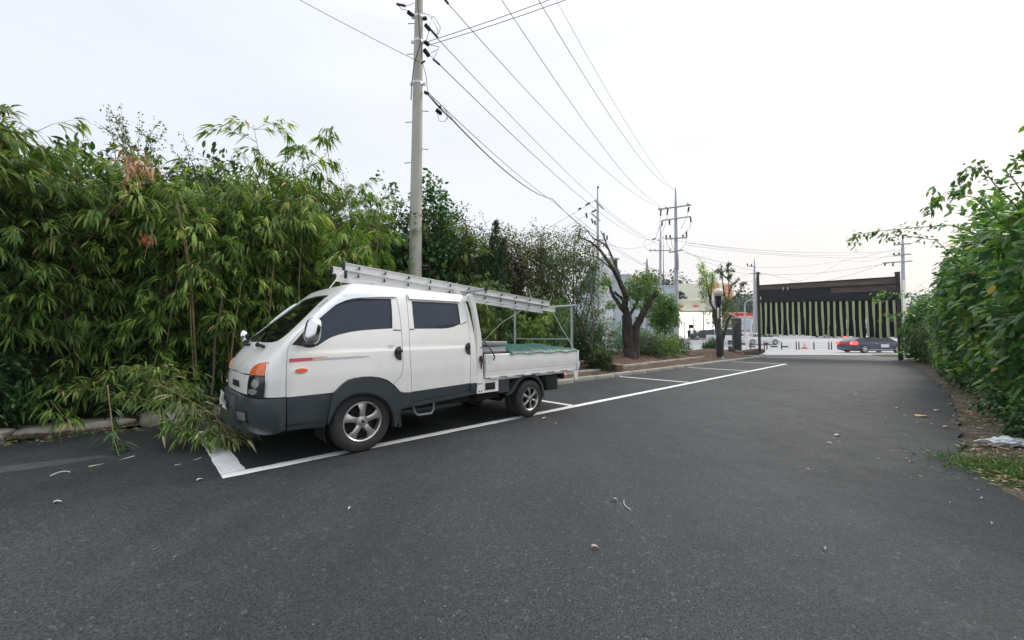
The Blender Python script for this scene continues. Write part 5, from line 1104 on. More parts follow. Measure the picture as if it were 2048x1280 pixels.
def litter(fn, n, m, L, label, nm='leaf_litter', tr=.6):
    lv = Leaves(); P_ = np.array([fn() for i in range(n)]); D = rnd_dirs(n, -.15, .25); lv.add(P_, D, np.array([0, 0, 1.]) + rnd_dirs(n) * .5, L * rng.uniform(.5, 1.3, n), L * .3 * rng.uniform(.5, 1.3, n), rng.random(n), 'lance', .1); tag(lv.build(nm, m), label, 'fallen leaves')
def vrg():
    i = rng.integers(3, len(vpts) - 1); a, b = vpts[i], vpts[i + 1]; t = (b - a).normalized(); o_ = Vector((-t.y, t.x, 0)); o_ = -o_ if o_.x < 0 else o_; p = a.lerp(b, rng.random()) + o_ * rng.uniform(-.03, 1.1) ** 1.0
    d = (p - a).dot(o_); return (p.x, p.y, .012 + max(0, d) * .05 + rng.uniform(0, .02))
litter(vrg, 1500, 'dry_leaf', .075, 'dry brown leaves littering the right verge'); litter(vrg, 500, 'pale_leaf', .06, 'pale bits of leaf on the right verge', 'leaf_scraps')
def vasp():
    i = rng.integers(3, len(vpts) - 1); a, b = vpts[i], vpts[i + 1]; t = (b - a).normalized(); o_ = Vector((-t.y, t.x, 0)); o_ = -o_ if o_.x < 0 else o_; p = a.lerp(b, rng.random()) - o_ * (rng.random() ** 2.2) * 1.6
    return (p.x, p.y, .012)
litter(vasp, 170, 'pale_leaf', .045, 'scattered leaf bits blown onto the asphalt beside the right verge', 'leaf_scraps')
def kasp():
    s = rng.uniform(-10, 17); p = bed(s, (.85 if s < -7.4 else .4 if s < -6 else -.03) - (rng.random() ** 2.5) * .9, .012); return tuple(p)
litter(kasp, 260, 'pale_leaf', .045, 'leaf bits gathered on the asphalt along the left kerb', 'leaf_scraps')
def bdl():
    s = rng.uniform(1, 17.5); t = rng.uniform(.3, 4); p = bed(s, t, bedz(s, t) + .02); return tuple(p)
litter(bdl, 6000, 'dry_leaf', .09, 'reddish brown leaves strewn over the soil bed around the pruned tree'); 
def bdl2():
    s = rng.uniform(-10, -3.5); t = rng.uniform(.0, .8) + (.3 if s < -5.5 else 0); p = bed(s, t, .06); return tuple(p)
litter(bdl2, 900, 'pale_leaf', .08, 'pale dropped bamboo leaves along the left stones')
def clod(c, r, lab, m='soil', nm='soil_clod'):
    o = blob(nm, (0, 0, 0), r, m, None, 2.6, 8); o.location = c; o.rotation_euler = (.1, .2, random.uniform(0, 3)); tag(o, lab, 'debris')
clod(bed(3.2, 1.9, .33), (.16, .1, .07), 'pale broken chunk lying on the soil bed near the truck', 'litter_pale', 'rubble')
def fl(px, py, L, m, rz, label, wd=.45, nm='fallen_leaf'):
    g = gr(px, py); V = []; n = 7
    for i in range(n):
        u = i / (n - 1); w = wd * L * sin(pi * min(1, u * .9 + .06)) * .5; V += [(L * (u - .5), -w, .007 + .012 * sin(3 * u)), (L * (u - .5), 0, .004 + .004 * u), (L * (u - .5), w, .007 + .014 * sin(2 * u + 1))]
    o = mesh(nm, V, [(3 * i + j, 3 * i + 3 + j, 3 * i + 4 + j, 3 * i + 1 + j) for i in range(n - 1) for j in range(2)], m, smooth=180); o.location = (g.x, g.y, .003); o.rotation_euler = (0, 0, rz); tag(o, label, 'leaf'); return o
fl(1842, 833, .20, 'litter_yellow', .2, 'large yellow leaf lying on the asphalt near the right verge', .7)
fl(1676, 872, .09, 'litter_pale', .1, 'pale leaf on the asphalt left of the yellow one')
for px, py, L, rz in ((1795, 817, .08, .3), (1875, 822, .14, .1), (1893, 855, .10, .0), (1905, 833, .07, 1.), (1834, 846, .05, .5), (115, 1007, .05, .3), (400, 962, .05, .8), (700, 1020, .03, 1), (1230, 1002, .05, 2), (1985, 1050, .03, .4), (1900, 1008, .02, .7), (1090, 838, .08, .4), (1112, 848, .03, 1), (1965, 1000, .03, .1), (1190, 1098, .04, -.3), (1650, 1100, .03, .9)):
    fl(px, py, L, 'litter_pale', rz, 'small pale scrap of leaf on the asphalt')['group'] = 'small pale scraps on the asphalt'
def twig(a, b, r, label):
    a = gr(*a, .006); b = gr(*b, .006); o = one(lambda q: q.tube(curve(a, b, 5, 0, .02), r, 5), 'fallen_twig', 'litter_pale', None, 60); tag(o, label, 'twig')
twig((178, 933), (268, 912), .007, 'long pale twig on the asphalt below the hanging shoot'); twig((350, 930), (402, 915), .005, 'short pale twig on the asphalt before the bay line'); twig((1248, 1000), (1262, 1020), .003, 'tiny curved stalk on the open asphalt'); twig((100, 952), (140, 944), .006, 'pale sliver beside the old asphalt strip')
# crumpled bag
def bag():
    g = gr(2015, 884, .05); bm = bmesh.new(); bmesh.ops.create_icosphere(bm, subdivisions=4, radius=1)
    for v in bm.verts:
        p = v.co.copy(); k = 1 + .35 * fbm(p.x * 3, p.y * 3 + p.z * 2) + .12 * sin(p.x * 17 + p.y * 13); v.co = Vector((p.x * .24 * k, p.y * .10 * k, p.z * .035 * k + .01 * sin(p.x * 14)))
    me = bpy.data.meshes.new('plastic_bag'); bm.to_mesh(me); bm.free(); me.materials.append(M('bag_white')); o = link(bpy.data.objects.new('plastic_bag', me)); o.location = (g.x, g.y, .055); o.rotation_euler = (.1, -.05, -.3); tag(o, 'crumpled white plastic bag lying in the dead leaves on the verge', 'bag')
bag()
st = MB(); st.box((-.17, -.13, -.05), (.17, .13, .30), bev=.03); st.box((-.18, -.14, .29), (.18, .14, .335), bev=.012, m=1); g = gr(1235, 749); o = st.build('wooden_block', ['bark_brown', 'cut_wood']); o.location = (g.x, g.y + .1, 0); o.rotation_euler = (0, .05, .6); tag(o, 'brown sawn stump standing on the kerb before the pruned tree', 'stump')

# ------------------------------------------------------------------ concrete utility pole behind the truck
PY = 8.9
def pq(px, py, dY=0.): return at(px, py, PY + dY)
pb = gr(828, 752); base = at(827.5, 700, PY); base = Vector((base.x, PY, 0)); topp = at(838, 0, PY); lean = (topp.x - base.x) / (topp.z)
pole = thing('utility_pole', 'tall round concrete utility pole rising behind the pickup cab', 'utility pole', base)
def pc(z): return Vector((lean * z, 0, z))
def prd(z): return .172 - .0088 * z
o = one(lambda b: b.tube([pc(z) for z in np.linspace(-.2, 11.5, 12)], [prd(z) for z in np.linspace(-.2, 11.5, 12)], 28), 'shaft', 'pole_concrete', pole, 60)
def ringz(z, m, h=.06, nm='band'):
    def f(b):
        c = pc(z); b.lathe([(prd(z) + .001, -h / 2), (prd(z) + .008, -h / 2), (prd(z) + .008, h / 2), (prd(z) + .001, h / 2)], 28, 'z', c)
        b.box((c.x - prd(z) - .07, -.02, z - h / 2 + .004), (c.x - prd(z) - .005, .02, z + h / 2 - .004)); b.box((c.x + prd(z) + .005, -.02, z - h / 2 + .004), (c.x + prd(z) + .07, .02, z + h / 2 - .004))
    return one(f, nm, m, pole, 40)
zz = lambda py: at(835, py, PY).z
for py in (84, 168, 35): ringz(zz(py), 'band_steel')
for i, (px, py, sg) in enumerate(((857, 222, 1), (809, 244, -1), (857, 298, 1), (806, 325, -1), (815, 108, -1), (860, 375, 1), (860, 530, 1), (822, 47, -1))):
    z = zz(py); c = pc(z); one(lambda b: (b.tube([c + Vector((sg * prd(z) * .9, 0, 0)), c + Vector((sg * (prd(z) + .13), -.02, -.02 * sg * 0 + .02 * -1))], .009, 6), b.tube([c + Vector((sg * (prd(z) + .13), -.02, -.02)), c + Vector((sg * (prd(z) + .145), -.02, -.02))], .014, 6)), 'step_bolt', 'steel_pole', pole)
def part_tube(nm, P_, r, m, par=pole, n=6): return one(lambda b: b.tube([Vector(p) - base for p in P_], r, n), nm, m, par, 60)
F = -.17
part_tube('cable', [pq(834, -30, F), pq(838, 50, F), pq(841, 86, F), pq(828, 130, F), pq(824, 163, F), pq(822, 200, F + .02)], .012, 'wire_black')
part_tube('cable', [pq(842, 86, F), pq(845, 126, F), pq(852, 150, F), pq(855, 182, F)], .008, 'wire_black')
def insul(a, b_, r=.035, nm='insulator', par=pole, org=None, m='porcelain'):
    a = Vector(a) - (base if org is None else org); b_ = Vector(b_) - (base if org is None else org); n = 7
    P_ = []; R_ = []
    for i in range(n):
        u0 = i / n
        for (du, rr) in ((.0, .4), (.03, 1.), (.09, .85), (.11, .4)): P_.append(a.lerp(b_, u0 + du)); R_.append(r * rr)
    P_.append(b_); R_.append(r * .3); return one(lambda b: b.tube(P_, R_, 8), nm, m, par, 40)
insul(pq(816, 24), pq(829, 34), .05); insul(pq(793, 8), pq(812, 12), .035); insul(pq(851, 50), pq(860, 60), .05); insul(pq(862, 60), pq(876, 76), .03); insul(pq(850, 84), pq(858, 90), .05)
insul(pq(849, 100), pq(858, 112), .055); insul(pq(866, 118), pq(880, 130), .028); insul(pq(849, 184), pq(857, 188), .04); insul(pq(889, -2), pq(897, 8), .03)
part_tube('bracket', [pq(846, 38), pq(854, 36)], .04, 'porcelain'); part_tube('bracket', [pq(842, 127, F), pq(850, 122, F)], .02, 'porcelain')
for P_ in ([(795, 9), (803, 18), (812, 20), (828, 28)], [(812, 12), (829, 6)], [(852, 85), (858, 60), (863, 36), (876, 60), (873, 70)], [(863, 36), (866, 32), (872, 38), (881, 55), (878, 66), (871, 70)], [(862, 90), (879, 94), (877, 98), (862, 106)], [(857, 110), (868, 116), (874, 104)], [(843, 25), (858, 30), (864, 37)], [(856, 183), (868, 200), (880, 214), (893, 224), (905, 238)], [(873, 222), (878, 242), (890, 243), (894, 235)], [(884, 212), (893, 222), (895, 240)]):
    part_tube('jumper', [pq(x, y) for x, y in P_], .006, 'wire_black')
insul(pq(873, 220), pq(883, 228), .05); insul(pq(877, 216), pq(882, 212), .03)
def wirething(P_, r, label, m='wire_black', n=5):
    P_ = [Vector(p) for p in P_]; o = one(lambda b: b.tube(P_, r, n), 'power_line', m, None, 60); return tag(o, label, 'wire')
def span(a, b_, sag, n=24):
    a, b_ = Vector(a), Vector(b_); return [a.lerp(b_, i / n) + Vector((0, 0, -sag * 4 * (i / n) * (1 - i / n))) for i in range(n + 1)]
YA = 36.
wirething(span(pq(845, 127, F), at(200, -230, 7.5), .1), .006, 'thin wire rising from the concrete pole to the upper left corner')
wirething(span(pq(853, 84), at(1700, -250, 6.5), .15), .007, 'upper of the two wires leaving the concrete pole to the upper right')
wirething(span(pq(858, 90), at(1620, -200, 6.5), .15), .007, 'lower of the two wires leaving the concrete pole to the upper right')
wirething(span(pq(896, 7), at(1322, 414, YA), .9), .009, 'wire from the concrete pole top to the left tip of the tall pole crossarm')
wirething(span(at(900, -160, 7.), at(1332, 414, YA), 1.2), .008, 'overhead wire coming from above to the inner left insulator of the tall pole crossarm')
wirething(span(at(960, -200, 7.), at(1351, 378, YA), 1.2), .008, 'overhead wire ending on the very tip of the tall grey pole')
wirething(span(at(1010, -190, 9.), at(1381, 410, YA), 1.2), .006, 'faint overhead wire to the right tip of the tall pole crossarm', 'wire_grey')
wirething(span(pq(876, 78), at(1316, 480, 44), 1.), .009, 'wire from the pole passing above the left grey pole', 'wire_grey')
wirething(span(pq(880, 130), at(1300, 480, 44), .9), .010, 'dark wire from the third insulator of the concrete pole crossing behind the left grey pole')
wirething(span(pq(857, 190), pq(905, 240), .03) + span(pq(905, 240), at(1105, 398, 20), .35, 14)[1:] + span(at(1105, 398, 20), at(1190, 470, 32), .2, 8)[1:], .017, 'thick twisted telephone cable sagging from the concrete pole over the truck bed')
wirething(span(pq(857, 186), at(1105, 402, 20), .15, 14) + span(at(1105, 402, 20), at(1345, 545, 40), .9, 10)[1:], .009, 'thin messenger wire strung beside the thick telephone cable')
wirething(span(at(1150, 432, 26), at(1355, 552, 40), .7, 12), .012, 'lower telephone wire dipping towards the tall grey pole', 'wire_grey')

# ------------------------------------------------------------------ power poles in the distance
def far_pole(px, Y, py0, r0, r1, label, m='pole_grey', bx=None, name='power_pole', pybot=690):
    x0 = at(bx or px, 690, Y).x; o0 = Vector((x0, Y, gz(x0, Y))); t = at(px, py0, Y); root = thing(name, label, 'utility pole', o0); d = t - o0
    one(lambda b: b.tube([(0, 0, -.3), d * .5, d * .86, d], [r0, (r0 + r1) / 2, r1, r1 * .35], 14), 'shaft', m, root, 60); return root, o0
def arm(root, o0, x0, y0, x1, y1, Y, r=.05, m='steel_pole', nm='crossarm', dY=0.):
    return one(lambda b: b.tube([at(x0, y0, Y - .2 - dY) - o0, at(x1, y1, Y - .2 + dY) - o0], r, 6), nm, m, root, 40)
def fi(root, o0, x0, y0, x1, y1, Y, r=.09): insul(at(x0, y0, Y), at(x1, y1, Y), r, 'insulator', root, o0)
r_, o_ = far_pole(1351, YA, 376, .20, .13, 'tall grey power pole with three crossarms beside the shop', bx=1354)
for a in ((1317, 419, 1382, 410, .07), (1324, 441, 1381, 433, .06), (1330, 478, 1374, 475, .06), (1338, 505, 1366, 500, .06)): arm(r_, o_, *a[:4], YA, a[4])
for a in ((1322, 418, 1321, 432), (1336, 416, 1334, 430), (1378, 414, 1376, 424), (1324, 442, 1324, 452), (1339, 440, 1339, 450), (1381, 434, 1382, 445), (1332, 470, 1333, 478), (1340, 470, 1341, 477), (1366, 470, 1366, 477), (1373, 463, 1373, 475), (1374, 408, 1381, 411), (1331, 414, 1336, 419), (1317, 416, 1324, 420)): fi(r_, o_, *a, YA)
for P_ in ([(1332, 478), (1334, 488), (1342, 499), (1348, 505)], [(1342, 478), (1344, 490), (1350, 503)], [(1373, 476), (1372, 488), (1362, 498), (1356, 502)], [(1376, 424), (1371, 440), (1362, 458)], [(1382, 446), (1380, 455), (1366, 470)], [(1322, 432), (1318, 455), (1312, 475)], [(1335, 430), (1330, 450), (1322, 470)]):
    one(lambda b: b.tube([at(x, y, YA - .3) - o_ for x, y in P_], .018, 4), 'jumper', 'wire_grey', r_, 60)
one(lambda b: b.tube([at(1352, 520, YA - .3) - o_, at(1350, 545, YA - .3) - o_, at(1353, 600, YA - .25) - o_, at(1356, 655, YA - .2) - o_], .06, 6), 'riser_pipe', 'steel_pole', r_, 60)
one(lambda b: b.tube([at(1355, 508, YA - .3) - o_, at(1356, 540, YA - .3) - o_], .09, 8), 'equipment_box', 'steel_pole', r_)
YB = 34.
r_, o_ = far_pole(1195, YB, 373, .15, .10, 'slender grey power pole behind the brown tree, left of the tall one', bx=1197)
arm(r_, o_, 1190, 401, 1207, 418, YB, .07, dY=1.2); arm(r_, o_, 1183, 427, 1200, 441, YB, .06, dY=1.); arm(r_, o_, 1190, 480, 1213, 480, YB, .06)
for a in ((1171, 411, 1180, 405), (1184, 424, 1192, 420), (1172, 426, 1174, 436), (1183, 437, 1186, 447), (1189, 441, 1191, 450), (1157, 419, 1162, 416), (1208, 466, 1208, 478), (1214, 471, 1214, 480), (1196, 373, 1196, 377)): fi(r_, o_, *a, YB)
wirething(span(at(1190, 401, YB), at(860, 545, 60), 1.2), .016, 'thin wire running left from the slender pole behind the trees', 'wire_grey'); wirething(span(at(1184, 424, YB), at(870, 552, 60), 1.2), .014, 'lower thin wire running left from the slender pole', 'wire_grey')
wirething(span(at(1207, 418, YB), at(1344, 498, 44), .5), .014, 'wire from the slender pole down to the lower pole on its right', 'wire_grey')
wirething(span(at(1209, 486, YB), at(1318, 477, 45), .8), .014, 'nearly level wire between the slender pole and the lower pole', 'wire_grey')
YC = 46.
r_, o_ = far_pole(1321, YC, 460, .19, .13, 'shorter pale power pole with a curved tip left of the tall one', bx=1320)
one(lambda b: b.tube([at(1321, 460, YC) - o_, at(1320, 457, YC) - o_, at(1322, 452, YC) - o_, at(1324, 448, YC) - o_], .07, 6), 'curved_tip', 'pole_grey', r_, 60)
arm(r_, o_, 1300, 501, 1341, 501, YC, .06); arm(r_, o_, 1316, 481, 1326, 474, YC, .09, dY=.8)
for a in ((1305, 480, 1312, 476), (1340, 499, 1340, 503), (1300, 499, 1300, 503), (1309, 499, 1313, 502)): fi(r_, o_, *a, YC)
one(lambda b: b.tube([at(1300, 501, YC) - o_, at(1290, 495, YC) - o_, at(1287, 485, YC) - o_, at(1295, 479, YC) - o_, at(1305, 478, YC) - o_], .016, 4), 'jumper', 'wire_grey', r_, 60)
wirething(span(at(1326, 476, YC), at(1800, 500, 70), 1.5), .02, 'long level wire from the lower pole to the right edge pole', 'wire_grey')
r_, o_ = far_pole(1294, 40, 517, .16, .15, 'short dark plain pole between the pruned tree and the pale pole', 'steel_pole')
arm(r_, o_, 1288, 527, 1295, 524, 40, .05)
YD = 62.
r_, o_ = far_pole(1509, YD, 517, .22, .14, 'distant grey pole right above the left gate post')
arm(r_, o_, 1494, 532, 1511, 534, YD, .07); arm(r_, o_, 1500, 547, 1513, 548, YD, .07); arm(r_, o_, 1509, 545, 1524, 549, YD, .06)
for a in ((1495, 527, 1495, 532), (1503, 528, 1503, 533), (1519, 545, 1519, 549)): fi(r_, o_, *a, YD, .12)
r_, o_ = far_pole(1515, 58, 546, .30, .28, 'thick dark pole stub just behind the left gate post', 'steel_pole')
YE = 46.
r_, o_ = far_pole(1805, YE, 469, .22, .15, 'power pole behind the right gate post, half hidden by the hedge', bx=1808)
arm(r_, o_, 1788, 490, 1822, 487, YE, .08); arm(r_, o_, 1787, 511, 1822, 508, YE, .08); arm(r_, o_, 1766, 526, 1824, 522, YE, .08)
for a in ((1789, 485, 1789, 490), (1798, 484, 1798, 489), (1788, 506, 1788, 511), (1798, 505, 1798, 510), (1770, 526, 1770, 532), (1786, 525, 1786, 533)): fi(r_, o_, *a, YE, .10)
one(lambda b: b.tube([at(1808, 560, YE - .4) - o_, at(1811, 690, YE - .4) - o_], .14, 8), 'yellow_guard', 'fascia', r_, 60)
for i, (a, b_, lab, yy, rr) in enumerate((((1378, 486), (1805, 500), 'upper long wire from the tall pole to the pole beside the right hedge', (YA, YE), .016), ((1374, 490), (1800, 512), 'second long wire from the tall pole to the pole beside the right hedge', (YA, YE), .014), ((1366, 500), (1509, 548), 'wire from the tall pole down to the distant pole above the gate post', (YA, YD), .018), ((1368, 505), (1800, 600), 'long wire from the tall pole descending behind the gate', (YA, 80), .02),
        ((1512, 548), (1790, 524), 'wire behind the gate top rising to the right pole', (YD, YE), .018), ((1560, 572), (1766, 527), 'slack wire crossing diagonally above the gate', (50, YE), .016), ((1512, 535), (1766, 505), 'upper thin wire between the distant pole and the right pole', (YD, YE), .014), ((1545, 568), (1690, 520), 'steep thin wire rising over the middle of the gate', (48, 30), .009), ((1690, 520), (1850, 470), 'continuation of the steep thin wire into the right hedge', (30, 20), .008), ((1356, 545), (1400, 556), 'short cable leaving the tall pole at mid height', (YA, 50), .02), ((1400, 556), (1509, 560), 'cable from the shop to the distant pole', (50, YD), .02), ((1354, 560), (1508, 545), 'thin cable crossing over the shop fascia', (YA, YD), .014))):
    wirething(span(at(*a, yy[0]), at(*b_, yy[1]), .6, 14), rr, lab, 'wire_grey', 4)

# ------------------------------------------------------------------ the gate with hanging strips
GL = Vector((15.25, 24.2, 0)); GR = Vector((20.35, 20.6, 0)); GV = (GR - GL); GW = GV.length; GA = math.atan2(GV.y, GV.x)
gate = thing('hanging_gate', 'black overhead gate with green and black hanging strips across the exit', 'gate', GL, GA)
def gpt(px, py):  # height of a sight line where it meets the gate plane
    r = ray(px, py); n = Vector((-GV.y, GV.x, 0)).normalized(); t = GL.dot(n) / (r[0] * n.x + r[1] * n.y); P = Vector((r[0] * t, r[1] * t, CAM_H + r[2] * t)); return (P - GL).dot(GV.normalized()), P.z
zTL, zTR = gpt(1513, 571)[1], gpt(1795, 553)[1]; zML, zMR = gpt(1513, 604)[1], gpt(1795, 598)[1]; zBL, zBR = gpt(1515, 670)[1], gpt(1795, 677)[1]
pL, pR = gpt(1512, 546)[1], gpt(1797, 545)[1]
lz = lambda a, b_, u: a + (b_ - a) * u
one(lambda b: (b.box((-.07, -.07, -.05), (.07, .07, pL)), b.box((-.09, -.09, pL), (.09, .09, pL + .03))), 'gate_post', 'rust_post', gate)
one(lambda b: (b.box((GW - .09, -.09, -.05), (GW + .09, .09, pR)), b.box((GW - .11, -.11, pR), (GW + .11, .11, pR + .03))), 'gate_post', 'rust_post', gate)
one(lambda b: b.box((-.02, -.25, -.05), (.28, .28, .16), bev=.03), 'post_footing', 'kerb_stone', gate)
def gquad(nm, u0, u1, za0, za1, zb0, zb1, y, th, m):
    b = MB(); N = 8; V = []
    for i in range(N + 1):
        u = lz(u0, u1, i / N); w = .012 * sin(i * 1.7 + u * 5); z0 = lz(za0, za1, u); z1 = lz(zb0, zb1, u)
        for z, k in ((z0, 0), (lz(z0, z1, .5), 1), (z1, 0)): V.append((u * GW, y + w * k * 1.5, z))
    b.add(V + [(x, y_ + th, z) for x, y_, z in V], [(3 * i + j, 3 * i + 3 + j, 3 * i + 4 + j, 3 * i + 1 + j) for i in range(N) for j in range(2)] + [(k + 27, k2 + 27, k3 + 27, k4 + 27) for (k4, k3, k2, k) in [(3 * i + j, 3 * i + 3 + j, 3 * i + 4 + j, 3 * i + 1 + j) for i in range(N) for j in range(2)]])
    return b.build(nm, m, gate, 50)
q1 = lambda f: (lz(zTL, zML, f), lz(zTR, zMR, f))
for (f0, f1, y, m, u0, u1) in ((.0, .05, -.10, 'gate_black', .0, 1.), (.06, .30, -.06, 'gate_sunset_sheen', .01, .99), (.31, .36, -.10, 'gate_black', .0, 1.), (.37, .62, -.05, 'gate_sunset_sheen', .56, .99), (.37, .62, -.05, 'gate_black', .01, .558), (.63, .99, -.07, 'gate_black', .01, .335), (.63, .99, -.07, 'gate_black', .337, .68), (.63, .99, -.07, 'gate_black', .682, .99)):
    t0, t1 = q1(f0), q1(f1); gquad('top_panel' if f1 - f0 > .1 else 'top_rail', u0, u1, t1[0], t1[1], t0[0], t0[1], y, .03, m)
one(lambda b: b.prism([(0, zTL - .02), (GW, zTR - .02), (GW, zMR + .02), (0, zML + .02)], .0, .05), 'backing_board', 'gate_black', gate)
one(lambda b: b.box((0, -.05, zML - .04), (GW, .05, zML + .03)) if abs(zML - zMR) < .05 else b.prism([(0, zML - .05), (GW, zMR - .05), (GW, zMR + .03), (0, zML + .03)], -.05, .05), 'bottom_rail', 'gate_black', gate)
def strip(u0, u1, m, nm, y, seed, dz=0.):
    b = MB(); V = []; N = 7
    for i in range(N + 1):
        v = i / N; u = (u0 + u1) / 2; z = lz(lz(zML, zMR, u), lz(zBL, zBR, u) + dz, v); sw = .035 * sin(v * 3 + seed) * v; hw = (u1 - u0) / 2 * GW * (1 + .08 * sin(v * 5 + seed))
        for k, yy in ((-1, 0), (-.35, .02), (.35, -.012), (1, .01)): V.append((u * GW + hw * k + sw * .8, y + yy * (1 + .6 * sin(seed * 2 + v * 2)) + .05 * v * sin(seed), z))
    b.add(V, [(i * 4 + j, i * 4 + j + 1, (i + 1) * 4 + j + 1, (i + 1) * 4 + j) for i in range(N) for j in range(3)]); b.build(nm, m, gate, 180)
NS = 23
for i in range(NS):
    u = (i + .35) / NS; w = 1 / NS
    strip(u - .19 * w, u + .19 * w, 'strip_green', 'green_strip', -.02, i * 1.7, random.uniform(-.07, .04))
    strip(u + .12 * w, u + .88 * w, 'strip_black', 'black_strip', .02, i * 2.3 + 1, random.uniform(.0, .08) if not 9 < i < 14 else random.uniform(.0, .12))
one(lambda b: b.box((.10, -.13, zML - .08 + .2), (.14, -.105, zML + .32)), 'hinge_plate', 'band_steel', gate)
for uu_ in (.20, .235): one(lambda b: b.box((uu_ * GW, -.15, zTL - .42), (uu_ * GW + .06, -.10, zTL - .22), bev=.01), 'bracket', 'galvanised', gate)
# ------------------------------------------------------------------ lamp post, black pillar
g = gr(1439, 722); lamp = thing('lamp_post', 'black round lamp post with a cream globe in front of the street tree', 'lamp post', (g.x, g.y, .05))
H_ = at(1436, 592, g.y).z - .05
one(lambda b: b.lathe([(0, 0), (.30, 0), (.30, .05), (.20, .10), (.135, .16), (.13, 1.0), (.135, 1.3), (.105, 1.34), (.10, H_ - .5), (.13, H_ - .45), (.15, H_ - .08), (.17, H_ - .02), (0, H_)], 24, 'z'), 'column', 'black_plastic', lamp, 40)
one(lambda b: b.lathe([(.12, H_ - .01), (.16, H_ + .02), (.215, H_ + .10), (.235, H_ + .19), (.215, H_ + .28), (.14, H_ + .36), (.05, H_ + .385), (0, H_ + .39)], 24, 'z'), 'globe', 'globe', lamp, 80)
one(lambda b: b.box((-.12, -.135, H_ - 1.15), (-.03, -.09, H_ - .60), bev=.01), 'label_strip', 'globe', lamp)
bp_ = at(1474, 700, 33.); pil = thing('pillar', 'square black signboard pillar with a rusty top left of the gate', 'pillar', (bp_.x, 33, -.2)); H2 = at(1474, 646, 33).z; H3 = at(1474, 632, 33).z
one(lambda b: b.box((-.29, -.2, 0), (.29, .2, H2), bev=.01), 'body', 'gate_black', pil); one(lambda b: b.box((-.31, -.22, H2), (.31, .22, H3), bev=.01), 'cap', 'rust_post', pil)
# soil mounds by the pillar
for px, Y, r, lab in ((1455, 27, (1.3, .8, .35), 'dark soil heap at the foot of the street tree'), (1490, 31, (1.4, .7, .28), 'low brown soil heap between the pillar and the gate post')):
    g = at(px, 700, Y); clod((g.x, Y, -.12), r, lab, 'soil', 'soil_heap')
g = at(1481, 700, 26); o = one(lambda b: b.prism([(-.3, 0), (.35, 0), (.1, .3), (-.28, .55)], -.1, .1), 'boulder', 'bark', None, 30); o.location = (g.x - .8, 25.5, .05); o.rotation_euler = (0, 0, .4); tag(o, 'dark pointed rock leaning beside the street tree', 'rock')

# ------------------------------------------------------------------ road furniture
def rail_section(x0, x1, Y, label):
    root = thing('guard_railing', label, 'railing', (x0, Y, -.2)); w = x1 - x0
    for x in (0, w / 2, w):
        p = one(lambda b: b.tube([(x, 0, 0), (x, 0, .88)], .055, 8), 'post', 'post_dark', root); one(lambda b: (b.tube([(x, 0, .60), (x, 0, .66)], .06, 8)), 'red_band', 'sign_red', p); one(lambda b: (b.tube([(x, 0, .78), (x, 0, .83)], .06, 8)), 'red_band', 'cone_white', p)
    for z in (.22, .48, .72): one(lambda b: b.tube([(0, 0, z), (w, 0, z)], .022, 6), 'rail', 'rail_grey', root)
    return root
rs0 = None; YR = 42.
for i, px in enumerate((1344, 1409, 1471, 1531, 1595, 1660, 1724, 1788)):
    pxs = (1344, 1409, 1471, 1531, 1595, 1660, 1724, 1788, 1852); x0 = at(px, 690, YR).x + .15; x1 = at(pxs[i + 1], 690, YR).x - .13
    LBR = 'grey road railing with dark red-banded posts'
    o = rail_section(x0, x1, YR, LBR + [' below the shop, behind the globe lamp', ' between the street tree and the black pillar', ' directly behind the left gate post', ', first full one inside the gate opening', ', the one with the traffic cone behind it', ', the one left of the dark car tail', ' hidden behind the dark car', ' behind the right gate post'][i]); o['group'] = 'railings along the main road'
g = at(1609, 690, 44); cone = thing('traffic_cone', 'orange traffic cone standing on the road behind the railing', 'traffic cone', (g.x, 44, -.14))
one(lambda b: (b.box((-.27, -.27, 0), (.27, .27, .05)), b.lathe([(.22, .05), (.16, .25)], 14, 'z'), b.lathe([(.118, .40), (.09, .5)], 14, 'z'), b.lathe([(.06, .6), (.03, .72), (0, .72)], 14, 'z')), 'body', 'cone_orange', cone, kind='stuff'); one(lambda b: (b.lathe([(.16, .25), (.118, .40)], 14, 'z')), 'white_band', 'cone_white', cone); one(lambda b: (b.lathe([(.09, .5), (.06, .6)], 14, 'z')), 'white_band', 'cone_white', cone)
cone.scale = (1, 1, 1)
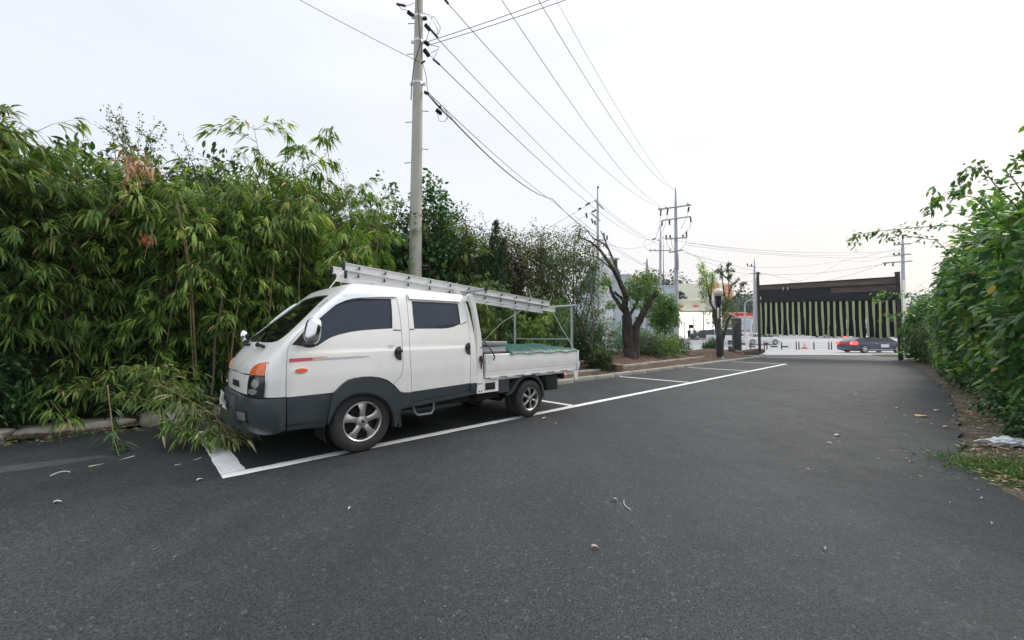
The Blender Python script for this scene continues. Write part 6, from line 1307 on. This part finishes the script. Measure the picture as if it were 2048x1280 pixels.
# cars: lofted bodies
def car(name, label, cat, loc, rz, L, H, Wd, prof, paint, wheels=(.17, .80), wr=.33, lights=True, glassm='dark_window', low=.22):
    """prof: list of (x fraction, belt z, roof z, half-width factor); roof z == belt z where there is no cabin"""
    root = thing(name, label, cat, loc, rz); V = []; Fc = []; mi = []; W2 = Wd / 2
    for (x, zb, zr, wf) in prof:
        w = W2 * wf; cab = zr > zb + .02; wi = w * (.80 if cab else .93)
        V += [(x * L, -w * .93, low), (x * L, -w, low + .18), (x * L, -w * .995, zb - .12), (x * L, -w * .955, zb), (x * L, -wi, zr - (.06 if cab else 0)), (x * L, -wi * .8, zr), (x * L, wi * .8, zr), (x * L, wi, zr - (.06 if cab else 0)), (x * L, w * .955, zb), (x * L, w * .995, zb - .12), (x * L, w, low + .18), (x * L, w * .93, low)]
    n = 12
    for i in range(len(prof) - 1):
        ca = prof[i][2] > prof[i][1] + .02; cb = prof[i + 1][2] > prof[i + 1][1] + .02
        for j in range(n):
            k = (j + 1) % n; Fc.append((i * n + j, i * n + k, (i + 1) * n + k, (i + 1) * n + j))
            g_ = (j in (3, 7) and (ca or cb)) or (ca != cb and j in (4, 5, 6)); mi.append(1 if g_ else 0)
    Fc += [tuple(range(n))[::-1], tuple(range((len(prof) - 1) * n, len(prof) * n))]; mi += [0, 0]
    bd = mesh('body', V, Fc, [paint, glassm], root, mi=mi, smooth=38)
    # pillars over the glass
    for (x, zb, zr, wf) in prof:
        if zr > zb + .25:
            for sg in (-1, 1): one(lambda b: b.tube([(x * L, sg * W2 * wf * .962, zb), (x * L, sg * W2 * wf * .81, zr - .05)], .03, 4), 'pillar', paint, bd)
    for wx in wheels:
        for sg in (-1, 1):
            r = bpy.data.objects.new('wheel', None); C.objects.link(r); r.parent = root; r.location = (wx * L, sg * (W2 - .06), wr)
            a = -.10 if sg < 0 else .10
            one(lambda b: b.tube([(0, -a * 1.0, 0), (0, a * .75, 0)], wr, 24), 'tyre', 'rubber', r)
            def rim(b):
                f = a * .78
                b.lathe([(wr * .62, f), (wr * .66, f * 1.15), (wr * .58, f * 1.1)], 20, 'y')
                for k in range(5):
                    t = 2 * pi * k / 5 + .3; c_, s_ = cos(t), sin(t); h = wr * .09
                    b.add([(c_ * 0 - s_ * h, f * 1.12, s_ * 0 + c_ * h), (c_ * wr * .6 - s_ * h * 1.6, f * 1.08, s_ * wr * .6 + c_ * h * 1.6), (c_ * wr * .6 + s_ * h * 1.6, f * 1.08, s_ * wr * .6 - c_ * h * 1.6), (s_ * h, f * 1.12, -c_ * h)], [(0, 1, 2, 3)])
            one(rim, 'rim', 'alloy', r)
            one(lambda b: b.tube([(0, sg * .075 + .0, 0), (0, sg * .082, 0)], wr * .63, 20), 'brake_disc', 'underbody', r)
    one(lambda b: b.box((L * .06, -W2 * .8, .16), (L * .94, W2 * .8, low + .06)), 'underbody', 'underbody', root)
    return root
sedan = [(0, .62, .62, .80), (.015, .88, .88, .90), (.10, .98, .98, .97), (.17, .99, 1.0, 1.), (.30, .97, 1.40, 1.), (.45, .95, 1.46, 1.), (.60, .93, 1.42, 1.), (.76, .92, .94, 1.), (.92, .82, .82, .96), (.985, .70, .70, .85), (1., .55, .55, .75)]
c0 = at(1679, 700, 34.); nav = car('car', 'dark blue estate car with lit brake lights passing behind the gate', 'car', (c0.x + 1.15, 34.9, -.2), .0, 4.95, 1.5, 1.85, [(0, .60, .60, .82), (.012, .95, .95, .90), (.05, 1.0, 1.05, .96), (.16, .99, 1.40, 1.), (.32, .97, 1.47, 1.), (.50, .95, 1.49, 1.), (.64, .94, 1.44, 1.), (.80, .92, .94, 1.), (.94, .80, .80, .95), (.99, .66, .66, .85), (1., .5, .5, .75)], 'car_navy', (.205, .785), .34)
one(lambda b: (b.box((-.015, -.92, .70), (.46, -.66, .97), bev=.02)), 'tail_light', 'tail_red', nav); one(lambda b: (b.box((-.02, .50, .72), (.15, .85, .95), bev=.02)), 'tail_light', 'tail_red', nav)  # near tail light drawn longer to take in its red glow on the body
one(lambda b: b.box((-.02, -.85, .78), (.10, -.72, .88), bev=.01), 'brake_lamp', 'brake_glow', nav); one(lambda b: b.box((.10, -.30, 1.36), (.16, .30, 1.42)), 'high_brake_light', 'tail_red', nav)
one(lambda b: b.box((-.022, -.66, .70), (.03, .50, .93), bev=.01), 'tailgate_red_glow', 'sign_red', nav)  # red box stands for the brake-light glow on the tailgate
one(lambda b: b.box((2.42, -.945, .48), (3.12, -.932, .74)), 'door_sticker', 'plate_white', nav); one(lambda b: b.box((.9, -.94, .24), (3.7, -.93, .28)), 'sill_trim', 'chrome', nav)
for x in (1.9, 2.95): one(lambda b: b.box((x, -.945, .80), (x + .2, -.93, .83)), 'door_handle', 'chrome', nav)
c0 = at(1504, 690, 49.); cw = car('car', 'white coupe parked across the road just inside the gate opening', 'car', (c0.x - .6, 50, gz(0, 50)), 0, 4.5, 1.36, 1.8, sedan, 'car_white', (.17, .80), .33)
c0 = at(1462, 690, 49.); car('car', 'large white van seen between the black pillar and the gate post', 'van', (c0.x - 1.2, 52, gz(0, 52)), 0, 4.9, 1.9, 1.9, [(0, .9, .9, .85), (.01, 1.1, 1.12, .95), (.06, 1.05, 1.85, 1.), (.30, 1.05, 1.95, 1.), (.55, 1.05, 1.95, 1.), (.70, 1.02, 1.85, 1.), (.84, .98, 1.0, 1.), (.96, .85, .85, .95), (1., .6, .6, .8)], 'car_white', (.18, .82), .36)
c0 = at(1384, 676, 60.); car('car', 'dark green saloon parked in front of the lit shop', 'car', (c0.x, 60.8, gz(0, 60.8)), 0, 4.7, 1.42, 1.8, sedan, 'car_green', (.17, .80), .33)
c0 = at(1560, 690, 64.); car('car', 'dark car far across the road behind the gate strips', 'car', (c0.x + 7.5, 66, gz(0, 66)), 0, 4.5, 1.42, 1.8, sedan, 'cloth_black', (.17, .80), .33)
# dark raised bars that stand for guard rail shadows on the road
for i, px in enumerate((1506, 1550, 1572)):
    g = at(px, 690, 46); o = one(lambda b: b.box((-.35, -.12, 0), (.35, .12, .14), bev=.03), 'shadow_bar', 'black_plastic'); o.location = (g.x, 46.2, gz(0, 46.2) - .02); tag(o, 'low black bar standing for a railing shadow on the road, ' + ('nearest the gate post', 'under the white coupe wheel', 'right of the white coupe')[i], 'shadow bar')
# ------------------------------------------------------------------ buildings across the road
def bpx(px, Y): return at(px, 690, Y).x
def bz(py, Y): return at(1200, py, Y).z
def building(name, label, px0, px1, pyt, Y, depth, m, cat='building'):
    x0, x1 = bpx(px0, Y), bpx(px1, Y); g0 = gz(0, Y) - .1; root = thing(name, label, cat, (x0, Y, g0)); w = x1 - x0; h = bz(pyt, Y) - g0
    one(lambda b: b.box((0, 0, 0), (w, depth, h)), 'wall', m, root); one(lambda b: b.box((-.12, -.12, h), (w + .12, depth + .12, h + .16)), 'parapet', m, root); return root, w, h, g0
def bwin(root, x, z, w, h, m='dark_window', y=0.):
    f = one(lambda b: (b.box((x - .06, y - .07, z - .06), (x + w + .06, y - .03, z)), b.box((x - .06, y - .07, z + h), (x + w + .06, y - .03, z + h + .06)), b.box((x - .06, y - .07, z), (x, y - .03, z + h)), b.box((x + w, y - .07, z), (x + w + .06, y - .03, z + h)), b.box((x + w / 2 - .03, y - .065, z), (x + w / 2 + .03, y - .035, z + h))), 'window', 'wall_white', root, kind=None)
    one(lambda b: b.box((x, y - .04, z), (x + w, y - .015, z + h)), 'pane', m, f)
b1, w, h, _ = building('workshop', 'blue-grey workshop wall behind the pruned tree', 1186, 1262, 551, 46, 14, 'wall_bluegrey')
bwin(b1, 2.1, 3.2, .45, .35); bwin(b1, 1.0, .9, 1.3, .7); bwin(b1, 3.2, 5.6, .6, .5)
one(lambda b: b.box((w - 1.2, -.3, h - 1.4), (w - .8, -.02, h - 1.1)), 'floodlight', 'soffit_light', b1)
b2, w, h, _ = building('warehouse', 'pale grey-blue warehouse with dark plants on its flat roof', 1262, 1357, 573, 56, 16, 'wall_bluegrey')
bwin(b2, .6, 2.6, .9, 1.); one(lambda b: b.box((w - 1.5, -.05, 0), (w - 1.44, .0, h)), 'downpipe', 'wall_white', b2)
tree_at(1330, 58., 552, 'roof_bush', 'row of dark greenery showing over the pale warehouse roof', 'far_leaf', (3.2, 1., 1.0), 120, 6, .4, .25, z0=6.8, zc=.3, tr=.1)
# tower with green roof
x0, x1 = bpx(1196, 43), bpx(1237, 43); tw = thing('gable_tower', 'tall white gabled tower with a green roof slope behind the brown tree', 'building', (x0, 43, 0)); w = x1 - x0; zt = bz(518, 43); zb = bz(560, 43)
one(lambda b: b.prism([(.2, 0), (w * .62, 0), (w * .62, zb), (w, zt - .1), (0, zt - .1), (.2, zb)], 0, 4, axis='y'), 'wall', 'wall_white', tw)
one(lambda b: b.prism([(-.1, zt - .1), (w + .15, zt - .1), (w + .15, zt + .12), (-.1, zt + .12)], -.15, 4.1), 'roof_edge', 'wall_bluegrey', tw)
one(lambda b: b.prism([(.1, zt), (-1.3, zb - .1), (-2.2, zb - 1.1), (.1, zb - 1.1)], .2, 3.8), 'roof', 'roof_green', tw)
one(lambda b: (b.tube([(-.15, -.4, 0), (-.15, -.4, zt - 2)], .12, 8)), 'column', 'wall_white', tw); one(lambda b: (b.tube([(1.4, -.4, 0), (1.4, -.4, zb - 2)], .12, 8)), 'column', 'wall_white', tw)
# lit shop
YS = 62.; x0, x1 = bpx(1357, YS), bpx(1462, YS); g0 = gz(0, YS) - .1; shop = thing('shop', 'bright shop with a pale yellow fascia and lit glass front behind the lamp post', 'building', (x0, YS, g0)); w = x1 - x0
zf0, zf1, zc_ = bz(598, YS) - g0, bz(568, YS) - g0, bz(626, YS) - g0
one(lambda b: (b.box((0, 2.5, 0), (w, 14, zf0)), b.box((0, .0, zf0 - .02), (w, 14, zf0 + .0))), 'wall', 'wall_white', shop, kind='stuff')
one(lambda b: b.prism([(0, zf0), (-.0, zf1), (-2.2, zf1 + .15), (-2.6, zf0 + .2)][::-1], 0, w, axis='x') if False else b.box((0, -.6, zf0 + .02), (w, .0, zf1)), 'fascia', 'fascia', shop)
one(lambda b: [b.box((x, -.66, zf0 + 1.2), (x + .5, -.602, zf0 + 1.45)) for x in (3.2, 4.0, 4.8, 6.4, 7.2, 8.)], 'faded_lettering', 'fascia', shop, kind='stuff')
one(lambda b: b.box((.2, -.5, zc_ - .1), (w * .72, 2.5, zc_ + .12)), 'canopy', 'soffit_light', shop)
one(lambda b: b.box((.2, -.56, zc_ + .1), (w * .72, -.5, zc_ + .3)), 'canopy_edge', 'steel_pole', shop)
for i in range(5):
    x = .4 + i * w * .19; f = one(lambda b: (b.box((x, 2.3, .1), (x + .08, 2.42, zc_ - .15)), b.box((x + w * .18, 2.3, .1), (x + w * .18 + .08, 2.42, zc_ - .15)), b.box((x, 2.3, zc_ * .62), (x + w * .18, 2.42, zc_ * .62 + .08))), 'window', 'wall_white', shop); one(lambda b: b.box((x + .08, 2.36, .1), (x + w * .18, 2.46, zc_ - .15)), 'pane', 'shop_lit', f)
for x in (.9, 3.4): 
    s_ = one(lambda b: b.box((x, 2.38, zc_ + 1.0), (x + 1.1, 2.48, zc_ + 1.5)), 'wall_sign', 'wall_white', shop); one(lambda b: b.box((x + .12, 2.34, zc_ + 1.12), (x + .98, 2.37, zc_ + 1.38)), 'red_lettering', 'sign_red', s_)
for x in (3.8, 7.6): one(lambda b: b.box((x, -.4, 0), (x + .12, -.28, zc_)), 'canopy_post', 'steel_pole', shop)
# orange pylon sign, small sign boards
sg2 = thing('pylon_sign', 'orange two-part shop sign high behind the street tree', 'sign', (bpx(1440, 58), 58, gz(0, 58))); z1, z0_ = bz(561, 58) - 1, bz(578, 58) - 1
one(lambda b: b.box((-1.2, -.2, z0_), (0, .2, z1), bev=.05), 'sign_board', 'sign_orange', sg2); one(lambda b: b.box((.7, -.2, bz(597, 58) - 1), (1.9, .2, bz(564, 58) - 1), bev=.05), 'sign_board', 'sign_orange', sg2); one(lambda b: b.box((-.7, -.1, 0), (-.5, .1, z0_)), 'mast', 'steel_pole', sg2); one(lambda b: b.box((1.2, -.1, 0), (1.4, .1, z0_)), 'mast', 'steel_pole', sg2)
sg3 = thing('roof_sign', 'orange and white sign above the warehouse roof edge', 'sign', (bpx(1272, 50), 50, 0)); z1, z0_ = bz(552, 50), bz(562, 50)
one(lambda b: b.box((-1., -.1, z0_), (.4, .1, z1)), 'sign_board', 'sign_orange', sg3); one(lambda b: b.box((-.35, -.05, 0), (-.25, .05, z0_)), 'mast', 'steel_pole', sg3); one(lambda b: [b.box((x, -.14, z0_ + .2), (x + .15, -.11, z1 - .2)) for x in (-.85, -.55, -.25, .05)], 'lettering', 'cone_white', sg3, kind='stuff')
def lowhouse(px0, px1, pyt, pyr, Y, m, label):
    rt, w, h, g0 = building('house', label, px0, px1, pyt, Y, 10, 'wall_white'); hr = bz(pyr, Y) - g0
    one(lambda b: b.prism([(-.4, h + .17), (10.4, h + .17), (5, hr)], -.5, w + .5, axis='x'), 'roof', m, rt)
    for i in range(3): bwin(rt, w * (.12 + .3 * i), h * .3, w * .16, h * .35)
lowhouse(1478, 1516, 636, 622, 88, 'roof_red', 'low house with a red roof left of the gate'); lowhouse(1560, 1620, 650, 640, 110, 'roof_green', 'low house with a green roof far behind the gate')
lowhouse(1640, 1760, 648, 636, 120, 'wall_bluegrey', 'long low grey house far behind the gate'); lowhouse(1815, 1900, 640, 622, 95, 'roof_red', 'house hidden behind the right hedge')
kk_ = thing('billboard', 'white board with a grey screen panel left of the gate', 'sign', (bpx(1486, 70), 70, gz(0, 70))); one(lambda b: b.box((-.9, -.1, bz(660, 70) - 1.1), (1.4, .1, bz(640, 70) - 1.1)), 'panel', 'wall_bluegrey', kk_); one(lambda b: b.box((-1.2, -.15, bz(632, 70) - 1.1), (1.9, .15, bz(626, 70) - 1.1)), 'red_top', 'sign_red', kk_); one(lambda b: b.box((-1.1, -.05, 0), (-.9, .05, bz(626, 70) - 1.1)), 'post', 'steel_pole', kk_)
# street lamp with curved arm
r_ = thing('street_lamp', 'slim pale street lamp with a curved arm left of the gate', 'street lamp', (bpx(1491, 50), 50, gz(0, 50))); X0 = 0; z = bz(615, 50) - .35; 
one(lambda b: b.tube([(0, 0, 0), (0, 0, z), (.1, 0, z + .7), (.35, 0, z + 1.0), (.7, 0, z + 1.15), (1.0, 0, z + 1.15)], [.11, .08, .06, .05, .05, .04], 8), 'pole', 'rail_grey', r_, 60); one(lambda b: b.box((.9, -.12, z + 1.08), (1.4, .12, z + 1.18), bev=.03), 'lamp_head', 'rail_grey', r_)
r_ = thing('bollard', 'thick white bollard beside the street lamp', 'bollard', (bpx(1494, 45), 45, .1)); one(lambda b: b.tube([(0, 0, 0), (0, 0, 1.4)], .17, 12), 'shaft', 'plate_white', r_); one(lambda b: b.tube([(0, 0, 1.4), (0, 0, 1.5)], [.17, .10], 12), 'cap', 'plate_white', r_)
r_ = thing('meter_box', 'small white box with a black panel left of the black pillar', 'box', (bpx(1458, 43), 43, -.02)); one(lambda b: b.box((-.5, -.2, .1), (.5, .2, .95), bev=.03), 'case', 'wall_white', r_); one(lambda b: b.box((-.25, -.22, .35), (.25, -.201, .8)), 'panel', 'black_plastic', r_)
# far trees fading into the haze
for i, (px, Y, top, rx, rz_) in enumerate(((1462, 105, 596, 5, 6), (1482, 112, 588, 6, 6.5), (1500, 120, 600, 6, 5), (1448, 118, 606, 6, 5), (1540, 150, 632, 9, 5), (1620, 160, 636, 10, 4.5), (1700, 150, 630, 10, 5), (1780, 140, 622, 9, 6), (1835, 110, 600, 8, 7), (1290, 100, 560, 8, 5), (1235, 90, 560, 6, 5), (1330, 110, 556, 8, 5))):
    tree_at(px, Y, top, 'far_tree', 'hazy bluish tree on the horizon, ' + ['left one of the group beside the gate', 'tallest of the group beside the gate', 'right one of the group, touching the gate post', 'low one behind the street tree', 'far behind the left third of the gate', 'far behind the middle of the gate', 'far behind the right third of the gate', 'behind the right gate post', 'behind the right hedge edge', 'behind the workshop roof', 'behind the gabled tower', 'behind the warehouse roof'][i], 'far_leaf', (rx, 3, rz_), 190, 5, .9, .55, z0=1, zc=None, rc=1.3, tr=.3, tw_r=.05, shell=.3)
# ------------------------------------------------------------------ two people in front of the shop
def person(label, loc, J, E_, R_, rz=0, mt='cloth_black'):
    root = thing('person', label, 'person', loc, rz)
    me = bpy.data.meshes.new('body'); me.from_pydata(J, E_, []); o = link(bpy.data.objects.new('body', me), root); me.materials.append(M(mt))
    sk = o.modifiers.new('skin', 'SKIN'); 
    if not me.skin_vertices: bpy.context.view_layer.update()
    for i, r in enumerate(R_): me.skin_vertices[0].data[i].radius = (r, r)
    me.skin_vertices[0].data[0].use_root = True
    ss = o.modifiers.new('sub', 'SUBSURF'); ss.levels = 1; ss.render_levels = 1
    hd = blob('head', (J[3][0], J[3][1], J[3][2] + .13), (.085, .10, .125), 'skin', root, 2.2, 8); hr = blob('hair', (J[3][0], J[3][1] + .01, J[3][2] + .17), (.095, .105, .10), 'cloth_black', root, 2.2, 8); return root
J = [(0, 0, .95), (0, 0, 1.2), (0, 0, 1.42), (0, -.02, 1.50), (.18, 0, 1.40), (.30, -.12, 1.16), (.42, -.30, 1.16), (-.18, 0, 1.40), (-.26, -.02, 1.12), (-.26, -.08, .86), (.10, 0, .90), (.12, 0, .48), (.14, .02, .06), (.15, -.14, .04), (-.10, 0, .90), (-.12, -.02, .48), (-.15, 0, .06), (-.16, -.15, .04)]
E_ = [(0, 1), (1, 2), (2, 3), (2, 4), (4, 5), (5, 6), (2, 7), (7, 8), (8, 9), (0, 10), (10, 11), (11, 12), (12, 13), (0, 14), (14, 15), (15, 16), (16, 17)]
R_ = [.15, .14, .15, .06, .075, .05, .035, .075, .05, .035, .10, .07, .045, .04, .10, .07, .045, .04]
sk_ok = True
pp = at(1379, 675, 58.); 
def mk_person(label, px, rz, mt):
    p = at(px, 675, 58.5); return person(label, (p.x, 58.5, gz(0, 58.5)), J, E_, R_, rz, mt)
mk_person('person in black clothes standing in front of the lit shop, arm held out', 1378.5, .2, 'cloth_black'); mk_person('person in dark grey clothes standing to the right of the one in black', 1389, 2.8, 'cloth_grey')
bx_ = thing('speaker_box', 'black square box on a stand between the two people', 'speaker', (at(1382, 675, 59.3).x, 59.3, gz(0, 59.3))); one(lambda b: b.box((-.25, -.2, 1.75), (.3, .2, 2.3), bev=.02), 'box', 'cloth_black', bx_); one(lambda b: b.tube([(0, 0, 0), (0, 0, 1.75)], .03, 6), 'stand', 'steel_pole', bx_)
for ps in ('body',): pass

# ------------------------------------------------------------------ the evening air
HAZE = .0005
mh = bpy.data.materials.new('air'); mh.use_nodes = True; hn = mh.node_tree.nodes; hn.clear(); ho = hn.new('ShaderNodeOutputMaterial'); hv = hn.new('ShaderNodeVolumePrincipled')
hv.inputs['Color'].default_value = (.86, .92, 1, 1); hv.inputs['Density'].default_value = HAZE; hv.inputs['Anisotropy'].default_value = .2; mh.node_tree.links.new(hv.outputs[0], ho.inputs['Volume']); MATS['air'] = mh
hz_ = one(lambda b: b.box((-910, -610, -1.4), (910, 1510, 22)), 'haze', 'air', None, None, kind='stuff')
